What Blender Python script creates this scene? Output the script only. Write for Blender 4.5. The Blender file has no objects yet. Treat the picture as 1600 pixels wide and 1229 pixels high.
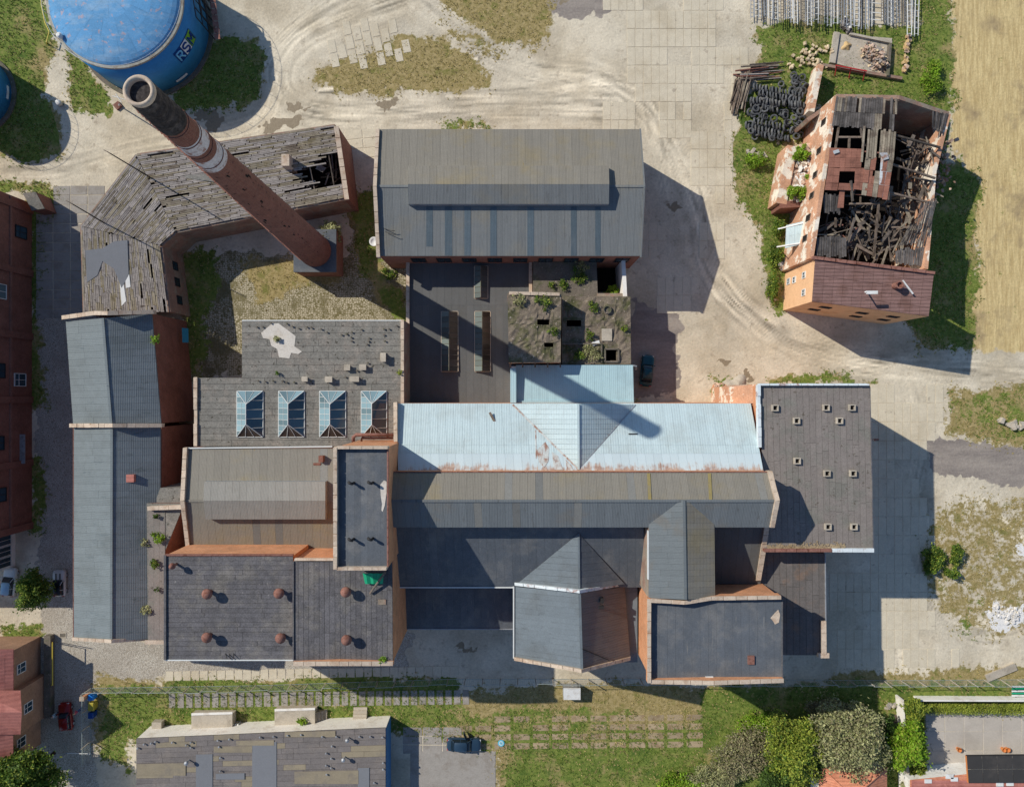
import bpy, math, random
import numpy as np
from mathutils import Vector, Matrix
random.seed(7)
RNG = np.random.default_rng(7)
SC = bpy.context.scene
COL = SC.collection
R = math.radians

# ------------------------------------------------------------------ camera, sky, sun, exposure
H = 100.0            # camera height above the yard in metres
S = 0.09             # metres on the ground per photograph pixel
cam_d = bpy.data.cameras.new('camera')
cam_d.sensor_width = 36.0
cam_d.lens = 36.0 * (H / S) / 1600.0
cam_d.clip_start = 1.0
cam_d.clip_end = 3000.0
cam = bpy.data.objects.new('camera', cam_d)
cam.location = (0, 0, H)
COL.objects.link(cam)
SC.camera = cam

SUN_EL = R(37.2)
SHX, SHY = 12.6, -7.5            # shadow offset direction on the ground (x right, y up)
_sl = math.hypot(SHX, SHY)
TO_SUN = Vector((-SHX / _sl * math.cos(SUN_EL), -SHY / _sl * math.cos(SUN_EL), math.sin(SUN_EL)))
world = bpy.data.worlds.new('World')
SC.world = world
world.use_nodes = True
wn = world.node_tree
for n in list(wn.nodes):
    wn.nodes.remove(n)
sky = wn.nodes.new('ShaderNodeTexSky')
sky.sky_type = 'NISHITA'
sky.sun_disc = False
sky.sun_elevation = SUN_EL
sky.sun_rotation = math.atan2(TO_SUN.x, TO_SUN.y)
sky.air_density = 1.0
sky.dust_density = 0.2
sky.ozone_density = 4.0
bg = wn.nodes.new('ShaderNodeBackground')
bg.inputs['Strength'].default_value = 0.108
wo = wn.nodes.new('ShaderNodeOutputWorld')
wn.links.new(sky.outputs[0], bg.inputs[0])
wn.links.new(bg.outputs[0], wo.inputs[0])

sun_d = bpy.data.lights.new('sun', 'SUN')
sun_d.energy = 4.2
sun_d.angle = R(0.55)
sun_d.color = (1.0, 0.945, 0.84)
sun = bpy.data.objects.new('sun', sun_d)
sun.rotation_euler = (-TO_SUN).to_track_quat('-Z', 'Y').to_euler()
sun.location = (-60, 40, 120)
COL.objects.link(sun)

SC.view_settings.view_transform = 'Standard'
SC.view_settings.look = 'None'
SC.view_settings.exposure = 0.0
SC.view_settings.gamma = 1.0
SC.view_settings.use_curve_mapping = False
SC.cycles.max_bounces = 4
SC.cycles.diffuse_bounces = 3
SC.cycles.glossy_bounces = 2

# ------------------------------------------------------------------ helpers: geometry
def P(px, py, h=0.0):
    k = S * (1 - h / H)
    return Vector(((px - 800) * k, (614.5 - py) * k, h))

ORG = {}
def org(o):
    return ORG.get(o.name, Vector((0, 0, 0))) if o is not None else Vector((0, 0, 0))

def props(o, label=None, cat=None, group=None, kind=None):
    if label: o['label'] = label
    if cat: o['category'] = cat
    if group: o['group'] = group
    if kind: o['kind'] = kind
    return o

def thing(name, label, cat, loc, group=None):
    o = bpy.data.objects.new(name, None)
    o.empty_display_size = 0.5
    COL.objects.link(o)
    o.location = loc
    ORG[o.name] = Vector(loc)
    return props(o, label, cat, group)

class MB:
    def __init__(s):
        s.v = []; s.f = []
    def poly(s, pts):
        i = len(s.v); s.v += [tuple(p) for p in pts]; s.f.append(tuple(range(i, i + len(pts)))); return s
    def prism(s, top, z0):
        """solid under the outline 'top' (counter-clockwise seen from above) down to z0"""
        n = len(top); i = len(s.v)
        s.v += [tuple(p) for p in top] + [(p[0], p[1], z0) for p in top]
        s.f.append(tuple(range(i, i + n)))
        s.f.append(tuple(range(i + 2 * n - 1, i + n - 1, -1)))
        for k in range(n):
            l = (k + 1) % n
            s.f.append((i + k, i + n + k, i + n + l, i + l))
        return s
    def hexa(s, b, t):
        i = len(s.v)
        s.v += [tuple(p) for p in b] + [tuple(p) for p in t]
        for f in ((3, 2, 1, 0), (4, 5, 6, 7), (0, 1, 5, 4), (1, 2, 6, 5), (2, 3, 7, 6), (3, 0, 4, 7)):
            s.f.append(tuple(i + q for q in f))
        return s
    def bar(s, p0, p1, w, h, z0=None):
        p0 = Vector(p0); p1 = Vector(p1)
        d = p1 - p0; d.z = 0
        if d.length < 1e-6: d = Vector((1, 0, 0))
        d.normalize()
        q = Vector((-d.y, d.x, 0)) * (w / 2)
        t = [p0 - q, p1 - q, p1 + q, p0 + q]
        b = []
        for p in t:
            b.append(Vector((p.x, p.y, z0 if z0 is not None else p.z - h)))
        return s.hexa(b, t)
    def box(s, c, sx, sy, sz, rz=0.0):
        """box standing on c"""
        ca, sa = math.cos(rz), math.sin(rz)
        def tr(x, y, z):
            return (c[0] + x * ca - y * sa, c[1] + x * sa + y * ca, c[2] + z)
        b = [tr(x, y, 0) for x, y in ((-sx/2, -sy/2), (sx/2, -sy/2), (sx/2, sy/2), (-sx/2, sy/2))]
        t = [tr(x, y, sz) for x, y in ((-sx/2, -sy/2), (sx/2, -sy/2), (sx/2, sy/2), (-sx/2, sy/2))]
        return s.hexa(b, t)
    def tube(s, pts, r, n=6):
        pts = [Vector(p) for p in pts]
        rr = r if isinstance(r, (list, tuple)) else [r] * len(pts)
        i0 = len(s.v)
        for k, p in enumerate(pts):
            d = (pts[min(k + 1, len(pts) - 1)] - pts[max(k - 1, 0)]).normalized()
            u = d.cross(Vector((0, 0, 1)))
            if u.length < 1e-3: u = Vector((1, 0, 0))
            u.normalize(); w = d.cross(u)
            for j in range(n):
                a = 2 * math.pi * j / n
                s.v.append(tuple(p + (u * math.cos(a) + w * math.sin(a)) * rr[k]))
        for k in range(len(pts) - 1):
            for j in range(n):
                l = (j + 1) % n
                a, b = i0 + k * n, i0 + (k + 1) * n
                s.f.append((a + j, a + l, b + l, b + j))
        s.f.append(tuple(i0 + j for j in range(n - 1, -1, -1)))
        e = i0 + (len(pts) - 1) * n
        s.f.append(tuple(e + j for j in range(n)))
        return s
    def lathe(s, prof, c, n=24, axis=None):
        """prof: (radius, z) from bottom up; axis: optional function z -> (x, y) offset"""
        i0 = len(s.v)
        for r, z in prof:
            ox, oy = axis(z) if axis else (0, 0)
            for j in range(n):
                a = 2 * math.pi * j / n
                s.v.append((c[0] + ox + r * math.cos(a), c[1] + oy + r * math.sin(a), c[2] + z))
        for k in range(len(prof) - 1):
            for j in range(n):
                l = (j + 1) % n
                a, b = i0 + k * n, i0 + (k + 1) * n
                s.f.append((a + j, a + l, b + l, b + j))
        s.f.append(tuple(i0 + j for j in range(n - 1, -1, -1)))
        e = i0 + (len(prof) - 1) * n
        s.f.append(tuple(e + j for j in range(n)))
        return s
    def build(s, name, mat, parent=None, smooth=False, origin=None, kind=None):
        o0 = org(parent) if parent is not None else Vector(origin or (0, 0, 0))
        me = bpy.data.meshes.new(name)
        me.from_pydata([(v[0] - o0.x, v[1] - o0.y, v[2] - o0.z) for v in s.v], [], s.f)
        me.materials.append(mat)
        if smooth:
            me.polygons.foreach_set('use_smooth', [True] * len(me.polygons))
        o = bpy.data.objects.new(name, me)
        COL.objects.link(o)
        if parent is not None:
            o.parent = parent
            ORG[o.name] = o0
        else:
            o.location = o0
            ORG[o.name] = o0
        if kind: o['kind'] = kind
        return o

def fast_mesh(name, verts, faces_n, mat, parent=None, kind=None, origin=None, smooth=False):
    """verts (N,3) array; every face has faces_n consecutive vertices of its own"""
    o0 = org(parent) if parent is not None else Vector(origin or (0, 0, 0))
    v = np.asarray(verts, dtype=np.float32) - np.array([o0.x, o0.y, o0.z], dtype=np.float32)
    n = len(v); nf = n // faces_n
    me = bpy.data.meshes.new(name)
    me.vertices.add(n)
    me.vertices.foreach_set('co', v.ravel())
    me.loops.add(n)
    me.loops.foreach_set('vertex_index', np.arange(n, dtype=np.int32))
    me.polygons.add(nf)
    me.polygons.foreach_set('loop_start', np.arange(0, n, faces_n, dtype=np.int32))
    me.polygons.foreach_set('loop_total', np.full(nf, faces_n, dtype=np.int32))
    me.update(calc_edges=True)
    me.materials.append(mat)
    o = bpy.data.objects.new(name, me)
    COL.objects.link(o)
    if parent is not None:
        o.parent = parent
    else:
        o.location = o0
    ORG[o.name] = o0
    if kind: o['kind'] = kind
    return o

def lerp(a, b, t):
    return a + (b - a) * t

def sheets(parent, name, mat, a, b, c, d, n, m=1, th=0.03, gap=0.015, jit=0.012, skip=None, rag=0.0, lift=0.0, mats=None, ends=0.0):
    """separate sheets laid over the quad a-b-c-d (a->b across, a->d along)"""
    out = []
    for i in range(n):
        cuts = [0.0] + [min(max((j + random.uniform(-rag, rag)) / m, 0.02), .98) for j in range(1, m)] + [1.0]
        for j in range(m):
            if skip and skip(i, j, (i + .5) / n, (j + .5) / m):
                continue
            u0, u1 = i / n, (i + 1) / n
            v0, v1 = cuts[j], cuts[j + 1]
            wu = gap / max((b - a).length, .1); wv = gap / max((d - a).length, .1)
            if ends:
                v0 += random.uniform(-.3, .3) * ends / m if j == 0 else 0
                v1 += random.uniform(-.3, .3) * ends / m if j == m - 1 else 0
            z = lift + random.uniform(0, jit)
            q = []
            for u, v in ((u0 + wu/2, v0 + wv/2), (u1 - wu/2, v0 + wv/2), (u1 - wu/2, v1 - wv/2), (u0 + wu/2, v1 - wv/2)):
                p = lerp(lerp(a, b, u), lerp(d, c, u), v)
                q.append(Vector((p.x, p.y, p.z + z + (random.uniform(0, jit) if ends else 0))))
            mb = MB()
            if ((q[1] - q[0]).cross(q[2] - q[0])).z < 0:
                q = [q[0], q[3], q[2], q[1]]
            mb.hexa(q, [p + Vector((0, 0, th)) for p in q])
            mt = random.choice(mats) if mats else mat
            out.append(mb.build(name, mt, parent))
    return out

def ccw(pts):
    a = sum(pts[i][0] * pts[(i + 1) % len(pts)][1] - pts[(i + 1) % len(pts)][0] * pts[i][1] for i in range(len(pts)))
    return list(pts) if a > 0 else list(reversed(pts))

def solid(parent, name, pts, z0, mat, drop=0.06):
    return MB().prism(ccw([Vector((p[0], p[1], p[2] - drop)) for p in pts]), z0).build(name, mat, parent)

def slab(parent, name, pts, th, mat):
    """thin roof plate following the (planar) outline"""
    pts = ccw(pts); n = len(pts)
    mb = MB()
    mb.v = [tuple(p) for p in pts] + [(p[0], p[1], p[2] - th) for p in pts]
    mb.f = [tuple(range(n)), tuple(range(2 * n - 1, n - 1, -1))] + [(k, n + k, n + (k + 1) % n, (k + 1) % n) for k in range(n)]
    return mb.build(name, mat, parent)

def coping(parent, pts, w, h, mat, name='parapet', closed=False, wall=None):
    out = []
    n = len(pts)
    for k in range(n if closed else n - 1):
        a, b = Vector(pts[k]), Vector(pts[(k + 1) % n])
        if name != 'parapet':
            out.append(MB().bar(a, b, w, h).build(name, mat, parent)); continue
        # masonry upstand with separate coping stones on it
        base = MB().bar(a - Vector((0, 0, .11)), b - Vector((0, 0, .11)), w * .86, max(h - .1, .15)).build(name, wall or mat, parent)
        out.append(base)
        cnt = max(1, round((b - a).length / 1.35))
        cut = [0.0] + [(q + random.uniform(-.18, .18)) / cnt for q in range(1, cnt)] + [1.0]
        for q in range(cnt):
            if cnt > 3 and random.random() < .02: continue
            dz = Vector((0, 0, random.uniform(-.02, .02)))
            p0, p1 = a + (b - a) * (cut[q] + .004), a + (b - a) * (cut[q + 1] - .004)
            MB().bar(p0 + dz, p1 + dz, w * random.uniform(.96, 1.06), .13).build('coping_stone', mat, base)
    return out

def window(parent, a, b, t, z, w, h, outward, frame, pane, name='window', bars=1):
    """window in the wall running from a to b; outward tells which side is outside"""
    d = Vector((b.x - a.x, b.y - a.y, 0)); L = d.length; d.normalize()
    nrm = Vector((-d.y, d.x, 0))
    if nrm.dot(Vector((outward[0], outward[1], 0))) < 0: nrm = -nrm
    c = Vector((a.x, a.y, 0)) + d * (L * t)
    ang = math.atan2(d.y, d.x)
    mb = MB()
    fw = 0.09
    for off, ww, zz, hh in ((-w/2, fw, z, h), (w/2, fw, z, h), (0, w + fw, z - fw/2, fw), (0, w + fw, z + h - fw/2, fw)):
        mb.box(c + d * off + nrm * 0.03 + Vector((0, 0, zz)), ww, .14, hh, ang)
    if bars:
        mb.box(c + nrm * 0.02 + Vector((0, 0, z + .05)), .06, .1, h - .1, ang)
        mb.box(c + nrm * 0.02 + Vector((0, 0, z + h * .6)), w - .1, .1, .06, ang)
    f = mb.build(name, frame, parent)
    MB().box(c + Vector((0, 0, z + .03)), w - .06, .06, h - .06, ang).build('pane', pane, f)
    return f
# ------------------------------------------------------------------ materials
def lin(r, g, b, k=1.0):
    def f(x):
        x /= 255.0
        return x / 12.92 if x <= .04045 else ((x + .055) / 1.055) ** 2.4
    return tuple(min(f(x) * k, .86) for x in (r, g, b)) + (1.0,)

class NT:
    def __init__(s, name):
        s.m = bpy.data.materials.new(name); s.m.use_nodes = True
        s.t = s.m.node_tree
        s.b = s.t.nodes['Principled BSDF']
        s.b.inputs['Specular IOR Level'].default_value = 0.25
        s.out = s.t.nodes['Material Output']
        s._pos = None
    def n(s, typ, **kw):
        x = s.t.nodes.new('ShaderNode' + typ)
        for k, v in kw.items():
            setattr(x, k, v)
        return x
    def L(s, a, b):
        s.t.links.new(a, b)
    def pos(s):
        if s._pos is None:
            s._pos = s.n('NewGeometry').outputs['Position']
        return s._pos
    def set(s, sock, v):
        if hasattr(v, 'links'): s.L(v, sock)
        else: sock.default_value = v
    def noise(s, scale, detail=4, rough=.6, vec=None, stretch=None):
        x = s.n('TexNoise')
        x.inputs['Scale'].default_value = scale
        x.inputs['Detail'].default_value = detail
        x.inputs['Roughness'].default_value = rough
        v = vec or s.pos()
        if stretch:
            mp = s.n('VectorMath', operation='MULTIPLY'); s.L(v, mp.inputs[0]); mp.inputs[1].default_value = stretch; v = mp.outputs[0]
        s.L(v, x.inputs['Vector'])
        return x.outputs['Fac']
    def ramp(s, fac, lo, hi):
        x = s.n('MapRange'); x.interpolation_type = 'SMOOTHSTEP'
        s.set(x.inputs['Value'], fac)
        x.inputs['From Min'].default_value = lo; x.inputs['From Max'].default_value = hi
        return x.outputs['Result']
    def rng(s, fac, lo, hi, a, b):
        x = s.n('MapRange')
        s.set(x.inputs['Value'], fac)
        for k, v in (('From Min', lo), ('From Max', hi), ('To Min', a), ('To Max', b)):
            x.inputs[k].default_value = v
        return x.outputs['Result']
    def mix(s, fac, a, b, blend='MIX'):
        x = s.n('Mix', data_type='RGBA', blend_type=blend)
        s.set(x.inputs['Factor'], fac); s.set(x.inputs['A'], a) if False else None
        s.set(x.inputs[6], a); s.set(x.inputs[7], b)
        return x.outputs[2]
    def math(s, op, a, b=0.0, clamp=False):
        x = s.n('Math', operation=op); x.use_clamp = clamp
        s.set(x.inputs[0], a); s.set(x.inputs[1], b)
        return x.outputs[0]
    def scale(s, col, fac):
        x = s.n('VectorMath', operation='SCALE')
        s.set(x.inputs[0], col[:3] if isinstance(col, tuple) else col); s.set(x.inputs['Scale'], fac)
        return x.outputs[0]
    def bump(s, h, strength, dist=.05):
        x = s.n('Bump'); x.inputs['Strength'].default_value = strength; x.inputs['Distance'].default_value = dist
        s.L(h, x.inputs['Height']); s.L(x.outputs[0], s.b.inputs['Normal'])
    def done(s, col, rough=.85, metal=0.0):
        s.set(s.b.inputs['Base Color'], col)
        s.set(s.b.inputs['Roughness'], rough)
        s.b.inputs['Metallic'].default_value = metal
        return s.m

def weathered(name, col, col2=None, patch=.5, pscale=.25, fine=.12, rnd=.12, rough=.85, wave=None, spots=None, streak=None, sscale=(1, 1, 1), metal=0.0, bumps=.25, fscale=6.0):
    """procedural surface: base colour, second colour in patches, fine grain, tone per piece, optional ribs / spots / streaks"""
    t = NT(name)
    c = col
    if col2 is not None:
        f = t.ramp(t.noise(pscale, 4, .65, stretch=sscale), .62 - patch * .3, .78 - patch * .2)
        c = t.mix(f, col, col2)
    if spots:
        scol, sc, th = spots
        c = t.mix(t.ramp(t.noise(sc, 3, .6), th, th + .06), c, scol)
    if streak:
        scol, stretch, th = streak
        c = t.mix(t.ramp(t.noise(1.0, 4, .7, stretch=stretch), th, th + .12), c, scol)
    g = t.noise(fscale, 3, .75)
    val = t.rng(g, .28, .72, 1 - fine * 1.35, 1 + fine * 1.35)
    val = t.math('MULTIPLY', val, t.rng(t.noise(1.1, 3, .7), .3, .7, 1 - fine * .7, 1 + fine * .7))
    if rnd:
        oi = t.n('ObjectInfo')
        val = t.math('MULTIPLY', val, t.rng(oi.outputs['Random'], 0, 1, 1 - rnd, 1 + rnd))
    hgt = g
    if wave:
        axis, per, amp = wave
        w = t.n('TexWave'); w.wave_type = 'BANDS'; w.bands_direction = axis
        w.inputs['Scale'].default_value = 0.314 / per * 1.0
        w.inputs['Distortion'].default_value = .3
        t.L(t.pos(), w.inputs['Vector'])
        val = t.math('MULTIPLY', val, t.rng(w.outputs['Fac'], 0, 1, 1 - amp, 1 + amp))
        hgt = t.math('ADD', t.math('MULTIPLY', g, .4), w.outputs['Fac'])
    t.bump(hgt, bumps, .04)
    return t.done(t.scale(c, val), rough, metal)

def brickmat(name, col, col2, mortar, dirt=.3, render=None, big=1.0):
    t = NT(name)
    g = t.n('NewGeometry')
    pos = g.outputs['Position']; nrm = g.outputs['Normal']
    t._pos = pos
    cr = t.n('VectorMath', operation='CROSS_PRODUCT'); t.L(nrm, cr.inputs[0]); cr.inputs[1].default_value = (0, 0, 1)
    dt = t.n('VectorMath', operation='DOT_PRODUCT'); t.L(pos, dt.inputs[0]); t.L(cr.outputs[0], dt.inputs[1])
    sx = t.n('SeparateXYZ'); t.L(pos, sx.inputs[0])
    cb = t.n('CombineXYZ'); t.L(dt.outputs['Value'], cb.inputs[0]); t.L(sx.outputs[2], cb.inputs[1])
    sn = t.n('SeparateXYZ'); t.L(nrm, sn.inputs[0])
    up = t.math('GREATER_THAN', t.math('ABSOLUTE', sn.outputs[2]), .7)
    mv = t.n('Mix', data_type='VECTOR'); t.L(up, mv.inputs[0]); t.L(cb.outputs[0], mv.inputs[4]); t.L(pos, mv.inputs[5])
    br = t.n('TexBrick'); t.L(mv.outputs[1], br.inputs['Vector'])
    br.inputs['Color1'].default_value = col; br.inputs['Color2'].default_value = col2; br.inputs['Mortar'].default_value = mortar
    br.inputs['Scale'].default_value = 1.0
    br.inputs['Brick Width'].default_value = .27 * big; br.inputs['Row Height'].default_value = .085 * big; br.inputs['Mortar Size'].default_value = .012 * big
    c = br.outputs['Color']
    if render:
        rc, th = render
        c = t.mix(t.ramp(t.noise(.45, 6, .7), th, th + .05), c, rc)
    v = t.rng(t.noise(.5, 5, .7), .3, .7, 1 - dirt, 1 + dirt * .7)
    v = t.math('MULTIPLY', v, t.rng(t.noise(5, 5, .7), .3, .7, .85, 1.15))
    t.bump(br.outputs['Fac'], -.4, .02)
    return t.done(t.scale(c, v), .9)

def glassmat(name, col, rough=.08):
    t = NT(name)
    t.b.inputs['Specular IOR Level'].default_value = .6
    oi = t.n('ObjectInfo')
    return t.done(t.scale(col, t.rng(oi.outputs['Random'], 0, 1, .6, 1.5)), rough)

def leafmat(name, col, col2, trans=.25):
    t = NT(name)
    g = t.n('NewGeometry')
    c = t.mix(g.outputs['Random Per Island'], col, col2)
    v = t.rng(t.noise(.7, 3, .6), .3, .7, .6, 1.35)
    c = t.scale(c, v)
    t.done(c, .6)
    tr = t.n('BsdfTranslucent'); t.L(c, tr.inputs['Color'])
    ms = t.n('MixShader'); ms.inputs[0].default_value = trans
    t.L(t.b.outputs[0], ms.inputs[1]); t.L(tr.outputs[0], ms.inputs[2]); t.L(ms.outputs[0], t.out.inputs['Surface'])
    return t.m

def plain(name, col, rough=.6, metal=0.0, fine=.06):
    return weathered(name, col, fine=fine, rnd=0.0, rough=rough, metal=metal, bumps=.08)

M = {}
M['hall_roof'] = weathered('hall_roof_sheet', lin(118, 121, 121), lin(126, 123, 114), .5, .12, .06, .06, .75, wave=('X', .18, .05), streak=(lin(106, 108, 107), (1.8, .15, 1), .58))
M['hall_strip'] = weathered('translucent_roof_strip', lin(88, 101, 109), lin(98, 108, 114), .4, .4, .08, .1, .55, wave=('X', .18, .05))
M['tan_roof'] = weathered('tan_roof_sheet', lin(130, 125, 115), lin(136, 126, 104), .5, .14, .06, .05, .75, wave=('X', .18, .05), streak=(lin(140, 120, 60), (1.2, .05, 1), .68))
M['grey_roof'] = weathered('grey_roof_sheet', lin(112, 117, 119), lin(116, 113, 107), .35, .15, .06, .06, .75, wave=('X', .18, .06), streak=(lin(98, 101, 101), (1.8, .15, 1), .58))
M['grey_roof_y'] = weathered('grey_cross_sheet', lin(108, 114, 116), lin(114, 108, 99), .35, .15, .06, .05, .7, wave=('Y', .18, .05))
M['blue_grey_roof'] = weathered('blue_grey_corrugated', lin(114, 122, 126), lin(105, 112, 114), .45, .2, .07, .06, .7, wave=('X', .22, .1), streak=(lin(98, 106, 108), (.2, 1.8, 1), .58))
M['blue_grey_roof_y'] = weathered('blue_grey_corrugated_cross', lin(117, 125, 127), lin(109, 116, 117), .45, .2, .07, .05, .7, wave=('Y', .22, .05), streak=(lin(100, 110, 113), (.2, 1.8, 1), .58))
M['white_roof'] = weathered('pale_blue_sheet_metal', lin(184, 201, 204), lin(176, 190, 191), .5, .25, .05, .04, .6, wave=('X', .3, .03), streak=(lin(166, 178, 180), (2.2, .12, 1), .6))
M['white_rust'] = weathered('pale_sheet_rusting_edge', lin(196, 208, 210), lin(150, 110, 85), .55, .8, .06, .06, .6, wave=('X', .3, .03), streak=(lin(150, 118, 98), (2.5, .25, 1), .55))
M['cyan_roof'] = weathered('light_cyan_sheet_metal', lin(166, 194, 200), lin(158, 184, 190), .4, .3, .03, .02, .5, wave=('X', .25, .05))
M['felt_brown'] = weathered('brown_roofing_felt', lin(132, 124, 118), lin(124, 121, 113), .5, .3, .14, .05, .92, spots=(lin(104, 97, 88), 1.6, .64))
M['felt_rust'] = weathered('rust_stained_felt', lin(106, 101, 98), lin(126, 107, 94), .45, .35, .14, .07, .92)
M['felt_dark'] = weathered('dark_roofing_felt', lin(98, 96, 98), lin(114, 110, 106), .55, .4, .26, .1, .92, spots=(lin(132, 128, 126), 2.4, .66))
M['felt_grey'] = weathered('grey_roofing_felt', lin(126, 123, 116), lin(138, 131, 122), .5, .5, .24, .07, .92, spots=(lin(84, 80, 72), 1.9, .62))
M['felt_black'] = weathered('smooth_dark_felt', lin(98, 98, 97), lin(98, 96, 92), .5, .25, .07, .05, .8)
M['felt_blue'] = weathered('blue_grey_felt', lin(92, 97, 103), lin(110, 111, 112), .55, .28, .13, .06, .8, streak=(lin(118, 118, 117), (1.8, .2, 1), .6))
M['felt_patch'] = weathered('pale_felt_patch', lin(148, 137, 116), lin(135, 126, 112), .5, .5, .08, .06, .9)
M['felt_new'] = weathered('plain_grey_felt_patch', lin(122, 124, 128), None, .5, .5, .05, .04, .85)
M['brown_slope'] = weathered('brown_worn_sheet', lin(114, 110, 108), lin(121, 114, 108), .5, .3, .08, .05, .8, wave=('Y', .3, .04))
M['slate_slope'] = weathered('slate_grey_felt', lin(110, 119, 125), lin(104, 111, 115), .5, .3, .09, .05, .8, streak=(lin(96, 103, 107), (.25, 1.6, 1), .6))
M['brick_orange'] = brickmat('orange_brick', lin(217, 146, 100), lin(198, 124, 80), lin(208, 174, 142), .25)
M['brick_red'] = brickmat('red_brick', lin(146, 96, 82), lin(126, 80, 70), lin(150, 126, 112), .25)
M['brick_dark'] = brickmat('dark_red_brick', lin(146, 92, 76), lin(126, 78, 66), lin(136, 108, 95), .25)
M['brick_pale'] = brickmat('pale_rendered_brick', lin(206, 150, 116), lin(188, 130, 98), lin(200, 172, 146), .25, render=(lin(230, 218, 200), .5))
M['brick_old'] = brickmat('weathered_brick', lin(160, 122, 104), lin(138, 108, 94), lin(160, 142, 126), .3, render=(lin(152, 138, 122), .48))
M['coping'] = weathered('stone_coping', lin(198, 180, 160), lin(180, 156, 134), .5, .9, .14, .1, .9, spots=(lin(150, 120, 60), 2.5, .68))
M['coping_white'] = weathered('white_metal_flashing', lin(214, 222, 224), lin(150, 100, 84), .35, .7, .06, .08, .6)
M['concrete'] = weathered('pale_concrete', lin(182, 172, 156), lin(164, 154, 138), .5, .5, .12, .08, .92)
M['concrete_dark'] = weathered('dirty_concrete', lin(112, 104, 94), lin(92, 94, 70), .5, .5, .2, .05, .95, spots=(lin(150, 138, 128), 3.0, .64))
M['moss_top'] = weathered('mossy_rough_concrete', lin(124, 112, 98), lin(84, 84, 56), .6, .45, .25, 0, .95, spots=(lin(172, 158, 148), 3.5, .64), bumps=.7)
M['slab'] = weathered('yard_concrete_slab', lin(208, 197, 174), lin(195, 182, 157), .5, .12, .09, .025, .95, spots=(lin(180, 168, 148), .9, .64))
M['slab_grey'] = weathered('grey_concrete_slab', lin(160, 154, 146), lin(146, 138, 128), .5, .4, .1, .07, .95)
M['plank'] = weathered('weathered_roof_plank', lin(160, 152, 145), lin(142, 133, 126), .6, .7, .2, .13, .95, sscale=(1, 1, 1), streak=(lin(88, 78, 70), (.6, 2.5, 1), .6))
M['plank_moss'] = weathered('mossy_roof_plank', lin(148, 138, 120), lin(128, 117, 92), .6, .8, .2, .14, .95)
M['plank_dark'] = weathered('charred_plank', lin(100, 95, 92), lin(78, 74, 71), .6, .8, .2, .3, .95)
M['plank_tan'] = weathered('bleached_board', lin(142, 132, 116), lin(112, 100, 88), .6, .8, .2, .2, .95)
M['timber'] = weathered('old_timber', lin(120, 106, 94), lin(88, 76, 66), .6, 1.2, .2, .3, .95)
M['timber_char'] = weathered('burnt_timber', lin(94, 86, 79), lin(118, 106, 96), .5, 1.2, .25, .35, .95)
M['rust_sheet'] = weathered('rusty_corrugated_iron', lin(146, 100, 84), lin(124, 84, 70), .5, .6, .12, .14, .75, wave=('Y', .2, .14))
M['zinc_sheet'] = weathered('galvanised_corrugated_iron', lin(190, 194, 196), lin(160, 120, 98), .35, .8, .08, .1, .5, wave=('Y', .2, .14))
M['red_brown_sheet'] = weathered('red_brown_corrugated_roof', lin(128, 100, 94), lin(114, 86, 78), .5, .4, .1, .08, .75, wave=('Y', .45, .2))
M['void'] = plain('unlit_interior_black', lin(34, 30, 28), .95, fine=.3)  # black painted in for the unlit inside of holes, pits and openings
M['glass_dark'] = glassmat('dark_window_glass', lin(40, 62, 76))
M['glass_sky'] = glassmat('pale_reflection_glass', lin(118, 142, 148), .15)  # pale colour stands in for sky reflected in the panes
M['glass_brown'] = glassmat('dirty_brown_glass', lin(70, 60, 52), .35)
M['glass_blue'] = glassmat('blue_skylight_glass', lin(58, 88, 104), .1)
M['white_paint'] = weathered('white_paint', lin(226, 226, 222), lin(205, 200, 192), .4, .8, .05, .03, .6)
M['white_wall'] = weathered('whitewashed_wall', lin(236, 232, 224), lin(214, 206, 194), .4, .6, .06, .03, .9)
M['white_bar'] = plain('white_glazing_bar', lin(216, 218, 214), .5)
M['grey_metal'] = weathered('galvanised_metal', lin(168, 172, 176), lin(140, 138, 136), .4, 1.0, .1, .12, .45, metal=.3)
M['dark_metal'] = plain('dark_iron', lin(52, 50, 50), .6, .2)
M['rust_metal'] = weathered('rusty_iron', lin(140, 100, 88), lin(112, 70, 56), .5, 2.0, .15, .1, .8)
M['blue_wall'] = plain('blue_painted_wall', lin(72, 120, 168), .7)
M['tank_top'] = weathered('faded_blue_tank_top', lin(96, 152, 196), lin(128, 166, 198), .6, .5, .1, .07, .85, spots=(lin(164, 158, 172), 1.3, .6), sscale=(.6, 1.6, 1))
M['tank_side'] = weathered('blue_tank_side', lin(54, 134, 190), lin(66, 142, 196), .4, .3, .1, .03, .6, spots=(lin(128, 100, 100), .9, .72))
M['tank_rim'] = weathered('tank_rim', lin(158, 156, 146), lin(130, 120, 108), .5, .8, .1, .03, .7)
M['soot_brick'] = weathered('sooty_chimney_brick', lin(58, 54, 54), lin(86, 80, 78), .5, 1.2, .4, 0, .95, fscale=3.5, bumps=.9)
M['chimney_brick'] = brickmat('chimney_brick', lin(138, 86, 72), lin(116, 70, 60), lin(140, 112, 100), .2, big=1.6)
M['band_white'] = weathered('flaking_white_band', lin(206, 200, 200), lin(150, 110, 96), .5, 1.6, .14, 0, .9)
M['tile_orange'] = weathered('orange_roof_tiles', lin(206, 138, 108), lin(186, 116, 88), .5, .8, .14, .06, .85, wave=('Y', .35, .12))
M['tile_red'] = weathered('red_painted_roof', lin(182, 118, 106), lin(162, 100, 90), .5, .6, .1, .1, .8, wave=('Y', .5, .08))
M['house_wall'] = brickmat('house_brick', lin(172, 130, 104), lin(152, 112, 88), lin(170, 146, 124), .2)
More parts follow.
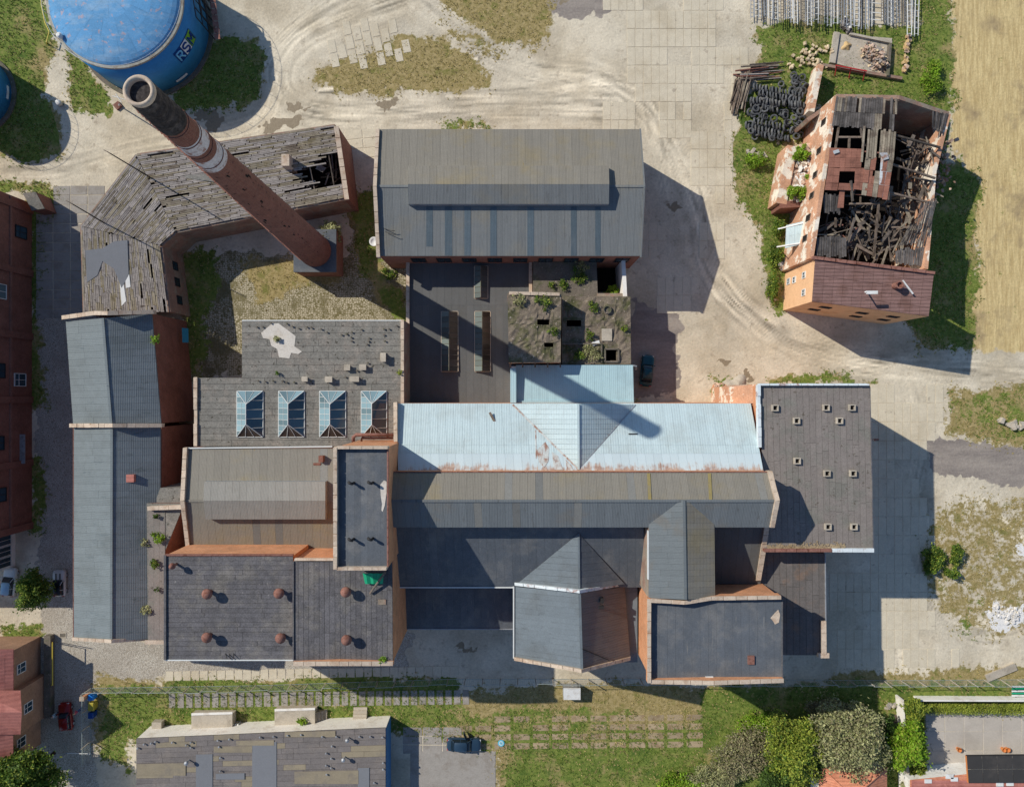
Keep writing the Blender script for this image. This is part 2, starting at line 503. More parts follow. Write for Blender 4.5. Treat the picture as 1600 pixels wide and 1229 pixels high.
M['tyre'] = weathered('old_tyre_rubber', lin(82, 84, 86), lin(108, 106, 102), .5, 1.5, .25, .25, .85)
M['rubber'] = plain('car_tyre_rubber', lin(36, 36, 38), .8)
M['lime'] = weathered('white_lime', lin(226, 222, 216), lin(200, 194, 184), .5, 1.0, .1, 0, .95, bumps=.6)
M['sandheap'] = weathered('yellow_sand', lin(206, 176, 128), lin(190, 160, 112), .5, 1.0, .1, 0, .95)
M['rubble'] = weathered('brick_rubble', lin(196, 172, 152), lin(172, 132, 110), .5, 2.5, .22, .25, .95)
M['green_tarp'] = plain('green_tarpaulin', lin(36, 160, 116), .5)
M['teal'] = plain('teal_sheet', lin(56, 140, 158), .6)
M['red_paint'] = weathered('red_machine_paint', lin(186, 58, 60), lin(160, 70, 60), .4, 1.5, .1, 0, .6)
M['yellow_pipe'] = plain('yellow_gas_pipe', lin(204, 180, 70), .5)
M['bin_blue'] = plain('blue_plastic', lin(40, 132, 214), .45)
M['bin_yellow'] = plain('olive_yellow_plastic', lin(176, 160, 62), .45)
M['dark_solar'] = weathered('dark_glazed_roof', lin(66, 64, 62), lin(78, 74, 70), .5, .4, .06, .08, .35)
M['orange_pot'] = plain('terracotta', lin(206, 130, 74), .7)
M['paver'] = weathered('pale_pavers', lin(186, 178, 168), lin(176, 168, 158), .5, .3, .06, .04, .92)
M['puddle'] = plain('muddy_puddle_water', lin(96, 88, 74), .12)
M['soil'] = weathered('brown_soil', lin(164, 146, 118), lin(140, 120, 92), .5, .8, .15, .12, .95)
M['leaf_green'] = leafmat('green_leaf', lin(66, 92, 34), lin(104, 132, 50))
M['leaf_bright'] = leafmat('bright_leaf', lin(98, 136, 30), lin(150, 186, 52))
M['leaf_yellow'] = leafmat('yellow_green_leaf', lin(120, 138, 46), lin(170, 176, 74))
M['leaf_olive'] = leafmat('olive_willow_leaf', lin(132, 138, 86), lin(194, 192, 140))
M['leaf_dark'] = leafmat('dark_green_leaf', lin(60, 86, 40), lin(92, 118, 54))
M['leaf_grey'] = leafmat('grey_twig_leaf', lin(124, 120, 88), lin(166, 154, 122))
M['bark'] = weathered('bark', lin(98, 82, 68), lin(76, 64, 54), .5, 2.0, .2, .1, .95)
M['grass_blade'] = leafmat('grass_blade', lin(84, 112, 40), lin(132, 148, 64), .2)
M['grass_dry'] = leafmat('dry_grass_blade', lin(158, 144, 92), lin(190, 172, 116), .2)
M['skin'] = plain('skin', lin(214, 168, 140), .6)

# pale sheet metal with rust streaks where the roof meets the high wall
def rust_edge():
    t = NT('pale_sheet_with_rust_streaks')
    sx = t.n('SeparateXYZ'); t.L(t.pos(), sx.inputs[0])
    near = t.rng(sx.outputs[1], -7.5, -9.3, 0, 1)
    near = t.math('MULTIPLY', near, t.rng(t.noise(.5, 3, .6), .3, .7, .3, 1.1))
    st = t.noise(1.0, 3, .7, stretch=(3.2, .35, .35))
    f = t.ramp(t.math('ADD', t.math('MULTIPLY', near, .5), t.math('MULTIPLY', st, .5)), .42, .6)
    c = t.mix(t.math('MULTIPLY', f, .85), lin(188, 203, 208), t.mix(t.ramp(t.noise(2.5, 3, .7), .4, .6), lin(150, 112, 92), lin(178, 150, 130)))
    oi = t.n('ObjectInfo')
    c = t.scale(c, t.rng(oi.outputs['Random'], 0, 1, .96, 1.04))
    return t.done(c, .55)
M['white_rust'] = rust_edge()
M['felt_garage'] = weathered('patched_grey_brown_felt', lin(120, 114, 111), lin(130, 122, 116), .5, .4, .14, .08, .92, streak=(lin(98, 93, 92), (.25, 2.5, 1), .6))

M['seam'] = plain('dark_tar_seam', lin(62, 58, 54), .9)
M['peach'] = weathered('peach_render', lin(226, 182, 140), lin(210, 162, 120), .4, .4, .08, .03, .9)
M['lichen'] = weathered('yellow_lichen_strip', lin(142, 128, 84), lin(130, 122, 100), .5, .8, .1, .1, .9)

M['glass_court'] = glassmat('dusty_green_glass', lin(92, 101, 96), .6)
M['bare_screed'] = weathered('bare_pale_screed', lin(206, 199, 188), lin(188, 178, 164), .5, .8, .1, 0, .95)

M['monitor_roof'] = weathered('pale_monitor_sheet', lin(142, 139, 132), lin(132, 128, 120), .4, .3, .06, .04, .75, wave=('X', .18, .04))
M['alt_light'] = weathered('replaced_pale_sheet', lin(128, 127, 122), lin(126, 122, 114), .4, .4, .08, .05, .7)
M['alt_dark'] = weathered('older_dark_sheet', lin(112, 112, 109), lin(110, 107, 101), .4, .4, .08, .05, .8)

M['white_rust2'] = weathered('flaking_rusty_sheet', lin(186, 190, 188), lin(150, 118, 104), .6, 1.2, .1, 0, .8, streak=(lin(146, 112, 98), (2.5, .4, 1), .52))
# ------------------------------------------------------------------ ground sheet with painted-in surface kinds
def axis(lo, hi, step, far):
    core = np.arange(lo, hi + step, step)
    a = lo - np.geomspace(step * 3, far, 14)[::-1]
    b = core[-1] + np.geomspace(step * 3, far, 14)
    return np.concatenate([a, core, b])
GX = axis(-80, 80, .27, 700)
GY = axis(-63, 63, .27, 700)
XX, YY = np.meshgrid(GX, GY)
PXX = XX / S + 800
PYY = 614.5 - YY / S
_sm = np.random.default_rng(3)
def vnoise(px, py, cell, seed):
    r = np.random.default_rng(seed)
    t = r.random((256, 256))
    x = px / cell + 1000; y = py / cell + 1000
    xi = np.floor(x).astype(int); yi = np.floor(y).astype(int)
    fx = x - xi; fy = y - yi
    fx = fx * fx * (3 - 2 * fx); fy = fy * fy * (3 - 2 * fy)
    g = lambda a, b: t[a % 256, b % 256]
    return (g(xi, yi) * (1 - fx) + g(xi + 1, yi) * fx) * (1 - fy) + (g(xi, yi + 1) * (1 - fx) + g(xi + 1, yi + 1) * fx) * fy
WXX = PXX + (vnoise(PXX, PYY, 30, 31) - .5) * 14 + (vnoise(PXX, PYY, 9, 32) - .5) * 9 + (vnoise(PXX, PYY, 4, 35) - .5) * 9
WYY = PYY + (vnoise(PXX, PYY, 30, 33) - .5) * 14 + (vnoise(PXX, PYY, 9, 34) - .5) * 9 + (vnoise(PXX, PYY, 4, 36) - .5) * 9
def pmask(poly, soft=6.0, px=None, py=None):
    px = WXX if px is None else px; py = WYY if py is None else py
    out = np.zeros(px.shape)
    p = np.array(poly, float)
    x0, y0 = p.min(0) - soft * 2; x1, y1 = p.max(0) + soft * 2
    sel = (px > x0) & (px < x1) & (py > y0) & (py < y1)
    X = px[sel]; Y = py[sel]
    if len(X) == 0: return out
    d = np.full(len(X), 1e9); ins = np.zeros(len(X), bool)
    n = len(p)
    for i in range(n):
        a = p[i]; b = p[(i + 1) % n]
        e = b - a
        t = np.clip(((X - a[0]) * e[0] + (Y - a[1]) * e[1]) / max(e @ e, 1e-9), 0, 1)
        d = np.minimum(d, np.hypot(X - a[0] - t * e[0], Y - a[1] - t * e[1]))
        c = ((a[1] > Y) != (b[1] > Y))
        with np.errstate(divide='ignore', invalid='ignore'):
            ins ^= c & (X < (b[0] - a[0]) * (Y - a[1]) / (b[1] - a[1] + 1e-12) + a[0])
    sd = np.where(ins, d, -d)
    out[sel] = np.clip(.5 + sd / (2 * soft), 0, 1)
    return out
def pline(pts, px=None, py=None):
    px = PXX if px is None else px; py = PYY if py is None else py
    d = np.full(px.shape, 1e9); sg = np.zeros(px.shape)
    p = np.array(pts, float)
    # smooth the line
    q = [p[0]]
    for i in range(len(p) - 1):
        p0 = p[max(i - 1, 0)]; p1 = p[i]; p2 = p[i + 1]; p3 = p[min(i + 2, len(p) - 1)]
        for t in (.25, .5, .75, 1):
            q.append(.5 * ((2 * p1) + (-p0 + p2) * t + (2 * p0 - 5 * p1 + 4 * p2 - p3) * t * t + (-p0 + 3 * p1 - 3 * p2 + p3) * t ** 3))
    q = np.array(q)
    for i in range(len(q) - 1):
        a = q[i]; e = q[i + 1] - a
        t = np.clip(((px - a[0]) * e[0] + (py - a[1]) * e[1]) / max(e @ e, 1e-9), 0, 1)
        dx = px - a[0] - t * e[0]; dy = py - a[1] - t * e[1]
        dd = np.hypot(dx, dy)
        s = np.sign(e[0] * dy - e[1] * dx)
        m = dd < d
        d[m] = dd[m]; sg[m] = s[m]
    return d * sg

GRASS = [  # green growth
    [(-300, -250), (85, -250), (76, 30), (88, 80), (82, 96), (70, 100), (76, 150), (100, 190), (102, 236), (60, 248), (-300, 250)],
    [(98, 78), (122, 88), (168, 150), (172, 170), (164, 184), (122, 176), (106, 140)],
    [(265, 150), (330, 62), (404, 55), (415, 100), (405, 148), (372, 162), (300, 174), (272, 166)],
    [(-60, 282), (80, 284), (96, 300), (84, 342), (66, 352), (70, 430), (56, 500), (68, 520), (72, 640), (48, 650), (44, 300), (-60, 300)],
    [(46, 716), (64, 720), (72, 770), (66, 830), (50, 830)],
    [(548, 300), (592, 296), (592, 420), (640, 470), (632, 502), (596, 470), (560, 432), (548, 330)],
    [(285, 395), (335, 380), (345, 430), (320, 500), (318, 590), (285, 590)],
    [(1150, 180), (1190, 110), (1268, 120), (1262, 225), (1200, 225), (1165, 200)],
    [(1176, 40), (1260, 30), (1440, 40), (1425, -60), (1488, -60), (1490, 160), (1478, 190), (1480, 240), (1300, 190), (1268, 150), (1232, 120), (1150, 180), (1190, 100)],
    [(1148, 214), (1165, 196), (1232, 225), (1226, 300), (1244, 390), (1222, 484), (1206, 492), (1196, 420), (1180, 340), (1142, 280)],
    [(1462, 240), (1530, 270), (1526, 545), (1440, 545), (1420, 505)],
    [(1480, 614), (1560, 610), (1640, 616), (1640, 694), (1560, 688), (1490, 672), (1478, 650)],
    [(1440, 840), (1462, 830), (1476, 870), (1500, 850), (1508, 880), (1490, 908), (1450, 905)],
    [(1500, 965), (1530, 930), (1520, 1000), (1485, 990)],
    [(160, 1075), (262, 1070), (290, 1096), (620, 1100), (640, 1140), (760, 1128), (1450, 1128), (1450, 1350), (800, 1350), (790, 1215), (800, 1175), (640, 1142), (600, 1148), (200, 1160), (205, 1200), (160, 1180)],
    [(1086, 1072), (1450, 1062), (1700, 1070), (1700, 1110), (1440, 1110), (1440, 1180), (1086, 1180)],
    [(600, 1094), (760, 1112), (1000, 1106), (1000, 1114), (760, 1128), (640, 1140)],
    [(1200, 588), (1270, 585), (1370, 594), (1370, 600), (1200, 602)],
    [(1110, 590), (1160, 592), (1190, 600), (1150, 612), (1112, 608)],
    [(690, 196), (760, 194), (765, 204), (690, 204)],
    [(0, 975), (62, 972), (62, 1000), (0, 1004)],
    [(258, 1062), (720, 1056), (720, 1110), (258, 1112)],
    [(0, 905), (20, 906), (20, 924), (0, 926)],
]
DRY = [   # dry, yellow-brown growth
    [(488, 112), (512, 98), (560, 86), (626, 58), (702, 64), (762, 106), (764, 130), (740, 138), (690, 143), (600, 149), (550, 146), (498, 132)],
    [(650, -40), (690, 12), (740, 40), (782, 68), (842, 70), (868, 45), (862, -40)],
    [(690, 40), (720, 50), (790, 82), (785, 88), (735, 70)],
    [(150, 1055), (262, 1062), (262, 1082), (180, 1100), (160, 1180), (206, 1200), (190, 1170), (170, 1190), (146, 1150)],
    [(1478, 610), (1640, 606), (1640, 700), (1560, 694), (1480, 676)],
    [(1455, 800), (1500, 770), (1560, 775), (1700, 770), (1700, 960), (1560, 1000), (1490, 985), (1445, 930), (1440, 850)],
    [(600, 1084), (900, 1070), (1450, 1060), (1450, 1200), (800, 1200), (760, 1150), (640, 1140)],
    [(260, 1062), (700, 1058), (700, 1068), (260, 1080)],
    [(1160, 195), (1195, 60), (1300, 60), (1290, 110), (1240, 130), (1160, 180)],
    [(380, 410), (470, 402), (545, 436), (470, 448), (400, 480)],
    [(1290, 1050), (1700, 1040), (1700, 1075), (1290, 1075)],
    [(740, 1138), (805, 1134), (805, 1330), (765, 1330), (778, 1185), (760, 1168)],
]
FIELD = [[(1492, -400), (3000, -400), (3000, 560), (1560, 548), (1518, 540), (1530, 280), (1486, 240)]]
GREY = [  # asphalt and grey gravel
    [(1446, 682), (1490, 686), (1560, 694), (1800, 690), (1800, 768), (1540, 758), (1460, 736)],
    [(1196, 62), (1245, 52), (1250, 70), (1225, 92), (1198, 90)],
    [(985, 470), (1062, 476), (1062, 610), (985, 625)],
    [(820, -20), (1000, -20), (960, 20), (880, 30), (830, 20)],
]
COBBLE = [
    [(54, 486), (180, 486), (180, 1000), (330, 1006), (330, 1052), (150, 1066), (140, 1100), (60, 1100), (60, 830), (54, 830)],
    [(55, 1060), (150, 1060), (150, 1400), (55, 1400)],
    [(640, 990), (640, 1050), (300, 1052), (300, 1000)],
]
HEX = [[(285, 395), (640, 400), (640, 520), (285, 600)], [(548, 300), (592, 300), (592, 430), (548, 400)]]
WET = [[(586, 162), (596, 155), (612, 153), (624, 160), (615, 170), (600, 174), (588, 168)],
       [(444, 172), (456, 162), (472, 170), (490, 172), (470, 180), (452, 182)],
       [(405, 196), (440, 188), (486, 190), (470, 200), (430, 204), (404, 206)],
       [(305, 178), (322, 172), (340, 172), (352, 186), (340, 210), (320, 208), (328, 192), (312, 190)],
       [(1163, 592), (1166, 578), (1174, 574), (1178, 582), (1172, 592)],
       [(870, -10), (890, -8), (884, 6), (872, 4)], [(1040, 320), (1052, 312), (1066, 322), (1054, 334)], [(1320, 905), (1332, 900), (1338, 915), (1326, 922)],
       [(700, 1010), (725, 1007), (760, 1010), (735, 1015)], [(1120, 560), (1132, 556), (1138, 566), (1126, 570)]]
def combine(polys, soft):
    a = np.zeros(PXX.shape)
    for p in polys:
        a = np.maximum(a, pmask(p, soft))
    return a
A_grass = combine(GRASS, 13); A_dry = combine(DRY, 16); A_field = combine(FIELD, 13); A_grey = combine(GREY, 6)
A_cob = combine(COBBLE, 3); A_hex = combine(HEX, 5); A_wet = combine(WET, 2.5)
# dirt path through the grass beside the tank
A_dry = np.maximum(A_dry, A_grass * .92)
A_grass *= .66 + .62 * vnoise(PXX, PYY, 42, 51) * (.6 + .8 * vnoise(PXX, PYY, 14, 52))
A_dry *= 1 - .42 * pmask([(1430, 740), (1720, 740), (1720, 1010), (1430, 1010)], 10)
A_grass *= 1 - .48 * pmask([(1470, 600), (1720, 600), (1720, 1010), (1430, 1010)], 10)
A_lime = combine([[(1540, 955), (1556, 935), (1566, 950), (1580, 946), (1600, 940), (1600, 965), (1585, 985), (1560, 980), (1545, 975)], [(1584, 858), (1600, 852), (1604, 866), (1590, 868)]], 8)
A_grass *= np.clip((np.abs(pline([(92, 84), (96, 110), (104, 150), (112, 190)])) - 3) / 5, 0, 1)
A_grass *= np.clip((np.abs(pline([(66, 80), (74, 120), (84, 160), (96, 200), (100, 240)])) - 3) / 5, 0, 1)
# wheel tracks: tone of the loose dust
tone = np.zeros(PXX.shape)
for pts, wid, sp, amp in (
    ([(700, -30), (560, 20), (470, 62), (436, 115), (456, 160), (540, 178), (680, 172), (830, 168), (960, 168)], 26, 9.0, .16),
    ([(560, -20), (470, 40), (420, 100), (425, 150), (400, 190), (300, 215), (200, 235), (90, 262), (-40, 262)], 20, 8.0, .12),
    ([(640, -10), (720, 50), (820, 105), (930, 122), (1000, 165), (1050, 235), (1090, 320), (1110, 420), (1180, 500), (1300, 556), (1620, 590)], 24, 9.0, .13),
    ([(700, 150), (820, 146), (940, 128), (1010, 150), (1030, 230), (1045, 300)], 18, 7.0, .12),
    ([(1436, 800), (1460, 930), (1500, 978), (1560, 990), (1620, 968)], 20, 6.0, .16),
    ([(1120, 440), (1200, 520), (1330, 572), (1620, 600)], 18, 8.0, .1),
    ([(1420, 600), (1440, 700), (1420, 800), (1400, 900), (1410, 1050)], 16, 8.0, .08),
    ([(1540, 780), (1590, 830), (1650, 890)], 12, 9.0, .2),
    ([(500, 142), (600, 132), (700, 112), (744, 92)], 7, 6.0, .3),
):
    d = pline(pts)
    w = np.exp(-(d / wid) ** 2)
    n = vnoise(PXX, PYY, 26, 11)
    tone += 2.3 * amp * w * ((vnoise(d, (PXX * 1.3 + PYY) * .05, 2.4, 41) - .5) * 2.4 * (.4 + n) + (vnoise(d, (PXX - PYY) * .08, 6, 42) - .5) * 1.4)
tone += (vnoise(PXX, PYY, 60, 5) - .5) * .26 + (vnoise(PXX, PYY, 17, 6) - .5) * .16 + (vnoise(PXX, PYY, 5, 7) - .5) * .1

vv = np.stack([XX, YY, np.zeros_like(XX)], -1).reshape(-1, 3)
ny, nx = XX.shape
idx = np.arange(nx * ny).reshape(ny, nx)
quads = np.stack([idx[:-1, :-1], idx[:-1, 1:], idx[1:, 1:], idx[1:, :-1]], -1).reshape(-1, 4)
me = bpy.data.meshes.new('ground')
me.vertices.add(len(vv)); me.vertices.foreach_set('co', vv.astype(np.float32).ravel())
me.loops.add(quads.size); me.loops.foreach_set('vertex_index', quads.astype(np.int32).ravel())
me.polygons.add(len(quads))
me.polygons.foreach_set('loop_start', np.arange(0, quads.size, 4, dtype=np.int32))
me.polygons.foreach_set('loop_total', np.full(len(quads), 4, dtype=np.int32))
me.update(calc_edges=True)
for nm, arr in (('grass', A_grass), ('dry', A_dry), ('field', A_field), ('grey', A_grey), ('cobble', A_cob), ('hexa', A_hex), ('wet', A_wet), ('lime', A_lime), ('tone', tone)):
    at = me.attributes.new(nm, 'FLOAT', 'POINT')
    at.data.foreach_set('value', arr.astype(np.float32).ravel())

t = NT('yard_ground')
NZ = t.noise(1.7, 4, .8)
def att(nm):
    a = t.n('Attribute'); a.attribute_name = nm
    return a.outputs['Fac']
def edge(nm, sc, amt, lo=.38, hi=.62):
    return t.ramp(t.math('ADD', att(nm), t.math('ADD', t.math('MULTIPLY', t.math('SUBTRACT', t.noise(sc, 4, .7), .5), amt), t.math('MULTIPLY', t.math('SUBTRACT', NZ, .5), amt * .8))), lo, hi)
fine = t.noise(3.0, 5, .75)
dirt = t.mix(t.ramp(t.noise(.12, 3, .6), .4, .65), lin(209, 198, 176), lin(191, 178, 154))
dirt = t.mix(t.ramp(t.noise(.9, 4, .7), .54, .72), dirt, lin(174, 161, 140))
dirt = t.scale(dirt, t.math('ADD', 1.0, att('tone')))
# stubble field: rows running north-south
fld = t.mix(t.ramp(t.noise(1.0, 6, .75, stretch=(2.6, .25, 1)), .35, .65), lin(216, 194, 142), lin(184, 160, 112))
fld = t.mix(t.ramp(t.noise(.16, 3, .7), .5, .72), fld, lin(160, 140, 106))
fld = t.mix(t.ramp(t.noise(.5, 4, .75), .62, .74), fld, lin(128, 128, 66))
c = t.mix(edge('field', .6, .5), dirt, fld)
# grey gravel / asphalt
gr = t.mix(t.ramp(t.noise(.35, 6, .7, stretch=(.4, 1.6, 1)), .35, .65), lin(158, 148, 138), lin(136, 127, 120))
c = t.mix(edge('grey', .5, .5), c, gr)
# cobbles
vo = t.n('TexVoronoi'); vo.feature = 'DISTANCE_TO_EDGE'; vo.inputs['Scale'].default_value = 4.4
t.L(t.pos(), vo.inputs['Vector'])
cob = t.mix(t.ramp(vo.outputs['Distance'], .03, .14), lin(150, 141, 127), t.mix(t.ramp(t.noise(.3, 4, .7), .35, .65), lin(198, 191, 177), lin(178, 169, 155)))
c = t.mix(edge('cobble', .8, .3), c, cob)
hx = t.n('TexVoronoi'); hx.feature = 'DISTANCE_TO_EDGE'; hx.inputs['Scale'].default_value = 3.3; hx.inputs['Randomness'].default_value = .6
t.L(t.pos(), hx.inputs['Vector'])
hexc = t.mix(t.ramp(hx.outputs['Distance'], .04, .16), lin(112, 104, 70), t.mix(t.ramp(t.noise(.25, 3, .7), .45, .62), lin(184, 174, 150), lin(120, 112, 84)))
c = t.mix(edge('hexa', .5, .4), c, hexc)
# growth
dryc = t.mix(t.ramp(NZ, .35, .66), lin(172, 154, 110), lin(138, 124, 76))
dryc = t.mix(t.ramp(t.noise(.5, 6, .7), .52, .66), dryc, lin(120, 118, 62))
c = t.mix(edge('dry', .45, 1.2, .42, .62), c, dryc)
grc = t.mix(t.ramp(t.noise(2.2, 4, .75), .35, .65), lin(94, 114, 46), lin(130, 138, 68))
grc = t.mix(t.ramp(t.noise(.35, 3, .7), .5, .7), grc, lin(74, 98, 38))
grc = t.mix(t.ramp(t.noise(.22, 4, .7), .5, .68), grc, lin(158, 142, 96))
c = t.mix(edge('grass', .4, 1.3, .44, .6), c, grc)
c = t.mix(edge('lime', 1.1, 1.1, .45, .58), c, lin(228, 225, 220))
c = t.mix(edge('wet', 1.0, .35), c, lin(142, 128, 106))
c = t.scale(c, t.rng(fine, .28, .72, .82, 1.18))
t.bump(t.math('ADD', fine, t.math('MULTIPLY', NZ, 1.5)), .4, .12)
M['ground'] = t.done(c, t.rng(edge('wet', 1.0, .35), 0, 1, .95, .5))
me.materials.append(M['ground'])
g = bpy.data.objects.new('ground', me); COL.objects.link(g)
props(g, 'dusty beige yard ground with dry grass, cobbles and stubble field', kind='structure')

# ------------------------------------------------------------------ concrete slabs, each a piece of its paving
def inside(poly, x, y):
    return pmask(poly, .5, np.array([float(x)]), np.array([float(y)]))[0] > .5
def paving(name, label, poly, x0, y0, cw, rh, mat, ang=0.0, gap=.05, skip=.03, base=True, off=0.0, th=.035, jit=.012, limit=300, dust=None):
    o = bpy.data.objects.new(name, None); COL.objects.link(o)
    p = np.array(poly, float); c = p.mean(0)
    o.location = P(c[0], c[1]); ORG[o.name] = Vector(o.location)
    props(o, label, kind='structure')
    ca, sa = math.cos(ang), math.sin(ang)
    n = 0
    big = int(max(p[:, 0].max() - p[:, 0].min(), p[:, 1].max() - p[:, 1].min()) / min(cw, rh)) + 3
    cells = []
    for i in range(-big, big):
        for j in range(-big, big):
            u = (i + .5) * cw; v = (j + .5) * rh + (off * rh if i % 2 else 0)
            x = x0 + u * ca - v * sa; y = y0 + u * sa + v * ca
            if inside(poly, x, y) and random.random() > skip and (dust is None or vnoise(np.array([x]), np.array([y]), 46, dust)[0] < .52):
                cells.append((x, y))
    cells = cells[:limit]
    w = cw * S - gap; l = rh * S - gap
    bev = min(.03, w * .1)
    mes = []
    for k in range(6):
        mb = MB()
        jx = [random.uniform(-.03, .03) for _ in range(8)]
        b = [Vector((sx * w / 2 + jx[q], sy * l / 2 + jx[q + 4], -.03)) for q, (sx, sy) in enumerate(((-1, -1), (1, -1), (1, 1), (-1, 1)))]
        tz = [random.uniform(0, jit) for _ in range(4)]
        tt = [Vector((v_.x * (1 - bev), v_.y * (1 - bev), th + tz[q])) for q, v_ in enumerate(b)]
        mb.hexa(b, tt)
        m_ = bpy.data.meshes.new('slab'); m_.from_pydata(mb.v, [], mb.f); m_.materials.append(mat); mes.append(m_)
    for x, y in cells:
        s_ = bpy.data.objects.new('slab', random.choice(mes)); COL.objects.link(s_)
        s_.parent = o
        s_.location = P(x, y) - o.location
        s_.rotation_euler = (0, 0, -ang)
    return o
YARD_N = [(942, -40), (1178, -40), (1178, 30), (1184, 60), (1182, 120), (1150, 170), (1148, 205), (940, 205), (940, 140), (985, 120), (985, 60), (950, 40)]
YARD_M = [(1000, 205), (1146, 205), (1140, 270), (1130, 330), (1135, 470), (1010, 486), (1000, 478)]
YARD_E = [(1365, 600), (1476, 600), (1474, 690), (1445, 700), (1440, 780), (1458, 840), (1462, 940), (1480, 985), (1500, 1030), (1480, 1052), (1294, 1050), (1296, 870), (1365, 862)]
paving('concrete_yard', 'pale concrete slab yard north of the long hall', YARD_N, 942, -40, 12.6, 28.5, M['slab'], gap=.022, dust=3)
paving('concrete_yard', 'pale concrete slab yard in the shadow beside the long hall', YARD_M, 1000, 205, 13.2, 28.5, M['slab'], gap=.022, dust=8)
paving('concrete_yard', 'pale concrete slab yard east of the tall flat roofed block', YARD_E, 1296, 600, 12.7, 29.5, M['slab'], gap=.022, dust=4)
paving('slab_lane', 'concrete slab lane in the alley below the red brick wall', [(58, 336), (72, 330), (84, 290), (150, 285), (190, 480), (130, 494), (56, 494)], 56, 290, 27, 14.8, M['slab_grey'], gap=.06, skip=.02)
paving('slab_strip', 'row of short slabs above the mesh fence', [(258, 1049), (720, 1040), (720, 1062), (258, 1066)], 258, 1048, 13.5, 16, M['slab'], gap=.12, skip=0, ang=-.02)
paving('slab_strip', 'row of slabs with grass joints below the mesh fence', [(262, 1080), (730, 1074), (730, 1104), (262, 1110)], 262, 1081, 13.5, 26, M['slab_grey'], gap=.3, skip=0, ang=-.012)
paving('slab_remains', 'half buried broken slabs at the oval weed patch', [(505, 55), (520, 40), (600, 36), (655, 55), (630, 80), (625, 98), (520, 104)], 505, 40, 14.2, 23, M['slab'], ang=-.2, gap=.22, skip=.22, off=.5)
paving('slab_path', 'few cracked slabs between plank roof building and long hall', [(538, 206), (590, 202), (590, 246), (560, 240), (545, 225)], 538, 204, 28, 15, M['slab'], ang=-.08, gap=.1, skip=0)
paving('slab_apron', 'cracked concrete slabs under the dark blue car', [(632, 1136), (735, 1134), (735, 1170), (632, 1172)], 660, 1135, 31, 14, M['slab_grey'], gap=.1, skip=0)
paving('garden_beds', 'overgrown paving with grass lines on the south lawn', [(700, 1128), (820, 1116), (1090, 1112), (1092, 1166), (800, 1172), (720, 1176)], 800, 1116, 30, 14, M['soil'], gap=.4, skip=.16, ang=-.01, th=.012)
paving('concrete_drive', 'plain pale concrete drive below the dark blue car', [(640, 1172), (776, 1172), (780, 1400), (640, 1400)], 640, 1172, 136, 120, M['slab_grey'], gap=.06, skip=0)
paving('paved_court', 'pale paved court inside the clipped hedge', [(1446, 1112), (1760, 1112), (1760, 1420), (1446, 1420)], 1446, 1112, 30, 30, M['paver'], gap=.012, skip=0, jit=.004)

# ------------------------------------------------------------------ grass as stuff
def tufts(name, label, amount, mask, mat, hmin, hmax, spread, keep=None):
    px = RNG.uniform(-60, 1660, amount); py = RNG.uniform(-60, 1290, amount)
    ix = np.clip(np.searchsorted(GX, (px - 800) * S), 0, nx - 1); iy = np.clip(np.searchsorted(GY, (614.5 - py) * S), 0, ny - 1)
    m = mask[iy, ix] + (vnoise(px, py, 9, 21) - .5) * .9 + (vnoise(px, py, 28, 22) - .5) * .5
    m = m + RNG.uniform(-.45, .45, amount)
    ok = (m > .58) & (mask[iy, ix] > .16)
    px = px[ok]; py = py[ok]
    n = len(px)
    base = np.stack([(px - 800) * S, (614.5 - py) * S, np.zeros(n)], -1)
    k = 4
    V = np.zeros((n, k, 3, 3), np.float32)
    hh = RNG.uniform(hmin, hmax, (n, 1)); 
    for j in range(k):
        a = RNG.uniform(0, 2 * np.pi, n)
        ln = RNG.uniform(.5, 1, n) * spread
        dx = np.cos(a); dy = np.sin(a)
        w = RNG.uniform(.03, .06, n)
        V[:, j, 0] = base + np.stack([-dy * w, dx * w, np.zeros(n)], -1)
        V[:, j, 1] = base + np.stack([dy * w, -dx * w, np.zeros(n)], -1)
        V[:, j, 2] = base + np.stack([dx * ln, dy * ln, hh[:, 0] * RNG.uniform(.6, 1, n)], -1)
    o = fast_mesh(name, V.reshape(-1, 3), 3, mat, kind='stuff')
    props(o, label, 'grass')
    return o
tufts('grass', 'short green grass on the verges and south lawn', 170000, A_grass * (1 - A_hex * .6), M['grass_blade'], .08, .3, .26)
tufts('dry_grass', 'dry yellow grass and weeds on the waste ground', 120000, A_dry * (1 - .5 * A_grass), M['grass_dry'], .06, .25, .26)
# ------------------------------------------------------------------ long hall (north) with roof monitor
def gable_x(parent, xa, xb, yN, yR, yS, hN, hR, hS, mat, n, lens=None, name='roof_sheet', z=.05, matS=None, th=.04):
    """ridge along x; photograph coordinates of eaves and ridge; sheets run down each slope. xa/xb: (north, ridge, south) x"""
    a = P(xa[0], yN, hN); b = P(xb[0], yN, hN); r0 = P(xa[1], yR, hR); r1 = P(xb[1], yR, hR); s0 = P(xa[2], yS, hS); s1 = P(xb[2], yS, hS)
    rf = slab(parent, 'roof', [a, b, r1, r0], .12, mat)
    rs = slab(parent, 'roof', [r0, r1, s1, s0], .12, matS or mat)
    mS = matS or mat
    sheets(rf, name, mat, a, b, r1, r0, n, 1, th=th, mats=[mat] * 22 + [M['alt_light'], M['alt_dark']])
    sheets(rs, name, mS, r0, r1, s1, s0, n, 1, th=th, mats=[mS] * 22 + [M['alt_light'], M['alt_dark']])
    MB().bar(r0 + Vector((0, 0, .1)), r1 + Vector((0, 0, .1)), .3, .06).build('ridge_cap', matS or mat, parent)
    return a, b, r0, r1, s0, s1
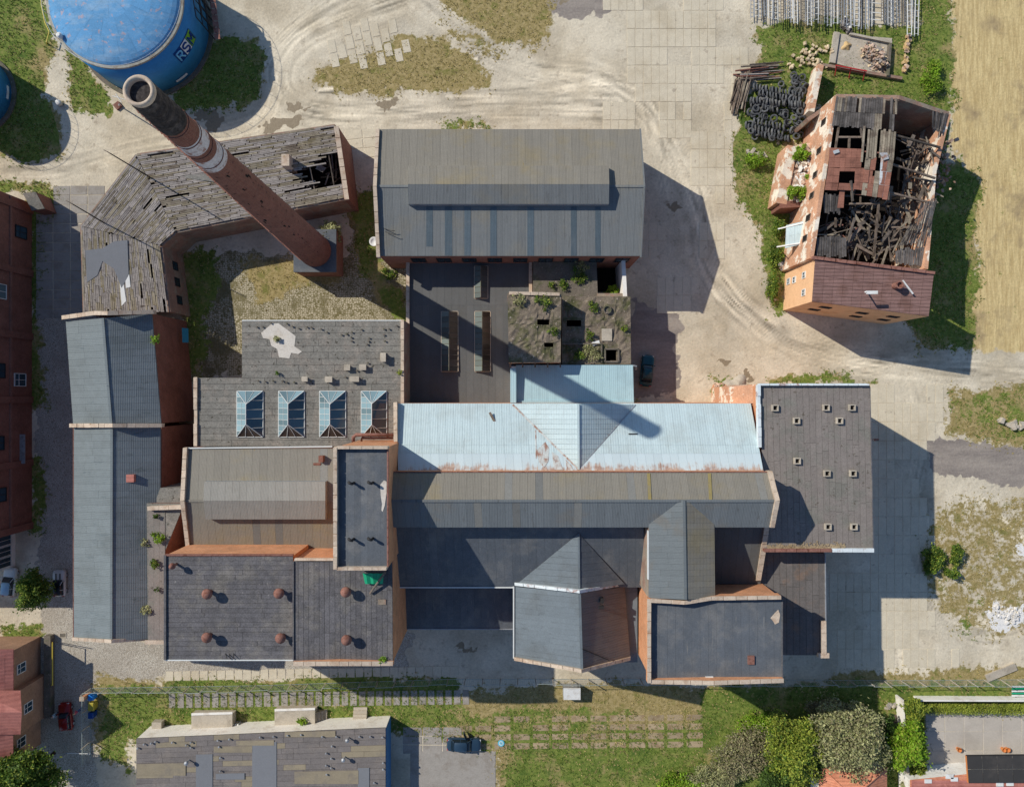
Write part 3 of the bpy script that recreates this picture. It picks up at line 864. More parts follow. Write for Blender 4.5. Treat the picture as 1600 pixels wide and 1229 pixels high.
def gable_y(parent, yA, yB, W, Rr, E, hW, hR, hE, mat, n, matE=None, name='roof_sheet', th=.04):
    """ridge along y; W/Rr/E: x at (yA, yB)"""
    w0 = P(W[0], yA[0], hW); w1 = P(W[1], yB[0], hW); r0 = P(Rr[0], yA[1], hR); r1 = P(Rr[1], yB[1], hR); e0 = P(E[0], yA[2], hE); e1 = P(E[1], yB[2], hE)
    rw = slab(parent, 'roof', [w0, r0, r1, w1], .12, mat)
    re = slab(parent, 'roof', [r0, e0, e1, r1], .12, matE or mat)
    mE = matE or mat
    sheets(rw, name, mat, w0, w1, r1, r0, n, 2, th=th, rag=.4)
    sheets(re, name, mE, r0, r1, e1, e0, n, 2, th=th, rag=.4)
    MB().bar(r0 + Vector((0, 0, .1)), r1 + Vector((0, 0, .1)), .3, .06).build('ridge_cap', mat, parent)
    return w0, w1, r0, r1, e0, e1

hall = thing('factory_hall', 'long grey gabled hall with raised roof monitor along its ridge', 'building', P(800, 310, 0))
a, b, r0, r1, s0, s1 = gable_x(hall, (593, 588, 593), (1000, 1006.5, 1001), 202, 291, 400, 9.0, 11.0, 9.0, M['tan_roof'], 34, matS=M['hall_roof'])
solid(hall, 'wall', [a, b, r1, s1, s0, r0], 0, M['brick_red'], .14)
coping(hall, [P(590, 201, 9.4), P(585.5, 291, 11.5), P(591, 402, 9.4)], .45, .9, M['coping'])
coping(hall, [P(1000.5, 201, 9.15), P(1007, 291, 11.15), P(1001.5, 402, 9.15)], .2, .3, M['hall_roof'], 'verge')
for x0_, x1_, y1_ in ((666, 676, 385), (695, 706.5, 399), (725.5, 735.5, 399), (766, 776, 399), (824, 834, 399), (892, 901, 399), (930, 938.5, 399)):
    hh = lambda y: 11.0 - (y - 291) / 109 * 2.0 + .07
    MB().prism(ccw([P(x0_, 323, hh(323)), P(x1_, 323, hh(323)), P(x1_, y1_, hh(y1_)), P(x0_, y1_, hh(y1_))]), 8.9).build('translucent_strip', M['hall_strip'], hall) if False else \
        slab(hall, 'translucent_strip', [P(x0_, 323, hh(323)), P(x1_, 323, hh(323)), P(x1_, y1_, hh(y1_)), P(x0_, y1_, hh(y1_))], .03, M['hall_strip'])
mon = MB()
ma = [P(638, 259, 11.2), P(951.5, 259, 11.2), P(952, 288, 12.1), P(951.5, 319, 11.2), P(638, 319, 11.2), P(637.5, 288, 12.1)]
solid(hall, 'monitor_wall', [p * 1 for p in ma], 9.3, M['grey_metal'], .12)
mr = slab(hall, 'monitor_roof', [ma[0], ma[1], ma[2], ma[5]], .1, M['tan_roof'])
sheets(mr, 'roof_sheet', M['tan_roof'], ma[0], ma[1], ma[2], ma[5], 28)
mr = slab(hall, 'monitor_roof', [ma[5], ma[2], ma[3], ma[4]], .1, M['hall_roof'])
sheets(mr, 'roof_sheet', M['hall_roof'], ma[5], ma[2], ma[3], ma[4], 28)
for k in range(9):
    window(hall, s0, s1, .14 + k * .1, 5.2, 1.8, 2.4, (0, -1), M['dark_metal'], M['glass_dark'])
MB().lathe([(.05, 0), (.45, .12), (.62, .32), (.6, .34), (.4, .14), (.05, .04)], P(585, 378, 7.2), 20).build('satellite_dish', M['white_paint'], hall, True)
MB().tube([P(600, 357, 10), P(612, 361, 10.2), P(617, 360.5, 10.2)], .04).tube([P(602, 362, 10), P(615, 366.5, 10.2), P(619, 366.5, 10.2)], .04).build('roof_cable', M['dark_metal'], hall)

# ------------------------------------------------------------------ low court roof with three glazed ridges
court = thing('court_building', 'low dark felt roof with three long ridge skylights south of the hall', 'building', P(730, 520, 0))
c0, c1, c2, c3 = P(637, 404, 4.0), P(832, 404, 4.0), P(832, 640, 3.8), P(637, 640, 3.8)
cm0, cm1 = P(637, 477, 4.2), P(832, 477, 4.2)
solid(court, 'wall', [c0, c1, cm1, c2, c3, cm0], 0, M['brick_old'], .1)
rf = slab(court, 'roof', [c0, c1, cm1, cm0], .1, M['felt_black'])
sheets(rf, 'felt_strip', M['felt_black'], c0, c1, cm1, cm0, 17, 1)
rf = slab(court, 'roof', [cm0, cm1, c2, c3], .1, M['felt_black'])
sheets(rf, 'felt_strip', M['felt_black'], cm0, cm1, c2, c3, 17, 1)
coping(court, [P(637, 408, 4.6), P(637, 506, 4.6)], .45, .6, M['coping'])
coping(court, [P(829, 407, 4.7), P(829, 458, 4.7)], .45, .7, M['coping'])
def ridge_light(parent, x0, x1, y0, y1, h0, rise, hipped=False, n=8, matW='glass_sky', matE='glass_brown'):
    base = [P(x0, y0, h0), P(x1, y0, h0), P(x1, y1, h0), P(x0, y1, h0)]
    cx = (base[0].x + base[1].x) / 2
    ins = (base[1].x - base[0].x) / 2 if hipped else .05
    ra = Vector((cx, base[0].y - ins, h0 + rise)); rb = Vector((cx, base[3].y + ins, h0 + rise))
    sk = MB()
    for k in range(4):
        sk.bar(base[k] + Vector((0, 0, .15)), base[(k + 1) % 4] + Vector((0, 0, .15)), .14, .4)
    o = sk.build('skylight', M['white_bar'] if hipped else M['coping'], parent)
    up = Vector((0, 0, .15))
    base = [p + up for p in base]
    br = MB()
    def facet(p, q, r_, s_, cnt, mat):
        # panes between p-q (bottom) and s_-r_ (top)
        for k in range(cnt):
            u0, u1 = (k + .06) / cnt, (k + .94) / cnt
            pts = [lerp(p, q, u0), lerp(p, q, u1), lerp(s_, r_, u1), lerp(s_, r_, u0)]
            if (pts[2] - pts[3]).length < .01: pts = pts[:3]
            n_ = (pts[1] - pts[0]).cross(pts[2] - pts[0])
            if n_.z < 0: pts = pts[::-1]
            m_ = MB(); m_.v = [tuple(x) for x in pts] + [(x[0], x[1], x[2] - .04) for x in pts]
            nn = len(pts)
            m_.f = [tuple(range(nn)), tuple(range(2 * nn - 1, nn - 1, -1))] + [(i, nn + i, nn + (i + 1) % nn, (i + 1) % nn) for i in range(nn)]
            m_.build('pane', M[mat], o)
        for k in range(cnt + 1):
            u = k / cnt
            br.tube([lerp(p, q, u) + Vector((0, 0, .03)), lerp(s_, r_, u) + Vector((0, 0, .03))], .035, 4)
    def side(x_, nn, mat):
        # glazing on a long side: bars run straight up the slope and stop at ridge or hip
        y0_, y1_ = base[0].y, base[3].y
        def top(y):
            if y > ra.y: f = (base[0].y - y) / max(base[0].y - ra.y, 1e-6); return Vector((lerp(x_, cx, f), y, lerp(base[0].z, ra.z, f)))
            if y < rb.y: f = (y - base[3].y) / max(rb.y - base[3].y, 1e-6); return Vector((lerp(x_, cx, f), y, lerp(base[0].z, ra.z, f)))
            return Vector((cx, y, ra.z))
        for k in range(nn):
            ya, yb = lerp(y0_, y1_, (k + .05) / nn), lerp(y0_, y1_, (k + .95) / nn)
            ba, bb = Vector((x_, ya, base[0].z)), Vector((x_, yb, base[0].z))
            pts = [ba, bb, top(yb), top(ya)]
            ins_ = [y for y in (ra.y, rb.y) if yb < y < ya]
            if ins_: pts = [ba, bb, top(yb), top(ins_[0]), top(ya)]
            if (pts[1] - pts[0]).cross(pts[2] - pts[0]).z < 0: pts = pts[::-1]
            m_ = MB(); nn_ = len(pts)
            m_.v = [tuple(q_) for q_ in pts] + [(q_[0], q_[1], q_[2] - .04) for q_ in pts]
            m_.f = [tuple(range(nn_)), tuple(range(2 * nn_ - 1, nn_ - 1, -1))] + [(i, nn_ + i, nn_ + (i + 1) % nn_, (i + 1) % nn_) for i in range(nn_)]
            m_.build('pane', M[mat], o)
        for k in range(1, nn):
            y = lerp(y0_, y1_, k / nn)
            br.tube([Vector((x_, y, base[0].z + .03)), top(y) + Vector((0, 0, .03))], .03, 4)
    side(base[0].x, n, matW)
    side(base[1].x, n if not hipped else 5, matE)
    if hipped:
        facet(base[0], base[1], ra, ra, 3, 'glass_sky')
        facet(base[2], base[3], rb, rb, 3, 'glass_brown')
        for a_, b_ in ((base[0], ra), (base[1], ra), (base[2], rb), (base[3], rb)):
            br.tube([a_ + Vector((0, 0, .04)), b_ + Vector((0, 0, .04))], .045, 4)
        mx = lerp(base[0].x, cx, .5); mz = lerp(base[0].z, ra.z, .5)
        br.tube([Vector((mx, base[0].y - ins / 2, mz + .03)), Vector((mx, base[3].y + ins / 2, mz + .03))], .03, 4)
    else:
        br.poly([base[0], base[1], ra]); br.poly([base[2], base[3], rb])
    br.tube([ra + Vector((0, 0, .05)), rb + Vector((0, 0, .05))], .06, 4)
    br.build('glazing_bars', M['white_bar'] if hipped else M['concrete_dark'], o)
    return o
ridge_light(court, 741.5, 762, 416, 466, 4.25, .9, n=6, matW='glass_court')
ridge_light(court, 690, 715.5, 487, 580, 4.1, 1.0, n=11, matW='glass_court')
ridge_light(court, 742, 766, 487, 580, 4.1, 1.0, n=11, matW='glass_court')

# ------------------------------------------------------------------ overgrown annexes east of the court
anx = thing('weedy_annex', 'low felt roofed annex overgrown with weeds against the hall', 'building', P(885, 435, 0))
q = [P(833, 404, 5.2), P(932, 404, 5.2), P(934, 463, 5.2), P(833, 463, 5.2)]
solid(anx, 'wall', q, 0, M['brick_old'], .1)
rf = slab(anx, 'roof', q, .1, M['felt_grey'])
sheets(rf, 'felt_strip', M['concrete_dark'], q[0], q[1], q[2], q[3], 9, 1)
pit = thing('roofless_bay', 'roofless brick bay with pale east wall behind the weedy annex', 'building', P(955, 435, 0))
MB().bar(P(974, 404, 6.0), P(977, 463, 6.0), .5, 6, 0).build('wall', M['white_wall'], pit)
MB().bar(P(933, 461, 5.4), P(978, 461, 5.6), .5, 5.4, 0).build('wall', M['brick_old'], pit)
MB().box(P(952, 430, 0), 3.6, 4.6, .2).build('floor', M['void'], pit)
blk = thing('concrete_bunker', 'rough mossy concrete block with two roof holes beside the light blue roof', 'building', P(835, 513, 0))
q = [P(793, 458, 9.6), P(877, 460, 9.6), P(876, 566, 9.6), P(795, 566, 9.6)]
def holed_top(parent, q, nx_, ny_, holes, th, mat, name='roof', bump_=.0):
    """grid plate with holes (list of (u0,u1,v0,v1)); rough relief on top"""
    us = sorted(set([i / nx_ for i in range(nx_ + 1)] + [x for h_ in holes for x in h_[:2]]))
    vs = sorted(set([i / ny_ for i in range(ny_ + 1)] + [x for h_ in holes for x in h_[2:]]))
    mb = MB(); ids = {}
    for i, u in enumerate(us):
        for j, v in enumerate(vs):
            p = lerp(lerp(q[0], q[1], u), lerp(q[3], q[2], u), v)
            e = 0 < i < len(us) - 1 and 0 < j < len(vs) - 1
            ids[i, j] = len(mb.v); mb.v.append((p.x, p.y, p.z + (random.uniform(-bump_, bump_) if e else 0)))
            mb.v.append((p.x, p.y, p.z - th))
    for i in range(len(us) - 1):
        for j in range(len(vs) - 1):
            um = (us[i] + us[i + 1]) / 2; vm = (vs[j] + vs[j + 1]) / 2
            if any(h_[0] < um < h_[1] and h_[2] < vm < h_[3] for h_ in holes): continue
            a_, b_, c_, d_ = ids[i, j], ids[i + 1, j], ids[i + 1, j + 1], ids[i, j + 1]
            mb.f.append((d_, c_, b_, a_)); mb.f.append((a_ + 1, b_ + 1, c_ + 1, d_ + 1))
    for h_ in holes:
        i0, i1 = us.index(h_[0]), us.index(h_[1]); j0, j1 = vs.index(h_[2]), vs.index(h_[3])
        for i in range(i0, i1):
            for j in (j0, j1):
                a_, b_ = ids[i, j], ids[i + 1, j]; mb.f.append((a_, b_, b_ + 1, a_ + 1))
        for j in range(j0, j1):
            for i in (i0, i1):
                a_, b_ = ids[i, j], ids[i, j + 1]; mb.f.append((a_, b_, b_ + 1, a_ + 1))
    for i in range(len(us) - 1):
        for j in (0, len(vs) - 1):
            a_, b_ = ids[i, j], ids[i + 1, j]; mb.f.append((a_, b_, b_ + 1, a_ + 1))
    for j in range(len(vs) - 1):
        for i in (0, len(us) - 1):
            a_, b_ = ids[i, j], ids[i, j + 1]; mb.f.append((a_, b_, b_ + 1, a_ + 1))
    return mb.build(name, mat, parent)
def ring_walls(parent, pts, w, z0, mat, name='wall'):
    n = len(pts)
    c = sum(pts, Vector()) / n
    for k in range(n):
        a_, b_ = pts[k], pts[(k + 1) % n]
        d = (b_ - a_).copy(); d.z = 0; d.normalize()
        nn = Vector((-d.y, d.x, 0))
        if nn.dot(c - a_) < 0: nn = -nn
        MB().bar(a_ + nn * w / 2, b_ + nn * w / 2, w, 1, z0).build(name, mat, parent)
holed_top(blk, q, 14, 16, [(.55, .78, .37, .45), (.68, .86, .71, .775)], .35, M['moss_top'], bump_=.1)
ring_walls(blk, [p - Vector((0, 0, .36)) for p in q], .5, 0, M['brick_pale'])
solid(blk, 'floor', [p - Vector((0, 0, 4)) for p in q], 0, M['void'])
coping(blk, [q[0] + Vector((.2, 0, .22)), q[1] + Vector((-.2, 0, .22))], .4, .3, M['coping'])
for k in range(5):
    p0 = P(797 + k * 19.6, 563, 9.4); p1 = P(797 + k * 19.6, 574, 8.4)
    MB().bar(p0, p1, .16, .2).build('roof_beam', M['timber'], blk)
blk2 = thing('concrete_bunker', 'lower mossy concrete roof with hatch, dark pit and round vent', 'building', P(930, 515, 0))
q2 = [P(878, 463, 6.6), P(985, 463, 6.6), P(986, 569, 6.6), P(878, 569, 6.6)]
holed_top(blk2, q2, 18, 16, [(.07, .28, .35, .44), (.61, .79, .79, .95)], .3, M['moss_top'], bump_=.1)
ring_walls(blk2, [p - Vector((0, 0, .31)) for p in q2], .5, 0, M['brick_old'])
solid(blk2, 'floor', [p - Vector((0, 0, 4)) for p in q2], 0, M['void'])
MB().lathe([(.5, 0), (.55, .35), (.42, .35), (.4, .1)], P(948.5, 484, 6.6), 16).build('round_vent', M['concrete_dark'], blk2)
MB().box(P(948, 523, 6.66), 1.35, 1.6, .14).build('hatch', M['concrete'], blk2)
for p_, w_, h_ in ((P(955, 557.5, 6.7), .12, .2),):
    coping(blk2, [P(945.5, 545, 6.85), P(966.5, 545, 6.85), P(966.5, 565, 6.85), P(945.5, 565, 6.85)], .2, .25, M['concrete_dark'], 'pit_kerb', True)
MB().box(P(931, 536, 6.7), 1.0, .5, .06, .3).build('loose_board', M['white_paint'], blk2)
coping(blk2, [P(878, 537, 6.9), P(940, 537, 6.9)], .18, .3, M['concrete_dark'], 'kerb')
coping(blk2, [P(940, 538, 6.9), P(940, 566, 6.9)], .18, .3, M['concrete_dark'], 'kerb')

# ------------------------------------------------------------------ light blue lean-to and the big pale metal roof
cy = thing('light_blue_annex', 'annex with light blue ribbed metal roof beside the mossy block', 'building', P(895, 600, 0))
q = [P(806, 570, 7.0), P(989, 570, 7.0), P(990.5, 629, 8.0), P(806, 629, 8.0)]
solid(cy, 'wall', [P(799, 572, 7.0), P(989, 570, 7.0), P(990, 629, 8.0), P(799, 629, 8.0)], 0, M['white_wall'], .12)
rf = slab(cy, 'roof', q, .1, M['cyan_roof'])
sheets(rf, 'roof_sheet', M['cyan_roof'], q[0], q[1], q[2], q[3], 15, 1, jit=.006)
MB().bar(P(802, 575, 8.3), P(802, 629, 9.0), .75, 1.6).build('side_flashing', M['cyan_roof'], cy)
MB().bar(P(804, 628, 8.25), P(990.5, 628, 8.25), .35, .25).build('gutter', M['cyan_roof'], cy)
MB().tube([P(990, 571, 7.1), P(994, 572, 7.0), P(994, 577, 6.2)], .12, 8).build('drain_pipe', M['grey_metal'], cy)

pale = thing('pale_roof_building', 'large pale blue sheet metal roof with a triangular cross gable', 'building', P(905, 690, 0))
hF = lambda y: 11.7 + (y - 630) / 107 * 3.9
pw = [P(620, 630, 11.7), P(1173, 630, 11.7), P(1193, 737, 15.6), P(622, 737, 15.6)]
solid(pale, 'wall', pw, 0, M['brick_orange'], .14)
rf = slab(pale, 'roof', pw, .1, M['white_roof'])
mid0, mid1 = lerp(pw[0], pw[3], .62), lerp(pw[1], pw[2], .62)
low0, low1 = lerp(pw[0], pw[3], .74), lerp(pw[1], pw[2], .74)
sheets(rf, 'roof_sheet', M['white_roof'], pw[0], pw[1], mid1, mid0, 44, 1, jit=.02)
sheets(rf, 'roof_sheet', M['white_roof'], mid0, mid1, low1, low0, 44, 1, jit=.02)
sheets(rf, 'roof_sheet', M['white_rust'], low0, low1, pw[2], pw[3], 44, 1, jit=.02)
g0, g1, gr, gs = P(801, 632, 11.75), P(993, 632, 11.75), P(903.5, 631.5, 15.45), P(904, 733, 15.45)
o = MB(); o.v = [tuple(x) for x in (g0, gs, gr, g1)]; o.f = [(0, 1, 2), (2, 1, 3), (0, 2, 3)]
gb = o.build('cross_gable', M['white_roof'], pale)
dz = Vector((0, 0, .03))
for ev in (g0, g1):
    # sheets running up the gable slopes from valley to ridge
    for k in range(13):
        u0, u1 = (k + .02) / 13, min((k + .98) / 13, .99)
        q_ = [lerp(ev, gs, u0), lerp(ev, gs, u1), lerp(gr, gs, u1), lerp(gr, gs, u0)]
        q_ = [x + Vector((0, 0, .02 + .012 * (k % 3))) for x in q_]
        if ((q_[1] - q_[0]).cross(q_[2] - q_[0])).z < 0: q_ = q_[::-1]
        MB().hexa(q_, [x + dz for x in q_]).build('roof_sheet', M['white_roof'], gb)
MB().bar(g0 + Vector((0, 0, .16)), gs + Vector((0, 0, .1)), .22, .1).build('valley_flashing', M['white_rust2'], pale)
MB().bar(g1 + Vector((0, 0, .16)), gs + Vector((0, 0, .1)), .12, .1).build('valley_flashing', M['grey_metal'], pale)
for pts_ in ([(838, 704), (852, 690), (858, 700), (857, 720), (850, 730), (842, 722)], [(862, 705), (872, 712), (880, 734), (866, 733)], [(884, 718), (893, 727), (896, 735), (886, 735)], [(836, 672), (838, 672), (839, 716), (837, 716)]):
    slab(pale, 'rust_patch', [P(x, y, hF(y) + .1) for x, y in pts_], .03, M['white_rust2'])
MB().bar(gr + Vector((0, 0, .13)), gs + Vector((0, 0, .13)), .25, .1).build('ridge_cap', M['white_roof'], pale)
for k in range(6):
    pass
MB().box(P(770, 653, 12.7), .3, 1.6, .1, .5).build('loose_board', M['timber'], pale)
MB().box(P(989, 677.5, 13.6), 1.1, .12, .08).build('snow_hook', M['dark_metal'], pale)
coping(pale, [P(617.5, 628, 12.6), P(618, 690, 14.6)], .45, 1.2, M['coping'])
# ------------------------------------------------------------------ grey felt roof with four hipped skylights
sk = thing('skylight_building', 'flat grey felt roof with four white hipped skylights and a pale patch', 'building', P(460, 600, 0))
hI = 9.4
o1 = [P(378, 500, hI), P(631, 500, hI), P(631, 697, hI), P(305, 697, hI), P(305, 590, hI), P(378, 590, hI)]
solid(sk, 'wall', o1, 0, M['brick_old'], .12)
rf = slab(sk, 'roof', o1, .12, M['seam'])
sheets(rf, 'felt_strip', M['felt_grey'], P(378, 500, hI), P(378, 590, hI), P(631, 590, hI), P(631, 500, hI), 9, 4, gap=.035, jit=.015, rag=.45)
sheets(rf, 'felt_strip', M['felt_grey'], P(305, 590, hI), P(305, 697, hI), P(631, 697, hI), P(631, 590, hI), 11, 5, gap=.035, jit=.015, rag=.45)
coping(sk, [P(305, 589, hI + .35), P(305, 697, hI + .35)], .45, .5, M['coping'])
coping(sk, [P(628.5, 499, hI + .3), P(628.5, 630, hI + .3)], .4, .5, M['coping'])
coping(sk, [P(378, 500.5, hI + .1), P(631, 500.5, hI + .1)], .12, .2, M['white_bar'], 'gutter')
for x0, x1 in ((371, 411), (436, 475.5), (500, 540), (565, 604)):
    ridge_light(sk, x0, x1, 611, 682, hI + .05, 1.45, True, 8, 'glass_sky', 'glass_blue')
for x, y, w, l, h_ in ((599, 558, .5, 1.0, .8), (542.5, 574, .6, .6, .55), (567, 573.5, .7, .6, .6), (476.5, 592, .55, .5, .6), (514, 592.5, .7, .6, .65), (554, 592, 1.0, .55, .65)):
    mb = MB().box(P(x, y, hI), w, l, h_); mb.box(P(x, y, hI + h_), w + .14, l + .14, .09)
    mb.build('vent_box', M['concrete'], sk)
pegs = [(402, 511), (411, 511), (424, 505), (449, 506), (457, 510), (467, 513), (480, 511), (487, 512), (502, 514), (565, 515), (600, 514), (608, 514), (620, 509), (511, 519), (534, 523), (542, 522), (550, 519), (549, 527), (550, 533), (600, 523), (602, 533), (577, 528), (576, 533), (574, 538), (602, 552), (404, 595), (415, 596), (427, 595), (442, 595), (448, 597), (460, 597), (486, 596), (558, 579), (575, 567), (540, 589)]
for x, y in pegs:
    MB().lathe([(.07, 0), (.07, .16), (.13, .18), (.1, .27)], P(x, y, hI + .04), 7).build('vent_peg', M['concrete_dark'], sk)
pp = [(408, 520), (424, 506), (435, 505), (446, 513), (462, 525), (460, 541), (472, 549), (466, 553), (455, 551), (452, 560), (436, 558), (433, 545), (424, 540), (421, 530), (411, 528)]
slab(sk, 'bare_patch', [P(x, y, hI + .075) for x, y in pp], .03, M['bare_screed'])

# ------------------------------------------------------------------ tan gabled shed with monitor
tg = thing('tan_shed', 'tan gabled roof with a low monitor between tower and long blue grey roof', 'building', P(400, 780, 0))
a, b, r0, r1, s0, s1 = gable_x(tg, (289, 285, 293), (524, 524, 524), 700.5, 782, 856, 10.6, 12.6, 10.6, M['tan_roof'], 20)
solid(tg, 'wall', [a, b, r1, s1, s0, r0], 0, M['brick_red'], .14)
coping(tg, [P(289, 699, 11.1), P(284.5, 782, 13.1), P(293, 855, 11.0)], .5, .9, M['coping'])
coping(tg, [P(292, 700, 10.85), P(519, 697.5, 10.85)], .15, .25, M['white_bar'], 'gutter')
ma = [P(319, 752, 12.8), P(508.5, 752, 12.8), P(508.5, 782, 13.6), P(508.5, 811, 12.8), P(321, 811, 12.8), P(318, 782, 13.6)]
solid(tg, 'monitor_wall', ma, 10.5, M['grey_metal'], .12)
for q_ in ([ma[0], ma[1], ma[2], ma[5]], [ma[5], ma[2], ma[3], ma[4]]):
    mr = slab(tg, 'monitor_roof', q_, .1, M['tan_roof'])
    sheets(mr, 'roof_sheet', M['monitor_roof'], q_[0], q_[1], q_[2], q_[3], 17)
MB().box(P(504, 716, 11.0), .55, .8, .9).box(P(496, 724.5, 11.1), .9, .3, .25).build('chimney_stub', M['brick_dark'], tg)

# ------------------------------------------------------------------ flat tower block
tw = thing('tower_block', 'tall narrow flat roofed brick tower with four bent vent pipes', 'building', P(590, 770, 0))
hT = 22.0
q = [P(523, 699, hT), P(605, 699, hT), P(605, 888, hT), P(523, 888, hT)]
solid(tw, 'wall', q, 0, M['brick_orange'], .12)
rf = slab(tw, 'roof', q, .1, M['felt_blue'])
sheets(rf, 'felt_strip', M['felt_blue'], q[0], q[1], q[2], q[3], 8, 1, jit=.004, gap=.006)
coping(tw, [P(523.5, 890, hT + .75), P(523.5, 698, hT + .75)], .4, 1.0, M['coping'])
coping(tw, [P(525.8, 699, hT + .7), P(606, 699, hT + .7)], .32, 1.0, M['coping'])
coping(tw, [P(525.8, 888.3, hT + .7), P(604, 888.3, hT + .7)], .32, 1.0, M['coping'])
coping(tw, [P(605.6, 702, hT + .25), P(605.6, 885, hT + .25)], .16, .4, M['rust_metal'], 'gutter')
for x, y in ((553, 754), (583, 753.5), (553, 841.5), (583, 840.5)):
    c = P(x, y, hT)
    MB().tube([c, c + Vector((0, 0, .9)), c + Vector((-.12, .06, 1.05)), c + Vector((-.32, .14, 1.0)), c + Vector((-.36, .16, .85))], .16, 8).build('vent_pipe', M['dark_metal'], tw, True)
slab(tw, 'bare_patch', [P(x, y, hT + .07) for x, y in ((594, 757), (600, 750), (604, 752), (604, 770), (601, 790), (598, 799), (596, 797), (597, 787), (595, 775))], .02, M['bare_screed'])
MB().tube([P(552, 691, 12), P(552, 683, 12.6), P(556, 679, 12.8), P(618, 679, 12.8)], .22, 8).build('duct', M['rust_metal'], tw, True)
MB().tube([P(565, 688, 12), P(565, 684, 12.3), P(614, 684, 12.3)], .14, 8).build('duct', M['rust_metal'], tw, True)

# ------------------------------------------------------------------ dark felt block with domed vents (two sections)
dj = thing('dome_vent_block', 'dark felt roofed block with rusty mushroom vents at the cobbled lane', 'building', P(440, 940, 0))
hJ = 17.0
q1 = [P(257, 868, hJ), P(458, 868, hJ), P(458, 1031, hJ), P(257, 1031, hJ)]
q2 = [P(458, 876, hJ + .5), P(613, 876, hJ + .5), P(614, 1034, hJ + .5), P(458, 1034, hJ + .5)]
solid(dj, 'wall', q1, 0, M['brick_orange'], .12)
solid(dj, 'wall', q2, 0, M['brick_orange'], .12)
rf = slab(dj, 'roof', q1, .1, M['seam'])
sheets(rf, 'felt_strip', M['felt_dark'], q1[0], q1[3], q1[2], q1[1], 22, 3, gap=.03, jit=.02, rag=.4)
rf = slab(dj, 'roof', q2, .1, M['seam'])
sheets(rf, 'felt_strip', M['felt_dark'], q2[0], q2[1], q2[2], q2[3], 19, 3, gap=.03, jit=.02, rag=.4)
coping(dj, [P(458, 1036.5, hJ + .9), P(530, 1036.5, hJ + 1.45), P(614, 1036.5, hJ + .9)], .5, .9, M['coping'], wall=M['brick_orange'])
coping(dj, [P(257.5, 867, hJ + .25), P(257.5, 1031, hJ + .25)], .25, .35, M['felt_dark'], 'verge')
coping(dj, [P(257, 867, hJ + .2), P(458, 867, hJ + .2)], .2, .3, M['rust_metal'], 'verge')
coping(dj, [P(460, 874, hJ + .8), P(525, 874, hJ + .8)], .25, .5, M['coping'], 'verge')
coping(dj, [P(458, 877, hJ + .7), P(458, 1030, hJ + .7)], .15, .3, M['felt_dark'], 'verge')
coping(dj, [P(257, 1031, hJ + .12), P(458, 1031, hJ + .12)], .12, .2, M['white_bar'], 'gutter')
for x, y in ((265.5, 886), (320, 930), (433, 929), (540, 925), (319.5, 998.5), (435.5, 999.5), (541, 1000)):
    c = P(x, y, hJ + 1.7); c.z = hJ + (.5 if x > 458 else 0)
    k = .62 if x < 300 else 1.0
    d = MB().lathe([(.24 * k, 0), (.24 * k, 1.15)], c, 14).build('vent_stem', M['rust_metal'], dj, True)
    MB().lathe([(.2 * k, 1.05), (.62 * k, 1.1), (.6 * k, 1.2), (.48 * k, 1.42), (.25 * k, 1.58), (.03, 1.64)], c, 18).build('vent_dome', M['rust_metal'], d, True)
MB().box(P(597, 940, hJ + .56), .9, .6, .05).build('felt_scrap', M['brick_old'], dj)
MB().tube([P(352, 1020, hJ), P(355, 1029, hJ + .5)], .05).tube([P(358, 1021, hJ), P(360, 1029, hJ + .5)], .05).tube([P(365, 1020, hJ), P(365, 1028, hJ + .5)], .05).build('antenna_stubs', M['dark_metal'], dj)
tp = MB()
for i in range(6):
    u = i * .4
    tp.poly([P(567, 895, 18.3) + Vector((u, 0, .12 * (i % 2))), P(567, 895, 18.3) + Vector((u + .4, 0, .12 * ((i + 1) % 2))), P(570, 912, 18.1) + Vector((u * .85 + .34, 0, .12 * ((i + 1) % 2) - .2)), P(570, 912, 18.1) + Vector((u * .85, 0, .12 * (i % 2) - .2))])
tpo = tp.build('tarpaulin', M['green_tarp'], None, origin=P(580, 905, 17.6)); props(tpo, 'green tarpaulin lying at the foot of the narrow tower', 'tarpaulin')
md = MB().solidify if False else None
mm = tpo.modifiers.new('thick', 'SOLIDIFY'); mm.thickness = .04
pl = MB().tube([P(602, 893, 18.8), P(578, 927, 17.8)], .12, 6).build('pole', M['timber_char'], None, origin=P(590, 910, 17.6)); props(pl, 'dark pole leaning across the green tarpaulin', 'pole')

# ------------------------------------------------------------------ high east-west block
ew = thing('main_block', 'long high gabled block whose tan and grey slopes cross the centre', 'building', P(915, 780, 0))
a, b, r0, r1, s0, s1 = gable_x(ew, (612, 606, 612), (1202, 1213, 1205), 738, 782, 823.5, 17.9, 19.2, 17.9, M['tan_roof'], 50, matS=M['grey_roof'])
solid(ew, 'wall', [a, b, r1, s1, s0, r0], 0, M['brick_orange'], .14)
coping(ew, [P(1203.5, 736, 18.4), P(1215, 782, 19.7), P(1207, 824, 18.4)], .5, 1.0, M['coping'])
for x0_ in (1011, 1106):
    slab(ew, 'lichen_strip', [P(x0_, 739, 18.05), P(x0_ + 5, 739, 18.05), P(x0_ + 7, 781, 19.3), P(x0_ + 2, 781, 19.3)], .02, M['lichen'])
coping(ew, [P(612, 737, 18.0), P(1203, 737, 18.0)], .12, .2, M['rust_metal'], 'gutter')
sl = thing('south_lean_to', 'dark grey lean-to roof stepping down south of the main block', 'building', P(830, 880, 0))
q = [P(616, 822, 15.9), P(1006, 822, 15.9), P(1006, 917, 12.0), P(624, 917, 12.0)]
solid(sl, 'wall', q, 0, M['brick_dark'], .12)
rf = slab(sl, 'roof', q, .1, M['felt_black'])
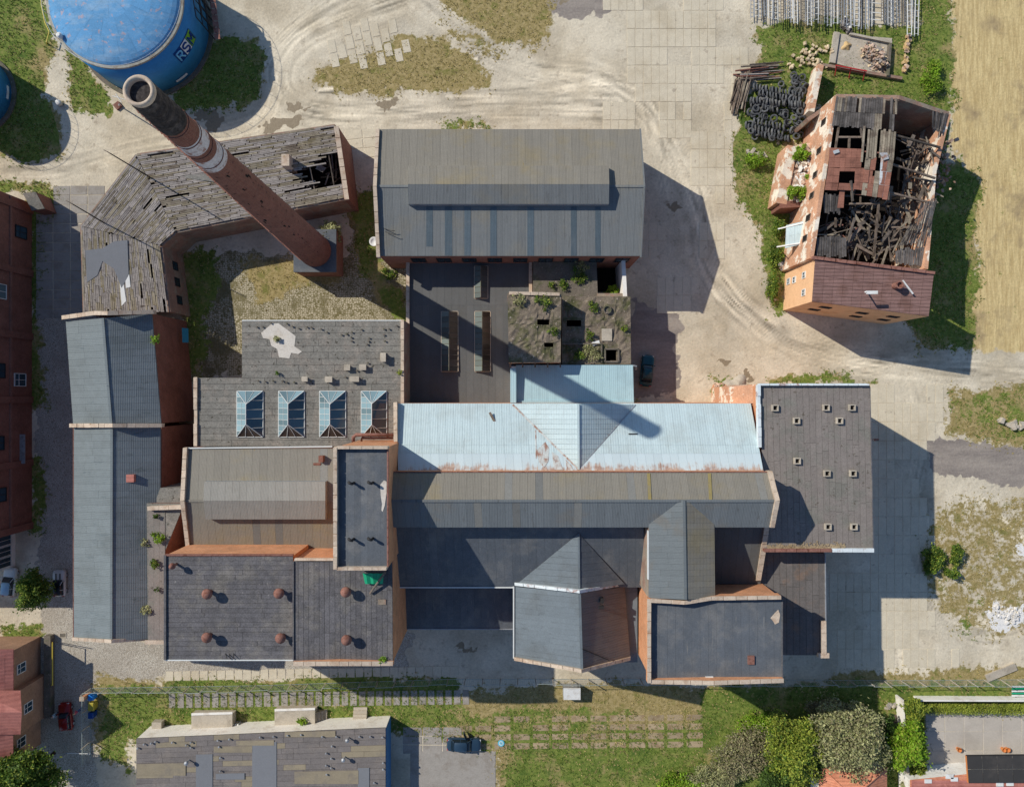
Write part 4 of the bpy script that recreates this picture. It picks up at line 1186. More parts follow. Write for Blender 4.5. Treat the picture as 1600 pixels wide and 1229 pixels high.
sheets(rf, 'felt_strip', M['felt_blue'], q[0], q[1], q[2], q[3], 30, 1)
coping(sl, [P(624, 917.5, 12.15), P(804, 917.5, 12.15)], .14, .2, M['white_bar'], 'gutter')
s2 = thing('low_shed', 'low dark corrugated shed roof in the shade south of the lean-to', 'building', P(720, 950, 0))
q = [P(632, 917, 7.6), P(806, 917, 7.6), P(806, 982, 6.6), P(634, 982, 6.6)]
solid(s2, 'wall', q, 0, M['brick_dark'], .12)
rf = slab(s2, 'roof', q, .1, M['felt_blue'])
sheets(rf, 'roof_sheet', M['felt_blue'], q[0], q[1], q[2], q[3], 16, 1)
coping(s2, [P(634, 982.5, 6.7), P(803, 982.5, 6.7)], .12, .15, M['grey_metal'], 'gutter')
se = thing('east_lean_to', 'shaded lean-to roof between the cross wing and the flat eastern block', 'building', P(1150, 870, 0))
q = [P(1110, 823, 14.6), P(1200, 823, 14.6), P(1188, 912, 11.7), P(1106, 912, 11.7)]
solid(se, 'wall', q, 0, M['brick_orange'], .12)
rf = slab(se, 'roof', q, .1, M['felt_black'])
sheets(rf, 'felt_strip', M['felt_black'], q[0], q[1], q[2], q[3], 8, 1)
coping(se, [P(1199, 822, 15.1), P(1185, 907, 12.2)], .6, .8, M['coping'])

# ------------------------------------------------------------------ southern gabled wing
qg = thing('gabled_wing', 'slate grey and brown gabled wing with white copings facing the lawn', 'building', P(890, 960, 0))
w0, w1, r0, r1, e0, e1 = gable_y(qg, (916, 925, 916), (1029, 1045, 1029), (804, 803), (905.5, 909), (976, 985), 12.0, 16.0, 10.9, M['slate_slope'], 14, matE=M['brown_slope'])
solid(qg, 'wall', [w0, r0, e0, e1, r1, w1], 0, M['brick_red'], .14)
coping(qg, [P(804, 912, 12.5), P(906, 924, 16.5), P(976, 912, 11.4)], .35, .6, M['coping_white'])
coping(qg, [P(803, 1029, 12.4), P(909, 1048, 16.4), P(985.5, 1028.5, 11.2)], .4, .6, M['coping'])
coping(qg, [P(802.5, 916, 12.25), P(802.5, 1028, 12.25)], .16, .3, M['white_bar'], 'gutter')
# northern part running into the lean-to roof
na, nw, nr, nE = P(904, 833, 15.5), P(805, 914, 12.15), P(905, 922, 15.6), P(976, 912, 12.5)
o = MB(); o.v = [tuple(x) for x in (na, nw, nr, nE, P(824, 895, 11), P(960, 880, 11))]; o.f = [(0, 1, 2), (0, 2, 3), (1, 3, 2)]
nv = o.build('valley_roof', M['slate_slope'], qg)
def tri_strips(parent, apex, base0, base1, n, mat, name='felt_strip', lift=.03):
    for k in range(n):
        u0, u1 = k / n, (k + .97) / n
        qq = [lerp(apex, base0, u0), lerp(apex, base1, u0), lerp(apex, base1, u1), lerp(apex, base0, u1)]
        qq = [x + Vector((0, 0, lift + .008 * (k % 3))) for x in qq]
        if ((qq[1] - qq[0]).cross(qq[2] - qq[0])).z < 0 or k == 0:
            pass
        if k == 0:
            qq = [lerp(apex, base0, .01), lerp(apex, base1, .01)] + [lerp(apex, base1, u1), lerp(apex, base0, u1)]
            qq = [x + Vector((0, 0, lift)) for x in qq]
        if ((qq[1] - qq[0]).cross(qq[3] - qq[0])).z < 0: qq = qq[::-1]
        MB().hexa(qq, [x + Vector((0, 0, .03)) for x in qq]).build(name, mat, parent)
tri_strips(nv, na, nw, nr, 9, M['slate_slope'])
tri_strips(nv, na, nr, nE, 9, M['felt_blue'])
MB().bar(na + Vector((0, 0, .1)), nr + Vector((0, 0, .1)), .22, .08).build('ridge_cap', M['slate_slope'], qg)
MB().box(P(940, 936, 13.6), .4, .6, .6).box(P(938, 947, 13.6), .7, .35, .5).build('vent_box', M['dark_metal'], qg)
MB().tube([P(909, 1013, 16.1), P(952, 1031, 13.6)], .05, 5).build('cable', M['dark_metal'], qg)
gp = thing('narrow_link_roof', 'narrow grey roof strip between gabled wing and orange brick tower', 'building', P(990, 960, 0))
q = [P(970, 872, 10.3), P(996, 866, 10.3), P(996, 1034, 9.9), P(972, 1034, 9.9)]
solid(gp, 'wall', q, 0, M['brick_red'], .1)
rf = slab(gp, 'roof', q, .1, M['slate_slope'])
sheets(rf, 'felt_strip', M['slate_slope'], q[0], q[3], q[2], q[1], 12, 1)
MB().box(P(982, 902, 10.35), .9, .5, .4, .4).build('vent_grille', M['dark_metal'], gp)

# ------------------------------------------------------------------ cross wing and south-east tower
xw = thing('cross_wing', 'narrow gabled cross wing linking the main block to the brick tower', 'building', P(1060, 850, 0))
w0, w1, r0, r1, e0, e1 = gable_y(xw, (781, 781, 781), (934, 936, 934), (1014, 1013.5), (1068.5, 1071), (1115.5, 1117.5), 18.05, 19.35, 18.05, M['grey_roof_y'], 17, matE=M['tan_roof'])
solid(xw, 'wall', [w0, r0, e0, e1, r1, w1], 0, M['brick_old'], .14)
coping(xw, [P(1013, 829, 18.1), P(1013, 905, 18.1)], .12, .5, M['white_bar'], 'gutter')
st = thing('brick_tower', 'orange brick tower with grey flat roof and beige coping at the lawn', 'building', P(1095, 1000, 0))
hD = 17.8
q = [P(1017, 937, hD), P(1221, 934, hD), P(1223, 1062, hD), P(1017, 1062, hD)]
solid(st, 'wall', q, 0, M['brick_orange'], .1)
rf = slab(st, 'roof', q, .1, M['felt_blue'])
sheets(rf, 'felt_strip', M['felt_blue'], q[0], q[1], q[2], q[3], 16, 1, jit=.006)
coping(st, [P(1014.5, 935, hD + .8), P(1014.5, 1067, hD + .8)], .42, 1.0, M['coping'], wall=M['brick_orange'])
coping(st, [P(1016.5, 938, hD + .8), P(1070, 941, hD + 1.2), P(1112, 934.5, hD + .85), P(1221, 933, hD + .8)], .42, 1.2, M['coping'], wall=M['brick_orange'])
coping(st, [P(1016.5, 1065, hD + .7), P(1116, 1066.5, hD + 1.3), P(1225, 1063, hD + .7)], .45, 1.3, M['coping'], wall=M['brick_orange'])
coping(st, [P(1222.5, 936, hD + .15), P(1222.5, 1060, hD + .15)], .12, .3, M['felt_dark'], 'verge')
MB().box(P(1173, 1030, hD + .05), .75, 1.0, .2).build('hatch', M['rust_metal'], st)
MB().box(P(1108, 1057, hD + .05), .9, .18, .15).build('loose_board', M['white_paint'], st)
slab(st, 'bare_patch', [P(x, y, hD + .08) for x, y in ((1204, 965), (1210, 958), (1216, 952), (1219, 960), (1217, 972), (1211, 975), (1208, 970))], .02, M['coping'])

# ------------------------------------------------------------------ flat eastern block
eb = thing('flat_block', 'brown felt flat roof block with eleven small square vents', 'building', P(1275, 730, 0))
hB = 14.0
q = [P(1187, 602, hB), P(1359, 602, hB), P(1364, 858, hB), P(1194, 858, hB)]
solid(eb, 'wall', q, 0, M['brick_orange'], .12)
rf = slab(eb, 'roof', q, .1, M['seam'])
sheets(rf, 'felt_strip', M['felt_brown'], q[0], q[1], q[2], q[3], 18, 4, gap=.03, jit=.015, rag=.45)
coping(eb, [P(1186, 601, hB + .5), P(1187.5, 699, hB + .5)], .4, .7, M['coping_white'])
coping(eb, [P(1186, 600.5, hB + .5), P(1359, 600.5, hB + .5)], .25, .6, M['coping_white'])
coping(eb, [P(1194, 859.5, hB + .45), P(1300, 859.5, hB + .45)], .4, .6, M['rust_metal'])
coping(eb, [P(1301, 859.5, hB + .45), P(1366, 859.5, hB + .45)], .45, .6, M['coping_white'])
coping(eb, [P(1359.5, 604, hB + .12), P(1364.5, 857, hB + .12)], .1, .2, M['felt_dark'], 'verge')
for x, y in ((1210, 637), (1289.5, 636.5), (1330, 636.5), (1243.5, 657), (1310.5, 657), (1244.5, 719.5), (1291, 739), (1331.5, 739), (1292.5, 822), (1333, 822)):
    c = P(x, y, hB + .05)
    mb = MB()
    for dx, dy, sx, sy in ((-.32, 0, .12, .76), (.32, 0, .12, .76), (0, .32, .52, .12), (0, -.32, .52, .12)):
        mb.box(c + Vector((dx, dy, 0)), sx, sy, .38)
    v = mb.build('vent_box', M['concrete'], eb)
    MB().box(c + Vector((0, 0, .02)), .5, .5, .04).build('vent_opening', M['void'], v)
lf = MB()
for k in range(420):
    x = random.uniform(1198, 1320); y = 857 - abs(random.gauss(0, 4)); p = P(x, y, hB + .1)
    s_ = random.uniform(.06, .16); a_ = random.uniform(0, 3)
    lf.poly([p + Vector((s_ * math.cos(a_ + t_), s_ * math.sin(a_ + t_), random.uniform(0, .06))) for t_ in (0, 1.6, 3.1, 4.7)])
props(lf.build('leaf_litter', M['soil'], None, kind='stuff', origin=P(1250, 855, hB)), 'brown leaf litter along the parapet of the brown flat roof', 'litter')
MB().tube([P(1360, 687, 12.5), P(1369, 685.5, 12.6)], .05, 6).box(P(1369, 686.5, 12.45), .5, .25, .18).build('wall_lamp', M['rust_metal'], eb)
ke = thing('rusty_shed', 'low brown felt roof with rust stains between brick tower and flat block', 'building', P(1250, 945, 0))
hK = 11.2
q = [P(1188, 858, hK), P(1289, 864, hK), P(1291, 1023, hK), P(1188, 1023, hK)]
solid(ke, 'wall', q, 0, M['brick_dark'], .12)
rf = slab(ke, 'roof', q, .1, M['seam'])
sheets(rf, 'felt_strip', M['felt_rust'], q[0], q[1], q[2], q[3], 10, 3, gap=.035, jit=.015, rag=.4)
coping(ke, [P(1287.5, 970, hK + .55), P(1287.8, 1022, hK + .55)], .6, .6, M['coping'])
coping(ke, [P(1279, 1024, hK + .5), P(1296, 1024, hK + .5)], .6, .7, M['coping'])
coping(ke, [P(1289.5, 864, hK + .15), P(1290.5, 970, hK + .15)], .12, .2, M['grey_metal'], 'verge')

# ------------------------------------------------------------------ long blue grey building (west)
wl = thing('long_west_building', 'long blue grey corrugated gable building along the western alley', 'building', P(185, 745, 0))
w0, w1, r0, r1, e0, e1 = gable_y(wl, (502, 497, 490), (662, 661, 661), (103, 114.5), (161, 174), (237.5, 252), 9.4, 12.0, 9.6, M['blue_grey_roof_y'], 16, matE=M['blue_grey_roof'])
solid(wl, 'wall', [w0, r0, e0, e1, r1, w1], 0, M['brick_dark'], .14)
w0, w1, r0, r1, e0, e1 = gable_y(wl, (667, 667, 667), (997, 1000, 997), (115, 115), (175, 174), (251, 251), 9.4, 12.0, 9.6, M['blue_grey_roof_y'], 30, matE=M['blue_grey_roof'])
sub = [P(115, 667, 9.4), P(175, 667, 12), P(251, 667, 9.6), P(251, 790, 9.6), P(228, 792, 10.2), P(228, 997, 10.2), P(174, 1000, 12), P(115, 997, 9.4)]
solid(wl, 'wall', sub, 0, M['brick_dark'], .3)
coping(wl, [P(96, 496, 9.9), P(146, 489, 12.2), P(168, 489, 12.8), P(240, 487, 10.2)], .5, .7, M['coping'])
coping(wl, [P(108, 664.5, 10.0), P(176, 664.5, 12.7), P(253, 664.5, 10.2)], .5, .7, M['coping'])
coping(wl, [P(112, 998, 9.7), P(174, 1001.5, 12.3), P(228, 998, 10.0)], .4, .7, M['coping'])
MB().bar(P(114.5, 668, 9.5), P(114.5, 997, 9.5), .1, .15).build('gutter', M['rust_metal'], wl)
bx = MB().box(P(208, 746, 10.6), .95, .95, .75); bx.build('chimney_stub', M['tile_red'], wl)
for k, yy in enumerate((540, 552, 600, 612, 632)):
    window(wl, P(237.5, 490, 0), P(252, 661, 0), .3 + k * .13, 4.0, 1.3, 1.9, (1, 0), M['dark_metal'], M['glass_dark'])
MB().bar(P(243, 520, 4.9), P(251.5, 780, 4.9), .9, 4.9, 0).build('buttress_wall', M['brick_dark'], wl)
k2 = thing('flat_link', 'narrow flat felt roof with weeds between long west building and vent block', 'building', P(245, 900, 0))
q = [P(229, 786, 10.4), P(288, 786, 10.4), P(258, 860, 10.4), P(258, 1000, 10.4), P(231, 1000, 10.4)]
solid(k2, 'wall', q, 0, M['brick_dark'], .1)
rf = slab(k2, 'roof', q, .1, M['felt_grey'])
sheets(rf, 'felt_strip', M['felt_brown'], P(232, 790, 10.42), P(258, 790, 10.42), P(258, 1000, 10.42), P(232, 1000, 10.42), 3, 5)
coping(k2, [P(230, 794, 11.0), P(284, 792, 11.3)], .5, .8, M['coping'])
coping(k2, [P(226, 1003, 10.5), P(256, 1003, 10.5)], .5, .5, M['coping'])
dk = thing('dark_passage_roof', 'small grey roof in the gap between west building and skylight roof', 'building', P(275, 760, 0))
q = [P(250, 762, 9.9), P(285, 762, 9.9), P(285, 790, 9.9), P(240, 790, 9.9)]
solid(dk, 'roof_block', q, 0, M['felt_grey'])

# ------------------------------------------------------------------ red brick factory and its wing at the left edge
fb = thing('red_brick_factory', 'tall dark red brick factory wall along the left edge', 'building', P(20, 570, 0))
x_e = 50
zt = 15.0
fq = [P(50, 318, 0), P(50, 824, 0), P(-140, 824, 0), P(-140, 300, 0)]
solid(fb, 'wall', [Vector((p.x, p.y, zt)) for p in fq], 0, M['brick_dark'], 0)
slab(fb, 'roof', [Vector((p.x, p.y, zt + .3)) for p in fq], .3, M['felt_dark'])
for k in range(6):
    y = 330 + k * 98
    c = P(50.6, y, 0)
    MB().box(c, .35, .9, zt - .4).build('pilaster', M['brick_dark'], fb)
for z in (4.2, 8.6, 13.6):
    MB().box(P(50.8, 571, 0) + Vector((0, 0, z)), .22, 45.4, .35).build('string_course', M['brick_red'], fb)
for t_, z, w, h_ in ((.1, 1.2, 1.6, 2.2), (.29, 5.2, 1.9, 2.4), (.52, 5.4, 1.9, 2.4), (.545, 1.4, 1.7, 2.2), (.73, 5.6, 1.8, 2.4), (.88, 5.2, 1.8, 2.4)):
    window(fb, P(50.4, 318, 0), P(50.4, 824, 0), t_, z, w, h_, (1, 0), M['white_paint'] if t_ in (.29, .545) else M['dark_metal'], M['glass_sky'] if t_ == .29 else M['glass_dark'])
MB().box(P(44, 699, 0) + Vector((.55, 0, 2.4)), 1.4, 4.0, .12).build('door_canopy', M['grey_metal'], fb)
sh = thing('corner_shed', 'small dark shed roof at the north corner of the red brick factory', 'shed', P(52, 315, 0))
q = [P(36, 302, 3.2), P(56, 300, 3.2), P(70, 326, 2.6), P(50, 329, 2.6)]
solid(sh, 'wall', q, 0, M['brick_dark'], .08); slab(sh, 'roof', [p + Vector((0, 0, .06)) for p in q], .1, M['felt_grey'])
n2 = thing('glazed_wing', 'glazed dark blue wing below the red brick factory', 'building', P(5, 855, 0))
fq = [P(24, 828, 0), P(24, 884, 0), P(-140, 884, 0), P(-140, 828, 0)]
solid(n2, 'wall', [Vector((p.x, p.y, 8.5)) for p in fq], 0, M['white_wall'], 0)
slab(n2, 'roof', [Vector((p.x, p.y, 8.7)) for p in fq], .2, M['felt_dark'])
for k in range(3):
    window(n2, P(24.4, 828, 0), P(24.4, 884, 0), .2 + k * .3, 1.0, 1.3, 5.5, (1, 0), M['white_paint'], M['glass_dark'])

# ------------------------------------------------------------------ brick house bottom left
rh = thing('brick_house', 'brick house with red painted roof at the lower left corner', 'house', P(20, 1100, 0))
hw = 5.6
def rv(px, py, h_=hw): return P(px, py, h_)
wq = [rv(20, 1016), rv(20, 1078), rv(31, 1078), rv(31, 1147), rv(20, 1147), rv(20, 1194), rv(-140, 1194), rv(-140, 1016)]
solid(rh, 'wall', wq, 0, M['house_wall'], .05)
def rpoly(name, pts, mat): return slab(rh, name, pts, .1, mat)
ri = 8.6
rf = rpoly('roof', [P(20.8, 1014, 6.05), P(-60, 1014, ri), P(-60, 1080, ri), P(20.8, 1080, 6.05)], M['tile_red'])
A_, B_, C_, D_ = P(21, 1014, 6.1), P(21, 1196, 6.1), P(-60, 1196, ri), P(-60, 1014, ri)
sheets(rf, 'roof_sheet', M['tile_red'], A_, B_, C_, D_, 14, 6, jit=.015)
# dormer gable facing east
gd0, gd1, ga, gb_ = P(32, 1078, 6.1), P(32, 1147, 6.1), P(34, 1112, 8.0), P(-40, 1112, 8.2)
o = MB(); o.v = [tuple(x) for x in (gd0, ga, gb_, gd1, P(-40, 1078, 8.0), P(-40, 1147, 8.0))]; o.f = [(0, 1, 2, 4)[::-1], (1, 3, 5, 2)[::-1], (0, 3, 1)]
dm = o.build('dormer_roof', M['tile_red'], rh)
for t_, (ax, ay), (bx_, by) in ((.55, (20, 1016), (20, 1078)), (.5, (31, 1078), (31, 1147)), (.45, (20, 1147), (20, 1194))):
    wa, wb = rv(ax, ay), rv(bx_, by)
    window(rh, wa, wb, t_, 3.2, 1.3, 1.6, (1, 0), M['white_paint'], M['glass_dark'])
MB().bar(Vector((rv(31, 1147).x + .55, rv(31, 1147).y, .9)), Vector((rv(31, 1010).x + .55, rv(31, 1012).y, .9)), .9, .9).build('plinth', M['concrete_dark'], rh)
for k in range(3):
    MB().box(P(58, 1040 + k * 52, 0), .8, 1.1, 1.3).build('meter_box', M['grey_metal'], rh)
# ------------------------------------------------------------------ L-shaped building with bleached plank roof
pb = thing('plank_roof_building', 'bent low brick building with bleached plank roof and collapsed corner', 'building', P(300, 350, 0))
ho, hi_ = 7.2, 6.0
o_ = [P(523, 196, ho), P(213, 242, ho), P(127, 353, ho), P(131, 490, ho)]      # outer eave
i_ = [P(538, 309, hi_), P(250, 381, hi_), P(250, 381, hi_), P(263, 487, hi_)]  # inner eave
i_[0] = P(540, 309, hi_); i_[1] = P(274, 361, hi_); i_[2] = P(250, 383, hi_)
def rafters(parent, a, b, c, d, n):
    for k in range(n):
        u = (k + .5) / n
        p0 = lerp(a, b, u) - Vector((0, 0, .1)); p1 = lerp(d, c, u) - Vector((0, 0, .1))
        MB().bar(p0, p1, .14, .18).build('rafter', M['timber_char'], parent)
BUDGET = [285]
def planks(parent, mats, a, b, c, d, n, m, skip, keep):
    """plank roof: some planks as parts of their own, the rest joined as stuff"""
    rest = {}
    for i in range(n):
        off = random.uniform(-.5, .5)
        for j in range(-1, m + 1):
            v0, v1 = (j + off) / m, (j + 1 + off) / m
            v0, v1 = max(v0, 0), min(v1, 1)
            if v1 - v0 < .02: continue
            u0, u1 = (i + .06) / n, (i + 1 - random.choice([.06, .1, .16])) / n
            um, vm = (u0 + u1) / 2, (v0 + v1) / 2
            if skip(i, j, um, vm): continue
            sk_ = random.uniform(-.12, .12) / n
            z = random.uniform(.02, .07)
            q = []
            for u, v, zz in ((u0, v0, 0), (u1, v0, 0), (u1 + sk_, v1 - .004, random.uniform(0, .05)), (u0 + sk_, v1 - .004, random.uniform(0, .05))):
                p = lerp(lerp(a, b, u), lerp(d, c, u), v); q.append(Vector((p.x, p.y, p.z + z + zz)))
            if ((q[1] - q[0]).cross(q[2] - q[0])).z < 0: q = [q[0], q[3], q[2], q[1]]
            mt = random.choice(mats); top = [x + Vector((0, 0, .04)) for x in q]
            if BUDGET[0] > 0 and random.random() < keep:
                BUDGET[0] -= 1; MB().hexa(q, top).build('plank', mt, parent)
            else:
                rest.setdefault(mt.name, (mt, MB()))[1].hexa(q, top)
    for mt, mb in rest.values():
        mb.build('plank', mt, parent, kind='stuff')
# outer walls, inner walls and gable
for k in range(3):
    MB().bar(o_[k] - Vector((0, 0, .14)), o_[k + 1] - Vector((0, 0, .14)), .45, 1, 0).build('wall', M['brick_old'], pb)
for k in range(3):
    MB().bar(i_[k] - Vector((0, 0, .14)), i_[k + 1] - Vector((0, 0, .14)), .45, 1, 0).build('wall', M['brick_old'], pb)
MB().bar(P(525, 198, ho + .5), P(541, 311, hi_ + .5), .55, 1, 0).build('wall', M['brick_red'], pb)
coping(pb, [P(525, 197, ho + .6), P(542, 312, hi_ + .6)], .6, .12, M['coping'])
MB().poly(ccw([P(520, 200, 1), P(213, 246, 1), P(130, 355, 1), P(133, 488, 1), P(262, 486, 1), P(252, 383, 1), P(275, 363, 1), P(536, 308, 1)])).build('floor', M['void'], pb)
pA = lerp(o_[1], i_[1], 0)
NEmats = [M['plank'], M['plank'], M['plank'], M['plank_moss'], M['plank_tan']]
def skipNE(i, j, u, v):
    # u: from outer eave to inner eave, v: from west hinge to east end
    if v > .83 and .36 < u < .8 and not (v < .9 and u < .5): return True
    if .78 < v <= .84 and .52 < u < .68: return True
    if .70 < v < .76 and .72 < u < .82: return random.random() < .6
    return random.random() < .012
rf = thing  # (kept for readability below)
roofA = MB().bar(lerp(o_[1], i_[1], .02), lerp(o_[0], i_[0], .02), .12, .14).build('roof', M['timber'], pb)
planks(roofA, NEmats, o_[1], i_[1], i_[0], o_[0], 46, 8, skipNE, .55)
rafters(pb, o_[1], o_[0], i_[0], i_[1], 9)
roofB = MB().bar(lerp(o_[2], i_[2], .02), lerp(o_[1], i_[1], .02), .12, .14).build('roof', M['timber'], pb)
planks(roofB, NEmats, o_[2], i_[2], i_[1], o_[1], 46, 4, lambda i, j, u, v: random.random() < .035, .45)
rafters(pb, o_[2], o_[1], i_[1], i_[2], 5)
roofC = MB().bar(lerp(o_[3], i_[3], .02), lerp(o_[2], i_[2], .02), .12, .14).build('roof', M['timber'], pb)
planks(roofC, [M['plank'], M['plank_moss'], M['plank']], o_[3], i_[3], i_[2], o_[2], 46, 5, lambda i, j, u, v: random.random() < .03, .45)
rafters(pb, o_[3], o_[2], i_[2], i_[3], 5)
# flat felt remains on the west arm and beside the chimney
def on_c(px, py):   # height on the west arm
    return ho - (px - 128) / 130 * (ho - hi_) + .15
slab(pb, 'felt_sheet', [P(x, y, on_c(x, y)) for x, y in ((133, 391), (160, 388), (178, 377), (199, 375), (201, 430), (190, 450), (178, 420), (160, 408), (152, 430), (136, 441))], .04, M['felt_new'])
slab(pb, 'felt_sheet', [P(x, y, ho - .35) for x, y in ((268, 236), (288, 231), (330, 262), (352, 285), (340, 285), (290, 278))], .04, M['felt_grey'])
slab(pb, 'felt_sheet', [P(x, y, on_c(x, y)) for x, y in ((194, 420), (202, 430), (204, 448), (197, 450))], .04, M['white_paint'])
slab(pb, 'felt_sheet', [P(x, y, on_c(x, y)) for x, y in ((187, 440), (192, 436), (197, 470), (190, 478))], .04, M['white_paint'])
st_ = MB().box(P(458.5, 263, 5.0), 1.0, 1.5, 3.4).build('chimney_stack', M['coping'], pb)
MB().lathe([(.14, 0), (.14, .04)], P(457, 259.5, 8.41), 10).lathe([(.14, 0), (.14, .04)], P(458, 266.5, 8.41), 10).build('flue', M['void'], st_)
for x, y, w, h_ in ((400, 337, 1.2, 1.4), (350, 348, 1.4, 1.5), (310, 356, 1.2, 1.4), (480, 324, 1.4, 1.3)):
    t_ = (x - 274) / (540 - 274)
    window(pb, i_[1], i_[0], t_, 2.4, w, h_, (.2, -1), M['dark_metal'], M['glass_dark'])
for t_ in (.25, .5, .78):
    window(pb, i_[2] + Vector((.22, 0, 0)), i_[3] + Vector((.22, 0, 0)), t_, 2.2, 1.1, 1.3, (1, 0), M['dark_metal'], M['glass_dark'])
deb = thing('roof_debris', 'fallen boards and a grey sheet inside the collapsed corner of the plank roof', 'debris', P(500, 270, 1))
for k in range(26):
    x, y = random.uniform(474, 530), random.uniform(240, 296); a_ = random.uniform(0, 3.14); L_ = random.uniform(1, 2.8)
    d = Vector((math.cos(a_), math.sin(a_), random.uniform(-.2, .2))) * L_ / 2
    c = P(x, y, random.uniform(1.4, 2.6))
    MB().bar(c - d, c + d, .18, .06).build('board', random.choice([M['timber'], M['plank'], M['timber_char']]), deb)
sheets(deb, 'sheet', M['zinc_sheet'], P(497, 256, 3), P(510, 262, 3), P(505, 270, 2.6), P(493, 264, 2.6), 4, 1, jit=.05)
tl = thing('teal_awning', 'teal sheet awning below the east wall of the long west building', 'awning', P(288, 522, 0))
slab(tl, 'sheet', [P(284, 512, 3.2), P(294, 513, 2.8), P(294.5, 535, 2.8), P(285, 535, 3.2)], .05, M['teal'])
for x, y in ((293, 514), (293.5, 534)):
    MB().tube([P(x, y, 0), P(x, y, 2.8)], .05).build('post', M['dark_metal'], tl)
# lightning masts
for (bx0, by0), (tx, ty), hb, ht, lab in (((236, 278), (167.5, 237), 6.6, 16.5, 'thin tall mast rising from the plank roof nearest the chimney'), ((164, 349), (108.5, 316), 6.8, 14.0, 'thin tall mast rising from the bend of the plank roof')):
    ms = thing('roof_mast', lab, 'mast', P(bx0, by0, hb))
    b0 = P(bx0, by0, hb); t0 = P(tx, ty, ht)
    MB().tube([b0, t0], [.09, .06], 6).build('pole', M['dark_metal'], ms)
    MB().tube([t0 + Vector((-.4, .2, 0)), t0 + Vector((.4, -.2, 0))], .05, 5).build('crossbar', M['timber'], ms)

# ------------------------------------------------------------------ chimney
ch = thing('brick_chimney', 'tall tapering brick chimney with sooty top and two white bands', 'chimney', P(504, 401, 0))
cb_ = Vector(((-295) * S, 213.5 * S, 0))
ct_ = Vector(((-285) * S, 231 * S, 51.2))
def cax(z):
    u = (z - 4.2) / (51.2 - 4.2)
    return ((ct_.x - cb_.x) * u, (ct_.y - cb_.y) * u)
def crad(z):
    u = (z - 4.2) / 47.0
    return 2.2 + (1.02 - 2.2) * u
MB().box(cb_, 5.6, 5.6, 4.0).build('plinth', M['brick_red'], ch)
MB().box(cb_ + Vector((0, 0, 4.0)), 5.75, 5.75, .25).build('plinth_cap', M['felt_blue'], ch)
def shaft(name, z0, z1, mat, extra=0.0, n=16):
    zs = [z0 + (z1 - z0) * k / n for k in range(n + 1)]
    return MB().lathe([(crad(z) + extra, z) for z in zs], cb_, 8 if z1 < 38 else 32, cax).build(name, mat, ch, False)
shaft('shaft', 4.2, 38.6, M['chimney_brick'], n=20)
shaft('painted_band', 38.6, 40.8, M['band_white'], n=4)
shaft('shaft_upper', 40.8, 42.2, M['chimney_brick'], n=4)
shaft('painted_band', 42.2, 44.0, M['band_white'], n=4)
shaft('shaft_upper', 44.0, 46.2, M['chimney_brick'], n=4)
MB().lathe([(crad(z) + .02 + .05 * (k % 2), z) for k, z in enumerate(np.linspace(46.2, 50.8, 11))], cb_, 32, cax).build('sooty_top', M['soot_brick'], ch, False)
rim = MB(); n_ = 40; ax_, ay_ = cax(51.2)
for r_, z in ((1.06, 50.8), (1.1, 51.15), (1.02, 51.25), (.86, 51.25), (.8, 51.1), (.78, 46.0)):
    for j in range(n_):
        a_ = 2 * math.pi * j / n_
        rim.v.append((cb_.x + ax_ + r_ * math.cos(a_), cb_.y + ay_ + r_ * math.sin(a_), z))
for k in range(5):
    for j in range(n_):
        l = (j + 1) % n_
        rim.f.append((k * n_ + j, k * n_ + l, (k + 1) * n_ + l, (k + 1) * n_ + j))
rim.build('rim', M['coping'], ch, True)
MB().lathe([(.77, 0), (.77, .02)], (cb_.x + ax_, cb_.y + ay_, 50.5), 24).build('flue', M['void'], ch)
hoops = MB()
for z in np.arange(8, 46, 2.1):
    ox, oy = cax(z)
    for r0_, z0_ in ((crad(z) + .04, z),):
        hoops.lathe([(r0_ + .005, 0), (r0_ + .02, .09)], (cb_.x + ox, cb_.y + oy, z0_), 8 if z < 38 else 32)
hoops.build('iron_hoops', M['chimney_brick'], ch)
ph = MB()
for k in range(300):
    z = 6 + (k // 8) * .85
    if z > 38: break
    a_ = math.pi / 8 + (k % 8) * math.pi / 4 + random.uniform(-.25, .25)
    # flat facets of the octagon
    fa = (math.floor(a_ / (math.pi / 4)) + .5) * math.pi / 4
    rr = crad(z) * math.cos(math.pi / 8) / math.cos(a_ - fa)
    ox, oy = cax(z)
    c = Vector((cb_.x + ox + rr * math.cos(a_), cb_.y + oy + rr * math.sin(a_), z + random.uniform(-.2, .2)))
    if k % 2 == (k // 8) % 2: ph.box(c, .12, .42, .6, fa)
ph.build('putlog_hole', M['void'], ch, kind='stuff')
rung = MB()
for z in np.arange(5, 50, .6):
    ox, oy = cax(z); a_ = R(215)
    rr = crad(z) + .02
    c = Vector((cb_.x + ox + rr * math.cos(a_), cb_.y + oy + rr * math.sin(a_), z))
    rung.box(c, .22, .4, .04, a_)
rung.build('ladder_rungs', M['rust_metal'], ch)

